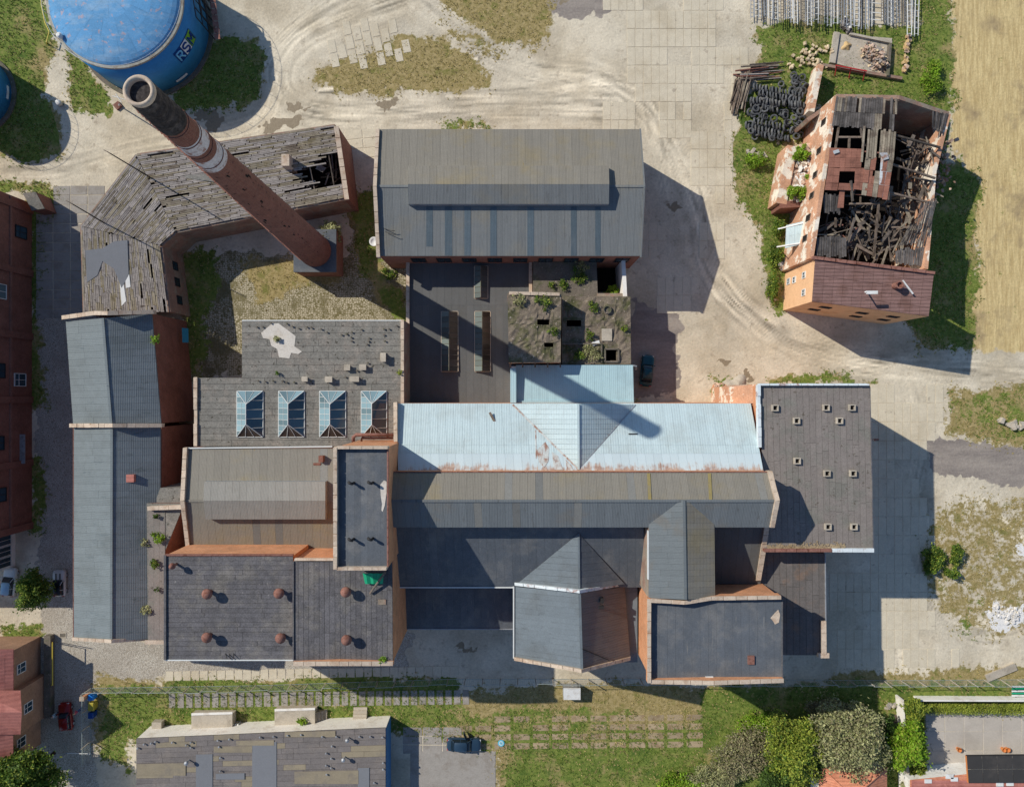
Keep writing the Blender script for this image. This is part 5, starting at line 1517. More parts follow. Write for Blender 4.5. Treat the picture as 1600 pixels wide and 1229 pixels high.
# ------------------------------------------------------------------ blue tanks
def tank(label, cx, cy, rad, h_, rimw=True, n=72):
    c = P(cx, cy, 0)
    tk = thing('storage_tank', label, 'tank', c)
    MB().lathe([(rad, .1), (rad, h_)], c, n).build('side', M['tank_side'], tk, True)
    MB().lathe([(rad + .6, 0), (rad + .6, .25)], c, n).build('base_ring', M['concrete_dark'], tk)
    prof = [(rad - .25, h_ + .02)] + [((rad - .25) * math.cos(a_), h_ + .02 + 1.5 * math.sin(a_)) for a_ in np.linspace(.15, 1.5, 10)]
    top = MB().lathe([(r_ - .02, z - .05) for r_, z in prof], c, n).build('top', M['tank_top'], tk, True)
    for i0, i1, cnt in ((0, 3, 30), (3, 6, 22), (6, 8, 14), (8, 10, 8)):
        for j in range(cnt):
            mb = MB(); ks = 4
            for i in range(i0, i1):
                for s_ in range(ks):
                    a0, a1 = 2 * math.pi * (j + (s_ + .02 * (s_ == 0)) / ks) / cnt, 2 * math.pi * (j + (s_ + 1 - .02 * (s_ == ks - 1)) / ks) / cnt
                    mb.poly([(c.x + prof[q_][0] * math.cos(a_), c.y + prof[q_][0] * math.sin(a_), prof[q_][1]) for q_, a_ in ((i, a0), (i, a1), (i + 1, a1), (i + 1, a0))])
            mb.build('roof_plate', M['tank_top'], top)
    r2 = MB()
    for r_, z in ((rad + .03, h_ - .2), (rad + .04, h_ + .12), (rad - .55, h_ + .2), (rad - .58, h_ + .05)):
        for j in range(n):
            a_ = 2 * math.pi * j / n
            r2.v.append((c.x + r_ * math.cos(a_), c.y + r_ * math.sin(a_), z))
    for k in range(3):
        for j in range(n):
            l = (j + 1) % n
            r2.f.append((k * n + j, k * n + l, (k + 1) * n + l, (k + 1) * n + j))
    r2.build('rim', M['tank_rim'], tk)
    rail = MB()
    pts = [(c.x + (rad + .1) * math.cos(a_), c.y + (rad + .1) * math.sin(a_), h_ + 1.0) for a_ in np.linspace(0, 2 * math.pi, 49)]
    rail.tube(pts, .03, 4)
    for a_ in np.linspace(0, 2 * math.pi, 33)[:-1]:
        rail.tube([(c.x + (rad + .1) * math.cos(a_), c.y + (rad + .1) * math.sin(a_), h_), (c.x + (rad + .1) * math.cos(a_), c.y + (rad + .1) * math.sin(a_), h_ + 1.0)], .025, 4)
    rail.build('railing', M['white_bar'] if rimw else M['grey_metal'], tk)
    return tk, c
tkh = 7.9
tk, tc = tank('large round blue storage tank with lettering beside the chimney', 229, 49, 8.85, tkh)
# inscription on the south-east flank: three coloured fields with letters
GLY = {
    'R': [[(0, 0), (0, 1)], [(0, 1), (.55, 1), (.72, .87), (.72, .64), (.55, .5), (0, .5)], [(.34, .5), (.75, 0)]],
    'S': [[(.72, .84), (.55, 1), (.18, 1), (0, .86), (0, .66), (.15, .54), (.58, .45), (.73, .32), (.73, .14), (.55, 0), (.16, 0), (0, .16)]],
    'M': [[(0, 0), (0, 1), (.4, .35), (.8, 1), (.8, 0)]],
}
M['logo_navy'] = plain('dark_blue_paint', lin(18, 62, 128), .5)
M['logo_green'] = plain('green_paint', lin(120, 176, 60), .5)
M['logo_white'] = plain('white_lettering', lin(222, 226, 228), .5)
M['logo_pale'] = plain('pale_blue_lettering', lin(120, 190, 226), .5)
def on_tank(ang, z, r_=8.85):
    return Vector((tc.x + r_ * math.cos(ang), tc.y + r_ * math.sin(ang), z))
def curved_patch(a0, a1, z0, z1, mat, name, r_):
    mb = MB(); n_ = 6
    for k in range(n_):
        u0, u1 = lerp(a0, a1, k / n_), lerp(a0, a1, (k + 1) / n_)
        mb.hexa([on_tank(u0, z0, r_ - .03), on_tank(u1, z0, r_ - .03), on_tank(u1, z0, r_), on_tank(u0, z0, r_)], [on_tank(u0, z1, r_ - .03), on_tank(u1, z1, r_ - .03), on_tank(u1, z1, r_), on_tank(u0, z1, r_)])
    return mb.build(name, mat, tk)
zb, zt_ = 3.4, 5.9
A0, A1 = R(-43), R(-17)
brd = curved_patch(A0, A1, zb, zt_, M['logo_navy'], 'sign_field', 8.9)
LW = {'R': (R(-42), R(-35)), 'S': (R(-33.5), R(-26.5)), 'M': (R(-25), R(-18))}
curved_patch(R(-34), R(-26), zb + .15, zt_ - .15, M['logo_white'], 'sign_field', 8.92)
curved_patch(R(-25.4), R(-17.4), zb + .15, zt_ - .15, M['logo_green'], 'sign_field', 8.92)
for chh, (b0, b1) in LW.items():
    mb = MB()
    for stroke in GLY[chh]:
        for (x0, y0), (x1, y1) in zip(stroke[:-1], stroke[1:]):
            for s_ in range(3):
                u0, u1 = s_ / 3, (s_ + 1) / 3
                pa = on_tank(lerp(b0, b1, .12 + lerp(x0, x1, u0)), lerp(zb + .45, zt_ - .45, lerp(y0, y1, u0)), 8.96)
                pb_ = on_tank(lerp(b0, b1, .12 + lerp(x0, x1, u1)), lerp(zb + .45, zt_ - .45, lerp(y0, y1, u1)), 8.96)
                mb.tube([pa, pb_], .13, 5)
    mb.build('letter', {'R': M['logo_pale'], 'S': M['logo_navy'], 'M': M['logo_navy']}[chh], tk)
curved_patch(R(-58), R(-46), .9, 1.3, M['white_paint'], 'gauge_board', 8.95)
MB().lathe([(.3, 0), (.3, .5), (.38, .52), (.2, .7)], P(96, 58, 8.3), 12).build('roof_valve', M['white_paint'], tk)
# stair tower on the east side
sg = MB()
for a_, b_ in ((P(335, 0, 0), P(345, 60, 0)), (P(326, 2, 0), P(336, 62, 0))):
    for k in range(5):
        p = lerp(a_, b_, k / 4); sg.tube([p, p + Vector((0, 0, 6.0))], .08, 5)
    for z in (2, 4, 6):
        sg.tube([a_ + Vector((0, 0, z)), b_ + Vector((0, 0, z))], .07, 5)
stw = thing('steel_gantry', 'dark steel pipe gantry on the east side of the large blue tank', 'gantry', P(335, 30, 0))
sg.build('frame', M['dark_metal'], stw)
sheets(stw, 'deck_plate', M['rust_metal'], P(327, -5, 5.0), P(337, -5, 5.0), P(345, 62, 5.0), P(335, 62, 5.0), 1, 7, gap=.1)
yl = thing('yellow_pipe', 'thin yellow gas pipe curving around the large blue tank', 'pipe', P(80, 50, 0))
MB().tube([P(62, -20, 1.0), P(65, 10, 1.0), P(70, 35, 1.0), P(77, 50, 1.0), P(73, 66, 1.0), P(73, 68, 0)], .09, 6).build('pipe', M['yellow_pipe'], yl)
for x, y in ((64, 5), (70, 35), (77, 50)):
    MB().tube([P(x, y, 0), P(x, y, 1.0)], .05).build('support', M['grey_metal'], yl)
mst = thing('vent_mast', 'small white steel mast with cross arms at the foot of the blue tank', 'mast', P(185, 165, 0))
MB().tube([P(186, 165, 0), P(186, 163, 5.5)], .08).tube([P(176, 150, 4.5), P(196, 156, 4.5)], .05).tube([P(181, 147, 4.6), P(190, 160, 4.6)], .05).build('mast', M['white_paint'], mst)
MB().box(P(185, 166, 0), .9, .9, .3, .7).build('base', M['rust_metal'], mst)
vt = MB().lathe([(.35, 0), (.4, .6), (.42, .65), (.3, .75)], P(95, 163, 0), 14).build('water_cask', M['white_paint'], None, True, origin=P(95, 163, 0)); props(vt, 'round white cask standing on the path west of the tank', 'cask')
tk2, tc2 = tank('smaller blue tank cut by the left edge of the view', -38, 147, 5.2, 7.1, False)
curved = MB()
for k in range(4):
    u0, u1 = R(-12 + k * 5), R(-12 + (k + 1) * 5); r_ = 5.24
    f_ = lambda u, z, r_: Vector((tc2.x + r_ * math.cos(u), tc2.y + r_ * math.sin(u), z))
    curved.hexa([f_(u0, .8, r_ - .02), f_(u1, .8, r_ - .02), f_(u1, .8, r_ + .03), f_(u0, .8, r_ + .03)], [f_(u0, 1.2, r_ - .02), f_(u1, 1.2, r_ - .02), f_(u1, 1.2, r_ + .03), f_(u0, 1.2, r_ + .03)])
curved.build('gauge_board', M['white_paint'], tk2)
# ------------------------------------------------------------------ ruined brick house (north-east)
ru = thing('ruined_house', 'burnt out brick house with collapsed roof and brown corrugated south end', 'building', P(1330, 330, 0))
# top corners of the shell (photograph px, height)
NW, NM, NE = P(1307, 150, 9.2), P(1405, 152, 10.2), P(1483, 178, 8.6)
WM, EM = P(1268, 404, 9.6), P(1447, 420, 9.6)
SW, SE = P(1270, 472, 9.7), P(1450, 494, 11.0)
def shell(a, b, mat, w=.5):
    MB().bar(a, b, w, 1, 0).build('wall', mat, ru)
shell(NW, NM, M['brick_old']); shell(NM, NE, M['brick_old'])
W1, W2 = lerp(NW, WM, .3), lerp(NW, WM, .66)
shell(NW, W1, M['brick_pale']); shell(W1, W2, M['brick_pale']); shell(W2, WM, M['brick_pale'])
E1, E2 = lerp(NE, EM, .35), lerp(NE, EM, .7)
E1.z -= 1.4; E2.z -= .6
shell(NE, E1, M['brick_pale']); shell(E1, E2, M['brick_pale']); shell(E2, EM, M['brick_pale'])
MB().poly(ccw([P(1306, 152, 1.0), P(1480, 180, 1.0), P(1445, 420, 1.0), P(1270, 404, 1.0)])).build('floor', M['void'], ru)
# south section: solid with corrugated roof
q = [P(1274, 403, 9.9), P(1459, 427, 10.4), P(1451, 494, 10.6), P(1269, 471, 9.7)]
solid(ru, 'wall', q, 0, M['peach'], .12)
rf = slab(ru, 'roof', q, .1, M['red_brown_sheet'])
sheets(rf, 'roof_sheet', M['red_brown_sheet'], q[0], q[3], q[2], q[1], 5, 12, jit=.03, gap=.03)
coping(ru, [P(1270, 402, 10.2), P(1462, 426, 10.8)], .4, .5, M['rust_metal'])
wa, wb = P(1274, 403, 0), P(1269, 471, 0)
Wt, Wb = Vector((q[0].x, q[0].y, 0)), Vector((q[3].x, q[3].y, 0))
for t_, z in ((.3, 6.2), (.32, 3.0), (.3, 1.0), (.72, 6.4)):
    window(ru, Wt, Wb, t_, z, .8, 1.0, (-1, 0), M['white_paint'], M['glass_dark'])
Sb, Se = Vector((q[3].x, q[3].y, 0)), Vector((q[2].x, q[2].y, 0))
for t_, z in ((.2, 6.6), (.18, 3.8), (.55, 6.2), (.6, 3.0), (.82, 6.6), (.85, 3.4)):
    window(ru, Sb, Se, t_, z, 1.3, .9, (0, -1), M['dark_metal'], M['glass_dark'], bars=0)
for t_ in (.12, .3, .45, .58, .72, .85):
    window(ru, Vector((NW.x - .25, NW.y, 0)), Vector((WM.x - .25, WM.y, 0)), t_, 6.4, .75, 1.2, (-1, 0), M['timber_char'], M['void'], bars=0)
pt = MB().lathe([(.42, 0), (.42, 1.1), (.5, 1.12), (.5, 1.25), (.34, 1.25), (.34, .9)], P(1398, 447, 10.3), 18).build('flue_pipe', M['rust_metal'], ru)
MB().bar(P(1411, 438, 11.2), P(1427, 459, 11.0), .16, .16).build('stove_pipe', M['white_paint'], ru)
MB().tube([P(1357, 459, 10.3), P(1352, 456, 12.6)], .09).box(P(1362, 457, 12.4), 1.4, .4, .15).build('antenna_board', M['white_paint'], ru)
# roof remains
rfN = MB().bar(P(1312, 153, 9.3), P(1405, 157, 10.2), .16, .18).build('roof_remains', M['timber'], ru)
sheets(rfN, 'board', M['plank_dark'], P(1306, 152, 9.4), P(1402, 154, 10.3), P(1400, 205, 10.3), P(1299, 197, 9.4), 26, 2, th=.05, gap=.04, jit=.06, ends=.25, skip=lambda i, j, u, v: (u > .78 and random.random() < .45) or random.random() < .05, mats=[M['plank_dark'], M['plank_dark'], M['plank_dark'], M['plank_tan']])
sheets(rfN, 'board', M['plank_tan'], P(1348, 199, 9.9), P(1400, 203, 10.3), P(1396, 250, 10.3), P(1344, 250, 9.9), 13, 1, th=.05, gap=.05, jit=.06, ends=.3, skip=lambda i, j, u, v: random.random() < .2)
sheets(rfN, 'board', M['plank_tan'], P(1352, 245, 9.9), P(1396, 248, 10.3), P(1386, 312, 10.2), P(1345, 306, 9.8), 5, 3, th=.05, gap=.05, jit=.06, ends=.2, skip=lambda i, j, u, v: random.random() < .1, mats=[M['plank_tan'], M['rust_sheet']])
rs = MB().bar(P(1298, 232, 9.4), P(1390, 240, 10.2), .16, .18).build('roof_remains', M['rust_metal'], ru)
sheets(rs, 'iron_sheet', M['rust_sheet'], P(1296, 231, 9.6), P(1348, 233, 9.9), P(1345, 262, 9.9), P(1294, 262, 9.6), 6, 2, jit=.04, gap=.02)
sheets(rs, 'iron_sheet', M['rust_sheet'], P(1294, 262, 9.6), P(1312, 263, 9.7), P(1310, 286, 9.7), P(1290, 286, 9.6), 2, 2, jit=.04, gap=.02)
sheets(rs, 'iron_sheet', M['rust_sheet'], P(1311, 286, 9.7), P(1336, 287, 9.8), P(1334, 298, 9.7), P(1309, 297, 9.6), 3, 1, jit=.04)
sheets(rs, 'iron_sheet', M['rust_sheet'], P(1290, 286, 9.6), P(1310, 287, 9.6), P(1308, 298, 9.5), P(1288, 297, 9.5), 2, 1, jit=.04)
sheets(rs, 'iron_sheet', M['rust_sheet'], P(1312, 262, 9.7), P(1337, 262, 9.8), P(1336, 268, 9.8), P(1311, 268, 9.7), 3, 1, jit=.03)
sheets(rs, 'iron_sheet', M['rust_sheet'], P(1336, 262, 9.8), P(1374, 264, 10.0), P(1368, 300, 10.0), P(1334, 296, 9.8), 4, 3, jit=.05, gap=.02, skip=lambda i, j, u, v: random.random() < .15)
sheets(rs, 'iron_sheet', M['zinc_sheet'], P(1376, 246, 10.2), P(1396, 240, 10.3), P(1386, 310, 10.2), P(1372, 306, 10.1), 2, 3, jit=.05, gap=.02)
sheets(rs, 'iron_sheet', M['zinc_sheet'], P(1374, 239, 10.6), P(1386, 238, 10.6), P(1389, 248, 10.5), P(1380, 251, 10.5), 1, 1)
sheets(rs, 'iron_sheet', M['zinc_sheet'], P(1301, 236, 9.9), P(1310, 233, 9.9), P(1312, 238, 9.9), P(1303, 241, 9.9), 1, 1)
sheets(rs, 'iron_sheet', M['rust_sheet'], P(1312, 296, 9.4), P(1320, 294, 9.4), P(1318, 325, 9.3), P(1308, 325, 9.3), 1, 1)
rd = MB().bar(P(1285, 305, 8.8), P(1330, 306, 8.8), .2, .2).build('roof_remains', M['timber_char'], ru)
sheets(rd, 'board', M['plank_dark'], P(1285, 302, 9.0), P(1316, 306, 9.0), P(1312, 334, 8.7), P(1287, 332, 8.7), 9, 1, th=.05, gap=.04, jit=.08, ends=.3)
sheets(rd, 'board', M['plank_dark'], P(1276, 370, 9.0), P(1322, 370, 8.8), P(1322, 402, 8.8), P(1274, 400, 9.0), 12, 1, th=.05, gap=.05, jit=.08, ends=.3)
sheets(rd, 'board', M['plank_dark'], P(1438, 315, 9.2), P(1465, 310, 8.8), P(1452, 355, 8.8), P(1428, 362, 9.0), 12, 1, th=.05, gap=.08, jit=.1, ends=.3)
sheets(rd, 'board', M['plank_dark'], P(1420, 352, 8.8), P(1456, 348, 8.8), P(1448, 385, 8.8), P(1404, 382, 8.6), 13, 1, th=.05, gap=.1, jit=.15, ends=.3)
sheets(rd, 'board', M['plank_dark'], P(1398, 390, 8.8), P(1444, 386, 8.8), P(1440, 416, 8.8), P(1398, 412, 8.8), 12, 1, th=.05, gap=.06, jit=.1, ends=.3)
sheets(rd, 'board', M['plank_dark'], P(1455, 172, 8.9), P(1480, 180, 8.6), P(1472, 208, 8.4), P(1455, 200, 8.6), 8, 1, th=.05, gap=.06, jit=.1, ends=.3)
tb = thing('fallen_timbers', 'heap of burnt beams and laths inside the ruined house', 'debris', P(1375, 350, 1.0))
rr_ = random.Random(12)
for k in range(280):
    if k < 150:
        x, y = rr_.uniform(1290, 1420), rr_.uniform(345, 404); z = rr_.uniform(6.0, 8.2)
    elif k < 220:
        x, y = rr_.uniform(1412, 1462), rr_.uniform(215, 315); z = rr_.uniform(4.5, 8.0)
    else:
        x, y = rr_.uniform(1330, 1430), rr_.uniform(300, 360); z = rr_.uniform(4.0, 7.5)
    a_ = rr_.choice([rr_.gauss(.1, .3), rr_.gauss(1.35, .25), rr_.gauss(-.9, .3), rr_.gauss(.9, .3)])
    L_ = rr_.uniform(1.0, 4.2) * (1.25 if k % 7 == 0 else .8)
    d = Vector((math.cos(a_), math.sin(a_), rr_.uniform(-.12, .12))) * L_ / 2
    c = P(x, y, z)
    w = (.12, .2, .34, .14, .26, .16, .42)[k % 7]
    if w > .3: L_ *= .7
    MB().bar(c - d, c + d, w, min(w * .7, .12)).build('beam', rr_.choice([M['timber_char'], M['timber_char'], M['timber'], M['plank_tan'], M['timber']] + ([M['rust_metal']] if k % 9 == 0 else [])), tb)
for (x0, y0, z0), (x1, y1, z1) in (((1374, 315, 9.2), (1366, 400, 8.6)), ((1397, 160, 10.2), (1388, 312, 10.2)), ((1397, 210, 9.6), (1470, 230, 8.4)), ((1394, 256, 9.6), (1462, 278, 8.4)), ((1390, 300, 9.4), (1460, 318, 8.6)), ((1328, 318, 9), (1372, 318, 9)), ((1336, 340, 9), (1322, 388, 8.4)), ((1330, 282, 10.1), (1333, 314, 9.4)), ((1345, 197, 9.8), (1351, 228, 9.9)), ((1311, 198, 9.4), (1306, 232, 9.5)), ((1309, 214, 9.4), (1347, 214, 9.8)), ((1328, 214, 9.6), (1327, 232, 9.6))):
    MB().bar(P(x0, y0, z0), P(x1, y1, z1), .22, .26).build('beam', random.choice([M['timber'], M['timber_char']]), tb)
# heavier pile of masonry rubble under the east wall
def rubble(name, label, cx_list, n, smin, smax, mat, zmax, seed, cat='rubble', group=None, zb=0.0):
    r = random.Random(seed)
    th_ = thing(name, label, cat, P(sum(c[0] for c in cx_list) / len(cx_list), sum(c[1] for c in cx_list) / len(cx_list), 0), group)
    for k in range(n):
        u = r.random() * (len(cx_list) - 1); i = min(int(u), len(cx_list) - 2); f = u - i
        cx, cy, w = [lerp(cx_list[i][q_], cx_list[i + 1][q_], f) for q_ in range(3)]
        d = r.gauss(0, .45); e = r.gauss(0, .45)
        x, y = cx + d * w, cy + e * w
        zz = zmax * max(0, 1 - math.hypot(d, e)) * r.random() ** .5
        s_ = r.uniform(smin, smax)
        p = P(x, y, zb); p.z = zz + zb
        mb = MB().box(p, s_, s_ * r.uniform(.5, .9), s_ * r.uniform(.35, .7), r.uniform(0, 3))
        mb.v = [(v[0] + r.uniform(-.12, .12) * s_, v[1] + r.uniform(-.12, .12) * s_, v[2] + r.uniform(-.12, .12) * s_) for v in mb.v]
        mb.build('brick_lump', mat if not isinstance(mat, list) else r.choice(mat), th_)
    return th_
rubble('rubble_heap', 'pale masonry rubble heaped beside the west wall of the ruined house', [(1258, 235, 13), (1254, 270, 15), (1248, 305, 12)], 240, .25, .6, [M['rubble'], M['rubble'], M['white_wall'], M['brick_pale']], 1.0, 4, zb=3.4)
MB().prism(ccw([P(1246, 226, 3.3), P(1275, 222, 3.3), P(1268, 318, 3.3), P(1232, 318, 3.3)]), 0).build('fill', M['rubble'], bpy.data.objects['rubble_heap'])
rubble('rubble_heap', 'scattered brick rubble along the field side inside the ruined house', [(1462, 230, 9), (1458, 270, 9), (1452, 310, 7)], 70, .25, .55, [M['rubble'], M['brick_old']], 6.8, 5)
ow = thing('garden_wall', 'low orange brick wall with sloping buttress west of the ruined house', 'wall', P(1230, 275, 0))
MB().bar(P(1239, 228, 3.8), P(1221, 318, 3.4), 1.4, 2, 0).build('wall', M['brick_pale'], ow)
MB().bar(P(1219, 320, 3.4), P(1252, 318, 3.4), .9, 2, 0).build('wall', M['brick_dark'], ow)
ow2 = thing('garden_wall', 'orange brick wall running north from the ruined house beside the tyres', 'wall', P(1275, 135, 0))
MB().bar(P(1283, 101, 2.3), P(1268, 174, 2.5), .8, 2, 0).build('wall', M['brick_pale'], ow2)
MB().bar(P(1286, 101, .5), P(1410, 122, .5), .4, 2, 0).build('wall', M['brick_old'], ow2)
MB().bar(P(1302, 160, 5.2), P(1262, 187, 5.2), .5, 2, 0).build('wall', M['brick_old'], ow2)
lt = thing('sheet_canopy', 'tilted pale metal sheet canopy leaning on the west wall of the ruin', 'canopy', P(1242, 368, 0))
qq = [P(1228.5, 352, 4.4), P(1256, 345.5, 5.4), P(1254, 381, 5.4), P(1227, 388, 4.4)]
slab(lt, 'frame', qq, .06, M['grey_metal'])
sheets(lt, 'sheet', M['white_roof'], qq[0], qq[1], qq[2], qq[3], 4, 2, jit=.02)
for a_, b_ in ((P(1216, 357.5, 4.0), P(1256, 348, 5.6)), (P(1214, 385.5, 4.0), P(1254, 379, 5.6))):
    MB().bar(a_, b_, .16, .16).build('beam', M['white_paint'], lt)
for x, y in ((1217, 357), (1215, 385)):
    MB().tube([P(x, y, 0), P(x, y, 4.0)], .06).build('post', M['grey_metal'], lt)

# ------------------------------------------------------------------ long felt roof building at the lower edge
xb = thing('felt_roof_garage', 'long low building with patched grey felt roof and white north wall', 'building', P(410, 1190, 0))
hX = 3.6
q = [P(213, 1153, hX), P(602.5, 1136, hX), P(602.5, 1420, hX), P(213, 1420, hX)]
wq = [P(214, 1153, hX), P(603, 1136, hX), P(603, 1420, hX), P(214, 1420, hX)]
solid(xb, 'wall', wq, 0, M['white_wall'], .1)
MB().bar(P(603, 1137, hX - .1) + Vector((.06, 0, 0)), P(603, 1400, hX - .1) + Vector((.06, 0, 0)), .06, 3, .02).build('side_wall', M['blue_wall'], xb)
rf = slab(xb, 'roof', q, .1, M['seam'])
sheets(rf, 'felt_strip', M['felt_dark'], q[0], P(213, 1262, hX), P(602.5, 1262, hX), q[1], 14, 9, gap=.03, rag=.45, mats=[M['felt_garage'], M['felt_garage'], M['felt_garage'], M['felt_garage'], M['felt_garage'], M['felt_garage'], M['felt_garage'], M['felt_patch']], jit=.015)
for zi, (x0, y0, x1, y1, m_) in enumerate(((394, 1159, 432, 1262, 'felt_new'), (306, 1178, 332, 1262, 'felt_new'), (559, 1199, 577, 1262, 'felt_new'), (334, 1166, 394, 1175, 'felt_patch'), (369, 1157, 428, 1164, 'felt_patch'), (214, 1193, 290, 1211, 'felt_patch'), (460, 1205, 560, 1224, 'felt_patch'), (337, 1208, 382, 1217, 'felt_new'), (445, 1143, 524, 1151, 'felt_patch'))):
    slab(xb, 'felt_patch', [P(x0, y0, hX + .1 + .006 * zi), P(x1, y0 - .02 * (x1 - x0), hX + .1 + .006 * zi), P(x1, y1, hX + .1 + .006 * zi), P(x0, y1, hX + .1 + .006 * zi)], .03, M[m_])
for x, y in [(226, 1161), (237, 1159.5), (244, 1157), (270, 1158), (292, 1162), (299, 1158), (299, 1166), (341, 1155), (359, 1153), (343, 1165), (345, 1182), (345, 1203), (407, 1150), (428, 1149), (450, 1147), (471, 1146), (504, 1149), (526, 1149), (562, 1149), (579, 1149), (598, 1150), (519, 1164), (510, 1175), (518, 1183), (510, 1194), (518, 1198), (511, 1208), (599, 1190), (599, 1200), (585, 1221), (216, 1167)]:
    MB().lathe([(.07, 0), (.07, .22), (.14, .24), (.1, .33)], P(x, y, hX + .08), 7).build('vent_peg', M['grey_metal'], xb)
for x, y in ((545, 1151), (539, 1181), (296, 1186)):
    c = P(x, y, hX)
    MB().tube([c, c + Vector((0, 0, 1.0))], .08).lathe([(.28, .85), (.25, 1.1), (.05, 1.2)], c, 10).build('roof_vent', M['grey_metal'], xb)
def block(name, label, x0, y0, x1, y1, h_, mat, cat):
    o = thing(name, label, cat, P((x0 + x1) / 2, (y0 + y1) / 2, 0))
    MB().prism(ccw([P(x0, y0, h_), P(x1, y0, h_), P(x1, y1, h_), P(x0, y1, h_)]), 0).build('body', mat, o)
    return o
o = block('concrete_porch', 'grey concrete cellar porch with white edge, left of the two', 299, 1115.5, 363, 1140, 1.4, M['concrete'], 'porch')
coping(o, [P(299, 1115.5, 1.55), P(363, 1113.5, 1.55)], .3, .15, M['white_wall'], 'edge')
for k in range(4):
    MB().box(P(365.5 + k * 3.4, 1131, 0), .16, 1.0, 1.0).build('railing_bar', M['white_paint'], o)
o = block('concrete_porch', 'grey concrete cellar porch with steps, right of the two', 429, 1109, 492, 1134, 1.5, M['concrete'], 'porch')
coping(o, [P(429, 1109, 1.65), P(492, 1107, 1.65)], .3, .15, M['white_wall'], 'edge')
for k in range(4):
    MB().box(P(496 + k * 4.5, 1118, 0), .4, 1.9, 1.1 - .25 * k).build('step', M['concrete'], o)
o = thing('concrete_steps', 'short flight of concrete steps before the white wall', 'steps', P(563, 1116, 0))
for k in range(5):
    MB().box(P(563.5, 1106 + k * 4.6, 0), 1.9, .42, .2 + .18 * k).build('step', M['concrete'], o)
o = block('brick_bin', 'small whitewashed box at the left end of the white wall', 237, 1128, 252, 1141, 1.0, M['concrete'], 'box')
MB().bar(P(222, 1150, .5), P(238, 1138, .5), .25, .5).build('kerb', M['timber'], o)

# ------------------------------------------------------------------ lower right houses, court walls and pergola roof
h1 = thing('tiled_house', 'house with orange tiled hipped roof under the olive tree', 'house', P(1330, 1225, 0))
q = [P(1281, 1196, 3.0), P(1384, 1200, 3.0), P(1384, 1330, 3.0), P(1281, 1330, 3.0)]
solid(h1, 'wall', q, 0, M['white_wall'], .1)
ra_, rb_ = P(1332, 1245, 5.4), P(1332, 1300, 5.4)
ov = [P(1279, 1194, 2.95), P(1386, 1198, 2.95), P(1386, 1332, 2.95), P(1279, 1332, 2.95)]
o = MB(); o.v = [tuple(x) for x in ov + [ra_, rb_]]; o.f = [(1, 0, 4), (2, 1, 4, 5), (3, 2, 5), (0, 3, 5, 4)]
rfo = o.build('roof', M['tile_orange'], h1)
tri_strips(rfo, ra_, ov[0], ov[1], 12, M['tile_orange'], 'tile_course', .02)
for a_, b_ in ((ov[0], ra_), (ov[1], ra_), (ra_, rb_)):
    MB().tube([a_ + Vector((0, 0, .06)), b_ + Vector((0, 0, .06))], .12, 6).build('ridge_tile', M['tile_orange'], h1)
h2 = thing('court_house', 'low reddish tiled roof with white skylights at the lower right edge', 'house', P(1480, 1222, 0))
q = [P(1422, 1218, 3.0), P(1520, 1208, 3.0), P(1760, 1216, 3.0), P(1760, 1400, 3.0), P(1422, 1400, 3.0)]
solid(h2, 'wall', q, 0, M['white_wall'], .1)
rf = slab(h2, 'roof', [p + Vector((0, 0, .05)) for p in q], .12, M['tile_orange'])
sheets(rf, 'tile_course', M['tile_red'], P(1424, 1218, 3.07), P(1424, 1290, 3.07), P(1700, 1290, 3.07), P(1700, 1218, 3.07), 14, 5, jit=.02)
for x0, y0, x1, y1 in ((1445, 1217, 1456, 1223), (1478, 1209, 1490, 1216), (1486, 1214, 1497, 1220), (1557, 1222, 1568, 1228), (1573, 1221, 1584, 1227)):
    slab(h2, 'roof_window', [P(x0, y0, 3.2), P(x1, y0, 3.2), P(x1, y1, 3.2), P(x0, y1, 3.2)], .1, M['white_paint'])
pg = thing('glazed_pergola', 'dark glazed canopy on posts over the paved court', 'canopy', P(1560, 1200, 0))
q = [P(1510, 1180, 3.3), P(1700, 1178, 3.3), P(1700, 1222, 3.5), P(1513, 1222, 3.5)]
sheets(pg, 'glass_panel', M['dark_solar'], q[0], q[1], q[2], q[3], 8, 2, th=.05, gap=.05)
coping(pg, [q[0] + Vector((0, 0, .02)), q[1] + Vector((0, 0, .02))], .12, .2, M['dark_metal'], 'beam')
coping(pg, [q[0] + Vector((0, 0, .02)), q[3] + Vector((0, 0, .02))], .12, .2, M['orange_pot'], 'beam')
for x in (1512, 1560, 1610):
    MB().tube([P(x, 1181, 0), P(x, 1181, 3.2)], .08).build('post', M['dark_metal'], pg)
gw = thing('court_wall', 'white wall at the corner of the paved court beside the hedge', 'wall', P(1415, 1120, 0))
MB().bar(P(1411, 1093, 1.8), P(1414, 1138, 1.8), .25, 1, 0).build('wall', M['white_wall'], gw)
gw2 = thing('court_wall', 'thin white wall along the north side of the hedge', 'wall', P(1520, 1094, 0))
MB().bar(P(1436, 1094, 1.4), P(1760, 1095, 1.4), .2, 1, 0).build('wall', M['white_wall'], gw2)
gw3 = thing('court_wall', 'grey wall stub below the bright green tree', 'wall', P(1420, 1200, 0))
MB().bar(P(1417, 1190, 1.6), P(1422, 1226, 1.6), .35, 1, 0).build('wall', M['concrete'], gw3)
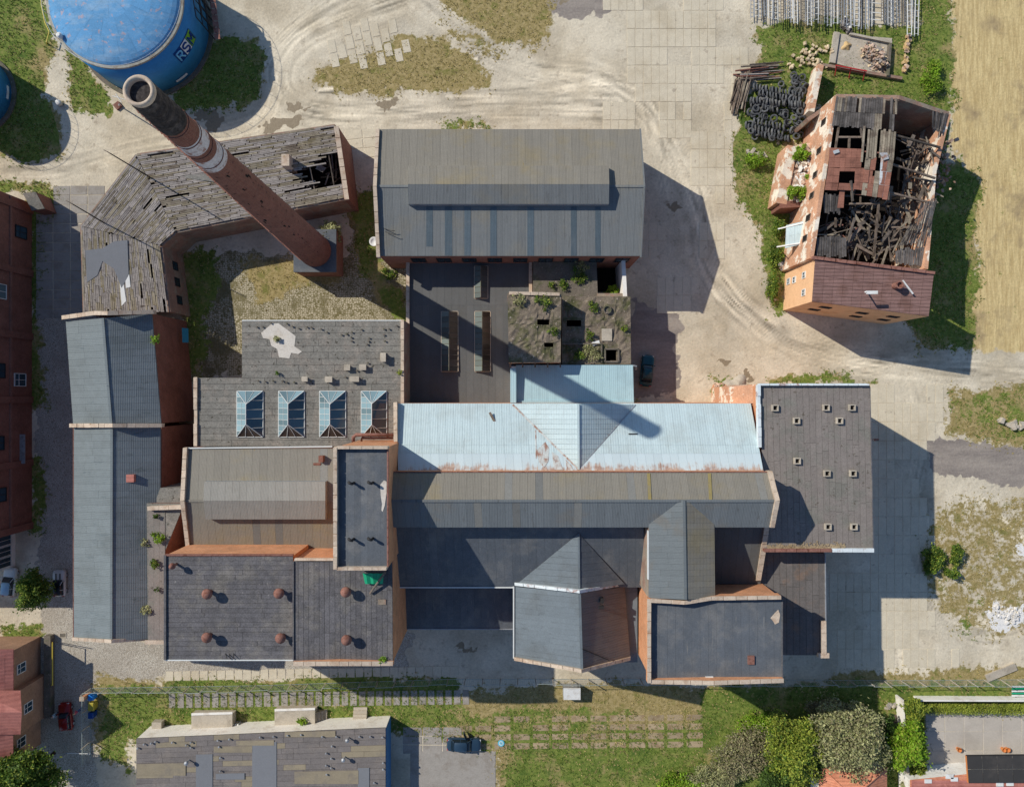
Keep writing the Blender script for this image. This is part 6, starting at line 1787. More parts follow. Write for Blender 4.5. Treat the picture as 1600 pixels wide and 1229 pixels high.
# ------------------------------------------------------------------ foliage
def leaf_cloud(pts, size, up=.4):
    n = len(pts)
    nrm = RNG.normal(size=(n, 3)); nrm[:, 2] = np.abs(nrm[:, 2]) + up
    nrm /= np.linalg.norm(nrm, axis=1)[:, None]
    t1 = np.cross(nrm, RNG.normal(size=(n, 3))); t1 /= np.linalg.norm(t1, axis=1)[:, None] + 1e-9
    t2 = np.cross(nrm, t1)
    s = (RNG.uniform(.6, 1.3, n) * size)[:, None]
    V = np.stack([pts - t1 * s, pts - t2 * s * .5, pts + t1 * s, pts + t2 * s * .5], 1)
    return V.reshape(-1, 3)
def crown_pts(c, rx, ry, rz, n, lobes, fill=.35, low=-.35):
    L = []
    lobes = int(lobes * 1.7)
    for k in range(lobes):
        a = RNG.uniform(0, 2 * np.pi); z = RNG.uniform(low, 1.0); r = np.sqrt(max(0, 1 - max(z, 0) ** 2)) * RNG.uniform(.3, .95)
        L.append((r * np.cos(a), r * np.sin(a), z * .62 + RNG.uniform(-.1, .1), RNG.uniform(.12, .3)))
    L = np.array(L)
    w = L[:, 3] ** 2; w /= w.sum()
    i = RNG.choice(lobes, n, p=w)
    d = RNG.normal(size=(n, 3)); d /= np.linalg.norm(d, axis=1)[:, None]
    rad = L[i, 3] * np.where(RNG.random(n) < fill, RNG.random(n) ** .5, RNG.uniform(.85, 1.12, n))
    q = L[i, :3] + d * rad[:, None]
    core = RNG.random(n) < .28
    q[core] = d[core] * np.array([.8, .8, .6]) * (RNG.random((core.sum(), 1)) ** .4)
    return np.array([c.x, c.y, c.z]) + q * np.array([rx, ry, rz])
def tree(name, label, px, py, r, h, mat, n, size=.2, lobes=26, cat='tree', group=None, ry=None, hc=None, fill=.35, trunk=True, zb=0.0):
    hc = hc if hc is not None else h * .62
    c = P(px, py, hc + zb)
    base = Vector((c.x, c.y, zb))
    t_ = thing(name, label, cat, base, group)
    rz = h - hc
    if trunk:
        mb = MB().tube([base, base + Vector((.1, .05, hc * .5)), c + Vector((0, 0, rz * .3))], [.06 * h * .45, .05 * h * .4, .02 * h * .4], 7)
        mb.build('trunk', M['bark'], t_, True)
        lm = MB()
        for k in range(7):
            a = k * .9 + random.random(); f = random.uniform(.35, .75)
            p0 = base + Vector((0, 0, hc * f)); p1 = c + Vector((math.cos(a) * r * .42, math.sin(a) * (ry or r) * .42, rz * random.uniform(-.2, .4)))
            lm.tube([p0, lerp(p0, p1, .5) + Vector((0, 0, .2)), p1], [.03 * h * .3, .02 * h * .3, .02], 5)
        lm.build('limbs', M['bark'], t_, True)
    pts = crown_pts(c, r, ry or r, rz * 1.25, n, lobes, fill)
    pts[:, 2] = np.maximum(pts[:, 2], zb + .08)
    stray = RNG.random(len(pts)) < .1
    pts[stray] += (pts[stray] - np.array([c.x, c.y, c.z])) * RNG.uniform(0, .28, (stray.sum(), 1))
    alt = {'green_leaf': 'leaf_yellow', 'olive_willow_leaf': 'leaf_grey', 'yellow_green_leaf': 'leaf_green', 'bright_leaf': 'leaf_yellow', 'dark_green_leaf': 'leaf_green', 'grey_twig_leaf': 'leaf_olive'}[mat.name]
    second = RNG.random(len(pts)) < .24
    cr = fast_mesh('crown', leaf_cloud(pts[~second], size), 4, mat, t_)
    if second.sum() > 30: fast_mesh('lighter_leaves', leaf_cloud(pts[second], size), 4, M[alt], cr)
    return t_
tree('broad_tree', 'large dark green tree at the lower left corner', 38, 1212, 5.0, 10, M['leaf_green'], 16000, .2, 34, ry=4.2)
tree('round_tree', 'round green tree between the two parked cars in the left alley', 53, 920, 2.1, 6.2, M['leaf_green'], 9000, .14, 28, ry=2.9)
tree('olive_tree', 'big olive grey willow-like tree over the orange tiled roof', 1324, 1156, 5.5, 7, M['leaf_olive'], 19000, .17, 50, ry=5.2, fill=.7)
tree('yellow_green_tree', 'yellow green broadleaf tree left of the olive tree', 1240, 1168, 3.8, 6.0, M['leaf_yellow'], 12000, .17, 30, ry=5.0, fill=.5)
tree('bright_tree', 'bright lime green tree at the court wall', 1419, 1162, 2.4, 6, M['leaf_bright'], 8000, .2, 22, ry=3.8)
tree('dark_shrub', 'dark green shrub between olive tree and bright tree', 1389, 1150, 1.6, 3.5, M['leaf_dark'], 3500, .16, 14, 'shrub', ry=2.8)
tree('dark_shrub', 'dark bush at the lower edge below the yellow green tree', 1212, 1214, 3.0, 4, M['leaf_dark'], 6500, .18, 18, 'shrub', ry=2.4)
tree('twiggy_shrub', 'bare grey brown twiggy thicket on the south lawn', 1163, 1178, 5.2, 2.6, M['leaf_grey'], 7500, .14, 34, 'shrub', ry=4.0, fill=.8)
tree('dark_shrub', 'dark ivy green shrub mass between the yellow green and olive trees', 1278, 1172, 2.4, 4.5, M['leaf_dark'], 4500, .16, 18, 'shrub', ry=3.4)
tree('twiggy_shrub', 'pale twiggy brush along the lower edge of the lawn', 1120, 1215, 4.5, 1.6, M['leaf_olive'], 4200, .14, 26, 'shrub', ry=2.2, fill=.8)
tree('green_shrub', 'fresh green weeds between the tower shadow and the twiggy thicket', 1185, 1135, 3.2, 1.2, M['leaf_bright'], 2600, .13, 20, 'shrub', ry=2.4, fill=.8, trunk=False)
tree('twiggy_shrub', 'small grey thicket in the tower shadow near the olive tree', 1300, 1108, 3.6, 2.2, M['leaf_grey'], 4500, .15, 22, 'shrub', ry=1.6, fill=.7)
tree('dark_shrub', 'low green bush on the lawn west of the twiggy thicket', 1060, 1222, 3.0, 1.4, M['leaf_bright'], 3000, .16, 20, 'shrub', ry=1.6)
tree('yellow_shrub', 'yellow green shrub at the corner of the hedge', 1428, 1106, 1.9, 3.0, M['leaf_yellow'], 3800, .16, 16, 'shrub', ry=1.5)
tree('yellow_shrub', 'small yellow shrub below the bright tree', 1434, 1202, 1.2, 2.2, M['leaf_yellow'], 1800, .15, 10, 'shrub')
tree('yellow_shrub', 'pale shrub at the lower edge near the wall stub', 1420, 1228, 1.3, 2.2, M['leaf_olive'], 1800, .15, 10, 'shrub')
tree('chimney_sapling', 'pale green sapling growing at the chimney foot', 517, 362, 1.7, 4.6, M['leaf_olive'], 2600, .14, 16, 'sapling', ry=1.6, fill=.7)
for x, y, r, ry_, n, lab in ((1252, 241, 1.1, 1.2, 1800, 'bright green bush on the rubble north of the orange wall'), (1255, 302, 1.4, 1.3, 2600, 'largest bright green bush on the rubble beside the ruin'), (1237, 300, .8, .9, 1000, 'small green bush against the orange garden wall'), (1264, 277, .6, .7, 600, 'tiny bush below the white wall of the ruin'), (1211, 400, 1.2, 2.0, 1800, 'leafy weeds below the sheet canopy'), (1206, 446, .9, 2.6, 1600, 'tall weeds along the path southwest of the ruin'), (1216, 357, 1.0, 1.6, 1400, 'weeds under the pale sheet canopy'), (1184, 250, 1.6, 1.2, 1400, 'low weeds south of the tyre dump'), (1455, 120, 1.6, 3.0, 2200, 'green bank of weeds between ruin and field')):
    tree('rubble_bush', lab, x, y, r, 1.8, M['leaf_bright'] if y < 350 else M['leaf_green'], n, .13, 12, 'bush', ry=ry_, trunk=False, hc=.7, fill=.6, zb=3.5 if 1230 < x < 1270 and 220 < y < 320 else 0)
for x, y, r, ry_, n, lab in ((1459, 872, 1.6, 2.0, 2200, 'green bush at the edge of the big eastern shadow'), (1453, 884, 1.2, 1.6, 1400, 'dark bush inside the big eastern shadow'), (1494, 868, .9, 1.9, 1800, 'narrow green bush row by the dry waste ground'), (1487, 894, 1.3, .8, 1200, 'low bush at the end of the narrow bush row')):
    tree('yard_bush', lab, x, y, r, 1.6, M['leaf_green'], n, .13, 12, 'bush', ry=ry_, trunk=False, hc=.6, fill=.6)
hd = thing('clipped_hedge', 'long clipped yellow green hedge along the paved court', 'hedge', P(1540, 1104, 0))
pts = np.stack([RNG.uniform((1440 - 800) * S, (1760 - 800) * S, 14000), RNG.uniform((614.5 - 1110) * S, (614.5 - 1097) * S, 14000), RNG.uniform(.1, 1.5, 14000)], -1)
pts += RNG.normal(0, .06, pts.shape)
fast_mesh('foliage', leaf_cloud(pts, .1), 4, M['leaf_yellow'], hd)
hd2 = thing('clipped_hedge', 'short hedge running south inside the white court wall', 'hedge', P(1432, 1125, 0))
pts = np.stack([RNG.uniform((1427 - 800) * S, (1436 - 800) * S, 3000), RNG.uniform((614.5 - 1140) * S, (614.5 - 1112) * S, 3000), RNG.uniform(.1, 1.5, 3000)], -1)
fast_mesh('foliage', leaf_cloud(pts, .1), 4, M['leaf_yellow'], hd2)
for x, y, h_, r, n, mt, lab in ((242, 531, 9.7, .7, 260, 'leaf_bright', 'bright weed on the eave of the long west building'), (248, 840, 10.5, .95, 420, 'leaf_bright', 'biggest weed on the narrow flat link roof'), (241, 881, 10.5, .7, 260, 'leaf_green', 'weed on the narrow flat link roof below the biggest one'), (226, 848, 10.4, .6, 160, 'leaf_olive', 'sparse weed at the gutter of the long west building'), (228, 953, 10.4, .8, 220, 'leaf_olive', 'spindly weed near the south end of the narrow link roof'), (246, 921, 10.5, .4, 120, 'leaf_green', 'tiny weed near the south end of the link roof'), (243, 806, 10.5, .35, 120, 'leaf_green', 'small weed beside the link roof parapet'),
        (903, 432, 5.3, 1.3, 500, 'leaf_green', 'weeds spreading over the felt annex roof'), (880, 445, 5.3, 1.0, 400, 'leaf_green', 'weeds at the south edge of the annex roof'), (908, 416, 5.3, 1.0, 360, 'leaf_olive', 'pale weeds near the hall on the annex roof'), (862, 446, 5.3, .6, 160, 'leaf_green', 'small weeds on the western annex roof'), (957, 455, 3.0, 1.1, 700, 'leaf_bright', 'bright bush inside the roofless bay'),
        (812, 468, 9.7, 1.1, 420, 'leaf_olive', 'weeds on the north edge of the mossy block'), (850, 470, 9.7, 1.2, 420, 'leaf_green', 'weeds at the northeast corner of the mossy block'), (865, 518, 9.7, .8, 200, 'leaf_green', 'weeds on the east rim of the mossy block'), (926, 480, 6.7, .8, 260, 'leaf_green', 'weeds near the round vent'), (922, 552, 6.7, 1.5, 800, 'leaf_olive', 'weed cushion beside the dark pit'), (921, 523, 6.7, .8, 300, 'leaf_green', 'weeds beside the roof hatch'), (905, 556, 6.7, .9, 300, 'leaf_green', 'weeds in the shaded corner of the lower mossy roof'), (975, 513, 6.7, .6, 160, 'leaf_green', 'weeds on the east rim of the lower mossy roof'),
        (432, 530, 9.5, .5, 160, 'leaf_olive', 'weed growing through the pale roof patch'), (433, 583, 9.5, .35, 90, 'leaf_green', 'tiny weed on the skylight roof'), (625, 582, 9.5, .4, 120, 'leaf_yellow', 'tiny weed by the east parapet of the skylight roof'), (599, 1030, 17.6, .5, 150, 'leaf_bright', 'weed on the parapet corner of the vent block'), (608, 429, 0, 1.1, 600, 'leaf_green', 'weeds in the gap below the hall corner'), (473, 1127, 1.5, .8, 420, 'leaf_bright', 'weed beside the right cellar porch'), (1128, 616, 1, 1.2, 500, 'leaf_green', 'bush at the foot of the brick stub wall'), (996, 627, .5, .5, 60, 'leaf_olive', 'dry weed at the corner of the light blue annex'), (440, 575, .0, .0, 0, '', '')):
    if n:
        tree('roof_weed' if h_ > 2 else 'weed_clump', lab, x, y, r, .7, M[mt], n, .12, 7, 'weed', trunk=False, hc=.25, fill=.8, zb=h_)
for x, y in ((392, 435), (440, 425), (480, 470), (415, 455), (520, 440), (610, 480)):
    pass

# ------------------------------------------------------------------ cars
def rounded(l0, l1, w, r, n=5):
    """plan outline from x=l0 to l1, half width w, corner radius r"""
    pts = []
    for cx, cy, a0 in ((l1 - r, w - r, 0), (l0 + r, w - r, 90), (l0 + r, -w + r, 180), (l1 - r, -w + r, 270)):
        for k in range(n):
            a = R(a0 + 90 * k / (n - 1))
            pts.append((cx + r * math.cos(a), cy + r * math.sin(a)))
    return pts
def loft(rings):
    mb = MB(); n = len(rings[0])
    for rg in rings: mb.v += rg
    for k in range(len(rings) - 1):
        for j in range(n):
            l = (j + 1) % n
            mb.f.append((k * n + j, k * n + l, (k + 1) * n + l, (k + 1) * n + j))
    mb.f.append(tuple(range(n - 1, -1, -1))); mb.f.append(tuple((len(rings) - 1) * n + j for j in range(n)))
    return mb
def car(label, px, py, ang, paint, L=4.2, W=1.76, estate=False, roofmat=None, stripes=False, open_door=False):
    c = P(px, py, 0.7); loc = Vector((c.x, c.y, 0))
    t_ = bpy.data.objects.new('parked_car', None); COL.objects.link(t_); t_.location = loc; t_.rotation_euler = (0, 0, ang)
    ORG[t_.name] = Vector((0, 0, 0)); props(t_, label, 'car', 'cars parked around the works')
    h = W / 2; f = L / 2
    def ring(l0, l1, w, r, z): return [(x, y, z) for x, y in rounded(l0, l1, w, r)]
    body = loft([ring(-f + .1, f - .1, h - .08, .3, .22), ring(-f, f, h, .38, .42), ring(-f, f, h, .4, .62), ring(-f + .06, f - .12, h - .05, .42, .8), ring(-f + .16, f - .4, h - .16, .4, .9)]).build('body', paint, t_, True)
    rear = -f + (.12 if estate else .55)
    cab = loft([ring(rear, f - 1.25, h - .1, .25, .86), ring(rear + .16, f - 1.6, h - .2, .25, 1.15), ring(rear + (.28 if estate else .55), f - 1.95, h - .28, .22, 1.4)]).build('windows', M['car_glass'], t_, True)
    r0, r1 = rear + (.25 if estate else .52), f - 1.92
    loft([ring(r0, r1, h - .26, .25, 1.385), ring(r0 + .05, r1 - .06, h - .3, .25, 1.45)]).build('roof', roofmat or paint, t_, True)
    for sy in (-1, 1):
        mb = MB()
        for (x0, z0), (x1, z1) in (((f - 1.28, .88), (r1, 1.42)), ((rear + .08, .88), (r0, 1.42)), (((r0 + r1) / 2 - .05, .88), ((r0 + r1) / 2, 1.42))):
            mb.tube([(x0, sy * (h - .1), z0), (x1, sy * (h - .27), z1)], .045, 5)
        mb.build('pillar', paint, t_)
        for x in (f - .8, -f + .78):
            w = MB()
            n = 14
            for yy, rr in ((h - .24, .3), (h - .22, .33), (h - .03, .33), (h - .01, .28)):
                for j in range(n):
                    a = 2 * math.pi * j / n; w.v.append((x + rr * math.cos(a), sy * yy, .33 + rr * math.sin(a)))
            for k in range(3):
                for j in range(n):
                    l = (j + 1) % n; w.f.append((k * n + j, k * n + l, (k + 1) * n + l, (k + 1) * n + j))
            w.f.append(tuple(range(n))); w.f.append(tuple(3 * n + j for j in range(n)))
            wo_ = w.build('wheel', M['rubber'], t_)
            rim_ = MB()
            for j in range(n):
                a = 2 * math.pi * j / n; rim_.v.append((x + .2 * math.cos(a), sy * (h + .003), .33 + .2 * math.sin(a)))
            rim_.f.append(tuple(range(n))); rim_.build('rim', M['grey_metal'], wo_)
        MB().box((f - .16, sy * (h - .32), .62), .16, .36, .14).build('headlight', M['white_bar'], t_)
        MB().box((-f + .1, sy * (h - .28), .66), .1, .3, .16).build('tail_light', M['red_paint'], t_)
        MB().box((f - 1.45, sy * (h + .06), .88), .12, .2, .13).build('mirror', paint, t_)
    if stripes:
        for sy in (-.28, .28):
            MB().box((f - .85, sy, .885), .85, .16, .03).build('bonnet_stripe', M['rubber'], t_)
    if open_door:
        for k, (x, l_) in enumerate(((.35, .95),)):
            MB().bar((x, h - .02, 1.05), (x - .42, h + .85, 1.05), .1, .7).build('door', paint, t_)
            MB().bar((x - .02, h + .02, 1.4), (x - .4, h + .8, 1.35), .05, .32).build('door_window', M['car_glass'], t_)
    return t_
M['car_glass'] = glassmat('car_window_glass', lin(26, 40, 50), .05)
def paint(name, col): 
    t = NT(name); t.b.inputs['Coat Weight'].default_value = .5; t.b.inputs['Coat Roughness'].default_value = .08
    return t.done(col, .35, .1)
M['car_white'] = paint('white_car_paint', lin(214, 214, 208)); M['car_red'] = paint('dark_red_car_paint', lin(132, 22, 24)); M['car_blue'] = paint('dark_blue_car_paint', lin(44, 66, 86))
M['car_teal'] = paint('dark_teal_car_paint', lin(22, 74, 84)); M['car_pale'] = paint('pale_blue_car_paint', lin(150, 184, 204)); M['black_paint'] = paint('black_car_paint', lin(26, 28, 32))
car('dark teal car standing in the hall shadow by the light blue roof', 1011, 579, R(84), M['car_teal'], 4.4)
car('small white car with black roof and bonnet stripes in the left alley', 92, 911, R(90), M['car_white'], 3.7, 1.72, True, M['black_paint'], True)
car('pale silver blue car beside the round tree at the left edge', 14, 909, R(84), M['car_white'], 4.1, 1.74, True, M['car_pale'])
car('dark red car parked in the shade of the brick house', 102, 1119, R(96), M['car_red'], 3.9, 1.7, True)
car('dark blue car with open door on the concrete apron', 725, 1163, R(-1), M['car_blue'], 4.8, 1.82, False, None, False, True)

# ------------------------------------------------------------------ two people beside the red car
def person(label, px, py, ang, shirt, trousers, hair):
    c = P(px, py, 1.2); t_ = bpy.data.objects.new('person', None); COL.objects.link(t_)
    t_.location = (c.x, c.y, 0); t_.rotation_euler = (0, 0, ang); ORG[t_.name] = Vector((0, 0, 0))
    props(t_, label, 'person')
    V = [(0, 0, .95), (0, 0, 1.12), (.02, 0, 1.3), (.02, 0, 1.43), (.03, 0, 1.52), (.05, 0, 1.64), (.05, 0, 1.75)]
    E = [(0, 1), (1, 2), (2, 3), (3, 4), (4, 5), (5, 6)]
    Rr = [.15, .13, .16, .12, .055, .09, .075]
    for s in (-1, 1):
        i = len(V)
        V += [(0, s * .1, .9), (.03, s * .11, .5), (-.02, s * .11, .1), (.13, s * .12, .05)]
        Rr += [.1, .065, .045, .04]
        E += [(0, i), (i, i + 1), (i + 1, i + 2), (i + 2, i + 3)]
        j = len(V)
        V += [(.02, s * .19, 1.4), (.06, s * .26, 1.15), (.22, s * .24, .98), (.3, s * .22, .95)]
        Rr += [.06, .045, .035, .035]
        E += [(3, j), (j, j + 1), (j + 1, j + 2), (j + 2, j + 3)]
    me = bpy.data.meshes.new('body'); me.from_pydata(V, E, [])
    o = bpy.data.objects.new('body', me); COL.objects.link(o); o.parent = t_
    sk_ = o.modifiers.new('skin', 'SKIN')
    for k, r in enumerate(Rr):
        me.skin_vertices[0].data[k].radius = (r, r * (1.15 if k < 3 else 1))
    me.skin_vertices[0].data[0].use_root = True
    o.modifiers.new('sub', 'SUBSURF').render_levels = 2
    t = NT('clothes'); tc = t.n('TexCoord'); sx = t.n('SeparateXYZ'); t.L(tc.outputs['Object'], sx.inputs[0])
    z = sx.outputs[2]
    c1 = t.mix(t.math('GREATER_THAN', z, .95), trousers, shirt)
    c2 = t.mix(t.math('GREATER_THAN', z, 1.47), c1, lin(214, 168, 140))
    c3 = t.mix(t.math('GREATER_THAN', z, .08), lin(40, 36, 34), c2)
    me.materials.append(t.done(c3, .8))
    MB().lathe([(.05, 1.62), (.1, 1.66), (.105, 1.74), (.07, 1.82), (.01, 1.84)], (.03, 0, 0), 12).build('hair', hair, t_, True)
M['hair_fair'] = plain('fair_hair', lin(196, 172, 128), .7); M['hair_grey'] = plain('grey_hair', lin(150, 142, 132), .7)
person('person in pink top and blue trousers standing right of the red car', 118.5, 1113, R(170), lin(206, 96, 112), lin(92, 120, 176), M['hair_fair'])
person('person in pale blue top bending beside the left of the red car', 84, 1118, R(10), lin(176, 204, 214), lin(70, 80, 92), M['hair_grey'])

# ------------------------------------------------------------------ mesh fence along the lane
M['fence'] = plain('galvanised_fence_wire', lin(176, 186, 182), .5, .3)
fe = thing('mesh_fence', 'long wire mesh fence on leaning posts along the southern lane', 'fence', P(760, 1066, 0))
def panel_mesh(L, Hh):
    mb = MB()
    for k in range(int(L / .3) + 1):
        mb.box((k * .3, 0, .05), .01, .01, Hh - .05)
    for z in np.arange(.05, Hh, .4):
        mb.box((L / 2, 0, z), L, .01, .01)
    mb.box((L / 2, 0, Hh - .03), L, .04, .05); mb.box((L / 2, 0, .03), L, .04, .05)
    m_ = bpy.data.meshes.new('fence_panel'); m_.from_pydata(mb.v, [], mb.f); m_.materials.append(M['fence']); return m_
base_px = [(143, 1074), (400, 1070), (700, 1060), (1000, 1060), (1380, 1062), (1720, 1060)]
pm = None
run = []
for (xa, ya), (xb_, yb) in zip(base_px[:-1], base_px[1:]):
    n = max(1, round(math.hypot(xb_ - xa, yb - ya) / 27))
    run += [(lerp(xa, xb_, k / n), lerp(ya, yb, k / n)) for k in range(n)]
run.append(base_px[-1])
pmesh = panel_mesh(2.43, 2.2)
postm = bpy.data.meshes.new('post'); _p = MB().box((0, 0, 0), .1, .1, 2.35); postm.from_pydata(_p.v, [], _p.f); postm.materials.append(M['concrete'])
for k, (x, y) in enumerate(run):
    p = P(x, y); o = bpy.data.objects.new('post', postm); COL.objects.link(o); o.parent = fe; o.location = p - fe.location
    o.rotation_euler = (random.uniform(-.05, .05), random.uniform(-.05, .05), 0)
    if k < len(run) - 1:
        q_ = P(*run[k + 1]); d = q_ - p
        o = bpy.data.objects.new('fence_panel', pmesh); COL.objects.link(o); o.parent = fe
        o.location = p - fe.location + Vector((0, 0, .05)); o.rotation_euler = (random.uniform(-.08, .05), 0, math.atan2(d.y, d.x)); o.scale = (d.length / 2.43, 1, 1)
fe2 = thing('mesh_fence', 'short wire mesh fence beside the waste bins in the lower left lane', 'fence', P(142, 1130, 0))
for k in range(4):
    p, q_ = P(142.5, 1076 + k * 27), P(142.5, 1103 + k * 27); d = q_ - p
    o = bpy.data.objects.new('fence_panel', pmesh); COL.objects.link(o); o.parent = fe2
    o.location = p - fe2.location; o.rotation_euler = (0, 0, math.atan2(d.y, d.x))
    o = bpy.data.objects.new('post', postm); COL.objects.link(o); o.parent = fe2; o.location = p - fe2.location
gt = thing('lane_gate', 'barrier bar and open mesh gate leaf across the lower left lane', 'gate', P(120, 1178, 0))
MB().tube([P(105, 1176, 1.1), P(141, 1177, 1.1)], .06, 6).build('bar', M['white_paint'], gt)
MB().box(P(104, 1176, 0), .16, .16, 1.3).build('post', M['grey_metal'], gt)
for x0, y0, x1, y1 in ((142, 1158, 142, 1182), (100, 1160, 106, 1172)):
    p, q_ = P(x0, y0), P(x1, y1); d = q_ - p
    o = bpy.data.objects.new('gate_leaf', pmesh); COL.objects.link(o); o.parent = gt; o.location = p - gt.location; o.rotation_euler = (0, 0, math.atan2(d.y, d.x)); o.scale = (d.length / 2.43, 1, .9)
def bin_(label, px, py, mat, w=.75, d=.75, h=1.2):
    c = P(px, py, h); b = thing('waste_bin', label, 'bin', (c.x, c.y, 0), 'bins along the lower left lane')
    c.z = 0
    mb = MB(); mb.hexa([c + Vector((x * w * .4, y * d * .4, 0)) for x, y in ((-1, -1), (1, -1), (1, 1), (-1, 1))], [c + Vector((x * w * .5, y * d * .5, h * .9)) for x, y in ((-1, -1), (1, -1), (1, 1), (-1, 1))])
    mb.build('tub', mat, b)
    MB().hexa([c + Vector((x * w * .54, y * d * .54, h * .91)) for x, y in ((-1, -1), (1, -1), (1, 1), (-1, 1))], [c + Vector((x * w * .42, y * d * .42, h)) for x, y in ((-1, -1), (1, -1), (1, 1), (-1, 1))]).build('lid', mat, b)
bin_('blue waste bin at the top of the row beside the brick post', 141, 1090, M['bin_blue'])
bin_('olive yellow waste bin in the middle of the row', 141.5, 1104, M['bin_yellow'], .8, 1.1)
bin_('dark blue waste bin at the lower end of the row', 141, 1118, M['logo_navy'], .7, .8)
bp = thing('brick_post', 'short brick gate post at the head of the bins', 'post', P(141, 1082, 0))
MB().box(P(141, 1082, 0), .55, .5, 1.9).build('shaft', M['brick_orange'], bp); MB().box(P(141, 1082, 0) + Vector((0, 0, 1.9)), .65, .6, .1).build('cap', M['coping'], bp)
yp = thing('yellow_pipe', 'yellow gas pipe on low posts east of the brick house', 'pipe', P(82, 1035, 0))
MB().tube([P(82, 1003, .3), P(82, 1004, 2.6), P(82, 1070, 2.6), P(79, 1070, 0)], .08, 6).build('pipe', M['yellow_pipe'], yp)
MB().tube([P(88, 1002, 0), P(90, 1003, 2.8)], .05).build('post', M['dark_metal'], yp)

# ------------------------------------------------------------------ tyre dump
tm = []
for k in range(3):
    mb = MB(); n = 18; Ro = (.52, .46, .56)[k]; w = (.26, .24, .3)[k]
    prof = [(Ro * .58, -w * .42), (Ro * .82, -w * .5), (Ro * .97, -w * .42), (Ro, 0), (Ro * .97, w * .42), (Ro * .82, w * .5), (Ro * .58, w * .42), (Ro * .66, 0)]
    for r_, z in prof:
        for j in range(n):
            a = 2 * math.pi * j / n; mb.v.append((r_ * math.cos(a), r_ * math.sin(a), z))
    m_ = len(prof)
    for k2 in range(m_):
        for j in range(n):
            l = (j + 1) % n; mb.f.append((k2 * n + j, k2 * n + l, ((k2 + 1) % m_) * n + l, ((k2 + 1) % m_) * n + j))
    mm_ = bpy.data.meshes.new('tyre'); mm_.from_pydata(mb.v, [], mb.f); mm_.materials.append(M['tyre']); tm.append(mm_)
rt = random.Random(5)
def tyre(px, py, z, rx, ry_, rz):
    o = bpy.data.objects.new('tyre', rt.choice(tm)); COL.objects.link(o)
    p = P(px, py, z); o.location = p; o.rotation_euler = (rx, ry_, rz)
    props(o, 'worn black tyre in the tyre dump west of the ruined house', 'tyre', 'old tyres in the dump')
for (x0, y0), (x1, y1), z in (((1178, 136), (1254, 150), .55), ((1188, 146), (1250, 157), .6), ((1174, 157), (1262, 165), .7), ((1174, 165), (1215, 172), .5), ((1166, 196), (1222, 210), .5), ((1176, 206), (1232, 218), .5), ((1180, 190), (1225, 200), .6)):
    n = int((x1 - x0) / 4.6)
    for k in range(n):
        u = k / max(n - 1, 1)
        tyre(lerp(x0, x1, u) + rt.uniform(-.8, .8), lerp(y0, y1, u) + rt.uniform(-1, 1), z + rt.uniform(-.1, .15), rt.uniform(-.1, .1), R(62) + rt.uniform(-.15, .15), rt.uniform(-.2, .1))
for k in range(62):
    u = rt.random(); x = lerp(1172, 1262, rt.random()); y = rt.uniform(150, 216)
    if x < 1180 and y < 170: x += 20
    if k < 12: x, y = rt.uniform(1220, 1270), rt.uniform(112, 150)
    if x > 1268 - (y - 100) * .14: x -= 12
    tyre(x, y, rt.uniform(.3, .95) if k >= 12 else .3, rt.gauss(0, .35), rt.gauss(0, .35), rt.uniform(0, 3))

# ------------------------------------------------------------------ stacks of steel scaffold frames at the top edge
lad = []
for k in range(3):
    mb = MB(); W_ = (.42, .6, .3)[k]; L_ = (15.0, 13.0, 14.0)[k]
    for sx in (-1, 1):
        mb.box((sx * W_ / 2, L_ / 2, 0), .075, L_, .075)
    for y in np.arange(.2, L_, (.55, .8, .4)[k]):
        mb.box((0, y, .01), W_, .055, .055)
    mt = (M['grey_metal'], M['white_paint'], M['plank_tan'])[k]
    m_ = bpy.data.meshes.new('frame'); m_.from_pydata(mb.v, [], mb.f); m_.materials.append(mt); lad.append(m_)
rl = random.Random(3)
for k in range(50):
    x = 1176 + k * 5.2 + rl.uniform(-1.5, 1.5)
    if 1360 < x < 1376: continue
    yb = (28 + (x - 1176) * .09 if x < 1360 else 36) + rl.uniform(-4, 5)
    if x > 1418: yb = 56 + rl.uniform(-4, 4)
    z = .25 + rl.random() * .9
    o = bpy.data.objects.new('scaffold_frame', lad[(0, 1, 0, 2, 0, 1)[k % 6]]); COL.objects.link(o)
    o.location = P(x, yb, z); o.rotation_euler = (rl.uniform(-.02, .02), rl.uniform(-.3, .3), rl.gauss(0, .012))
    props(o, 'ladder-like scaffold frame stacked at the top edge of the yard', 'scaffold frame', 'stacked scaffold frames')
lw = thing('crossed_frame', 'short wide white ladder frame lying in the gap of the scaffold stack', 'scaffold frame', P(1368, 15, 0))
mb = MB()
for sx in (-1, 1): mb.bar(P(1368 + sx * 9, -20, .5), P(1368 + sx * 11, 32, .5), .1, .1)
for y in (4, 19, 30): mb.bar(P(1358, y, .56), P(1380, y + 2, .56), .1, .08)
mb.build('frame', M['white_paint'], lw)

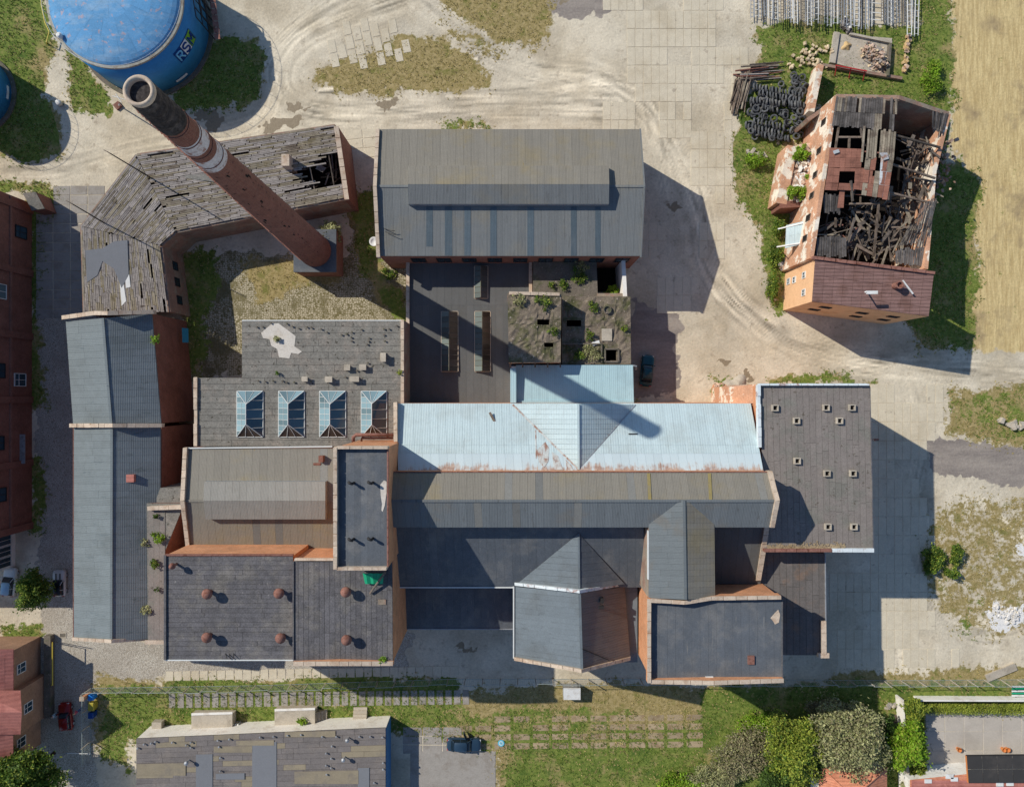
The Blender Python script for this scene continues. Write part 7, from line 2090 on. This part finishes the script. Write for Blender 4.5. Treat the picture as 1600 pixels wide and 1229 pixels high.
# ------------------------------------------------------------------ timber, firewood, bricks and implement
rw = random.Random(9)
def logs(n, x0, x1, y0, y1, ang, L_, r_, label, group, mats, zr=.7):
    for k in range(n):
        u = rw.random()
        x, y = lerp(x0, x1, rw.random()), lerp(y0, y1, rw.random()); a = ang + rw.gauss(0, .07)
        l_ = L_ * rw.uniform(.75, 1.1); d = Vector((math.cos(a), math.sin(a), 0)) * l_ / 2
        c = P(x, y, .12 + rw.random() * zr); r2 = r_ * rw.uniform(.7, 1.3)
        o = MB().tube([c - d, c + d], [r2, r2 * .85], 7).build('timber_log', rw.choice(mats), None, origin=c)
        props(o, label, 'log', group)
logs(26, 1144, 1172, 136, 156, R(76), 4.6, .1, 'thin stripped log in the leaning pile left of the tyres', 'logs left of the tyres', [M['timber'], M['plank_tan'], M['timber']])
logs(24, 1172, 1205, 99, 124, R(4), 4.4, .09, 'reddish plank or pole in the pile above the tyres', 'planks above the tyres', [M['timber'], M['rust_metal'], M['plank'], M['timber_char']])
M['wood_end'] = weathered('pale_cut_wood', lin(214, 194, 160), lin(180, 150, 116), .5, 2.0, .12, .2, .9)
for k in range(48):
    if k < 30: x, y = rw.gauss(1262, 13), rw.gauss(96, 7)
    else: x, y = rw.gauss(1270, 14), rw.gauss(78, 5)
    c = P(x, y, .1); a = rw.uniform(0, 3.14); r2 = rw.uniform(.14, .24)
    o = MB()
    if k % 2: o.lathe([(r2, 0), (r2, rw.uniform(.25, .45))], c, 9)
    else: o.tube([c + Vector((0, 0, r2)), c + Vector((math.cos(a) * .45, math.sin(a) * .45, r2))], r2, 9)
    props(o.build('firewood_block', M['wood_end'], None, origin=c), 'short pale firewood block scattered north of the tyre dump', 'firewood', 'firewood blocks north of the tyres')
pad = thing('concrete_bay', 'old concrete bay with low walls holding the brick heap', 'bay', P(1350, 85, 0))
MB().prism(ccw([P(1304, 52, .12), P(1394, 60, .12), P(1388, 120, .12), P(1300, 98, .12)]), -.05).build('slab', M['concrete'], pad)
MB().bar(P(1328, 52, .5), P(1394, 66, .5), .3, 1, 0).build('wall', M['concrete'], pad)
MB().bar(P(1308, 50, .4), P(1301, 98, .4), .8, 1, 0).build('wall', M['concrete'], pad)
MB().bar(P(1392, 68, .8), P(1388, 118, .8), .3, 1, 0).build('wall', M['concrete_dark'], pad)
rubble('brick_heap', 'heap of salvaged bricks in the concrete bay', [(1352, 78, 15), (1368, 92, 17), (1376, 104, 14)], 290, .22, .42, [M['rubble'], M['rubble'], M['wood_end'], M['plank']], 1.8, 8, 'heap')
rubble('rubble_heap', 'broken boards and rubble at the corner of the concrete bay', [(1318, 34, 7), (1324, 52, 6)], 40, .2, .6, [M['plank'], M['timber_char'], M['white_wall']], .8, 10)
rubble('rubble_heap', 'pale rubble strip beside the eastern scaffold frames', [(1418, 60, 4), (1414, 88, 5), (1412, 116, 4)], 60, .2, .5, [M['rubble'], M['sandheap']], .5, 13)
rubble('rubble_heap', 'small pile of stones on the weeds below the tyres', [(1166, 238, 3), (1190, 244, 4)], 14, .3, .9, [M['concrete']], .3, 15)
rubble('rubble_heap', 'white stones at the foot of the ruin near the canopy', [(1216, 408, 4), (1224, 418, 5)], 22, .2, .55, [M['white_wall'], M['rubble']], .4, 16)
rubble('rubble_heap', 'broken concrete slabs across the weedy island at the right', [(1560, 656, 4), (1580, 664, 4), (1605, 668, 4)], 26, .3, .8, [M['concrete']], .3, 17)
rubble('rubble_heap', 'brick rubble at the stub wall beside the pale roof', [(1112, 606, 5), (1130, 600, 5)], 34, .2, .5, [M['rubble'], M['brick_orange']], .6, 18)
rubble('rubble_heap', 'bags and stones on the lawn beside the white court wall', [(1384, 1102, 3), (1402, 1100, 3)], 16, .3, .6, [M['concrete'], M['slab_grey']], .3, 19)
def mound(name, label, px, py, rx, ry_, h, mat, cat='heap', seed=0):
    r = np.random.default_rng(seed); c = P(px, py); mb = MB(); nr, na = 7, 26
    ph = r.uniform(0, 6.28, 4); am = r.uniform(.05, .2, 4)
    mb.v.append((c.x, c.y, h))
    for i in range(1, nr + 1):
        for j in range(na):
            a = 2 * math.pi * j / na; k = 1 + sum(am[q] * math.sin((q + 2) * a + ph[q]) for q in range(4))
            f = i / nr
            mb.v.append((c.x + rx * f * k * math.cos(a), c.y + ry_ * f * k * math.sin(a), h * (1 - f ** 1.6) * r.uniform(.85, 1.1) - (.02 if i == nr else 0)))
    for j in range(na): mb.f.append((0, 1 + j, 1 + (j + 1) % na))
    for i in range(nr - 1):
        for j in range(na):
            l = (j + 1) % na; a = 1 + i * na; b = a + na
            mb.f.append((a + j, b + j, b + l, a + l))
    o = mb.build(name, mat, None, True, origin=c); props(o, label, cat); return o
rubble('lime_heap', 'white lumps of lime scattered on the waste ground', [(1552, 950, 8), (1570, 962, 11), (1590, 958, 10)], 70, .15, .45, M['lime'], .25, 31, 'heap')
mound('sand_heap', 'small yellow sand heap in the concrete bay', 1322, 73, .8, .7, .5, M['sandheap'], seed=4)
mound('sand_heap', 'pale sand heap at the foot of the brick stub wall', 1150, 606, 1.9, 1.7, .8, M['concrete'], seed=5)
hw_ = thing('red_harrow', 'red steel farm harrow standing on the grass behind the ruin', 'harrow', P(1330, 112, 0))
mb = MB()
mb.bar(P(1306, 102, 1.3), P(1355, 111, 1.3), .14, .14); mb.bar(P(1306, 105, 1.0), P(1354, 114, 1.0), .12, .12)
mb.build('beam', M['red_paint'], hw_)
for x, y in ((1308, 103), (1330, 107), (1352, 111)):
    MB().bar(P(x, y - 2, 1.25), P(x - 3, y + 14, .3), .12, .12).tube([P(x - 3, y + 14, .3), P(x - 4, y + 16, 0)], .05).build('tine', M['red_paint'], hw_)
sw = thing('stub_wall', 'orange brick stub wall and stepped pier beside the pale roof', 'wall', P(1165, 615, 0))
MB().prism(ccw([P(1141, 604, 8.6), P(1182, 600, 12.0), P(1182, 630, 12.0), P(1141, 630, 8.6)]), 0).build('wall', M['brick_pale'], sw)
wb_ = thing('white_shed', 'small white metal shed on the lawn below the gabled wing', 'shed', P(893, 1083, 0))
q_ = [P(880.5, 1075, 1.7), P(907, 1075, 1.7), P(907, 1092.5, 1.5), P(880.5, 1092.5, 1.5)]
solid(wb_, 'wall', q_, 0, M['grey_metal'], .08)
slab(wb_, 'roof', [p + Vector((0, 0, .04)) for p in q_], .08, M['white_paint'])
MB().bar(q_[0] + Vector((0, 0, .1)), q_[1] + Vector((0, 0, .1)), .12, .1).build('ridge', M['white_paint'], wb_)
lp = thing('landing_pad', 'round cyan pad with a white ring on the path right of the blue car', 'pad', P(783, 1160, 0))
cc = P(783, 1160, 0)
M['cyan_pad'] = plain('cyan_fabric', lin(90, 190, 220), .7)
MB().lathe([(.45, .04), (.45, .09)], cc, 28).build('disc', M['cyan_pad'], lp)
rg = MB()
for r_, z in ((.3, .094), (.3, .1), (.2, .1), (.2, .094)):
    for j in range(24):
        a = 2 * math.pi * j / 24; rg.v.append((cc.x + r_ * math.cos(a), cc.y + r_ * math.sin(a), z))
for k in range(3):
    for j in range(24):
        l = (j + 1) % 24; rg.f.append((k * 24 + j, k * 24 + l, (k + 1) * 24 + l, (k + 1) * 24 + j))
rg.build('ring', M['white_paint'], lp)
mb = MB().box(cc + Vector((0, 0, .094)), .05, .22, .01); mb.build('mark', M['white_paint'], lp)
pa = thing('wooden_pallet', 'grey wooden pallet on the ground near the court wall', 'pallet', P(1397, 1122, 0))
for k in range(5):
    MB().box(P(1397, 1122, 0) + Vector((-.36 + k * .18, 0, .12)), .12, 1.2, .03).build('slat', M['timber'], pa)
for k in (-.5, 0, .5):
    MB().box(P(1397, 1122, 0) + Vector((0, k, 0)), .85, .1, .115).build('bearer', M['timber'], pa)
for x, y, lab in ((1495.5, 1168, 'terracotta pot with bare stem at the court canopy, left one'), (1571, 1168, 'terracotta pot at the court canopy, right one'), (1565, 1168, 'terracotta pot at the court canopy, second from right')):
    p_ = thing('flower_pot', lab, 'pot', P(x, y, 0))
    MB().lathe([(.2, 0), (.3, .5), (.34, .5), (.34, .6), (.26, .6), (.22, .4)], P(x, y, 0), 14).build('pot', M['orange_pot'], p_)
    if x < 1500: MB().tube([P(x, y, .4), P(x, y, 2.4)], .06).build('stem', M['bark'], p_)
gn = thing('green_bench', 'green and white slatted bench at the right end of the fence', 'bench', P(1594, 1078, 0))
for k in range(5):
    MB().bar(P(1581, 1072 + k * 3.6, .5), P(1640, 1072 + k * 3.6, .5), .22, .05).build('slat', M['white_paint'] if k % 2 == 0 else M['green_tarp'], gn)
for x in (1584, 1620): MB().box(P(x, 1080, 0), .1, 1.4, .45).build('leg', M['dark_metal'], gn)
mh = thing('drain_grate', 'square drain grate in the cobbles south of the alley', 'grate', P(98, 992, 0))
MB().box(P(98, 992, 0), 1.1, .8, .05).build('frame', M['concrete'], mh)
for k in range(5): MB().box(P(98, 992, .05) + Vector((-.32 + k * .16, 0, 0)), .07, .5, .02).build('slot', M['void'], mh)
kb = thing('lane_kerb', 'pale broken concrete kerb piece beside the fence at lower right', 'kerb', P(1560, 1055, 0))
MB().bar(P(1542, 1060, .25), P(1588, 1041, .25), 1.0, .3).build('slab', M['concrete'], kb)
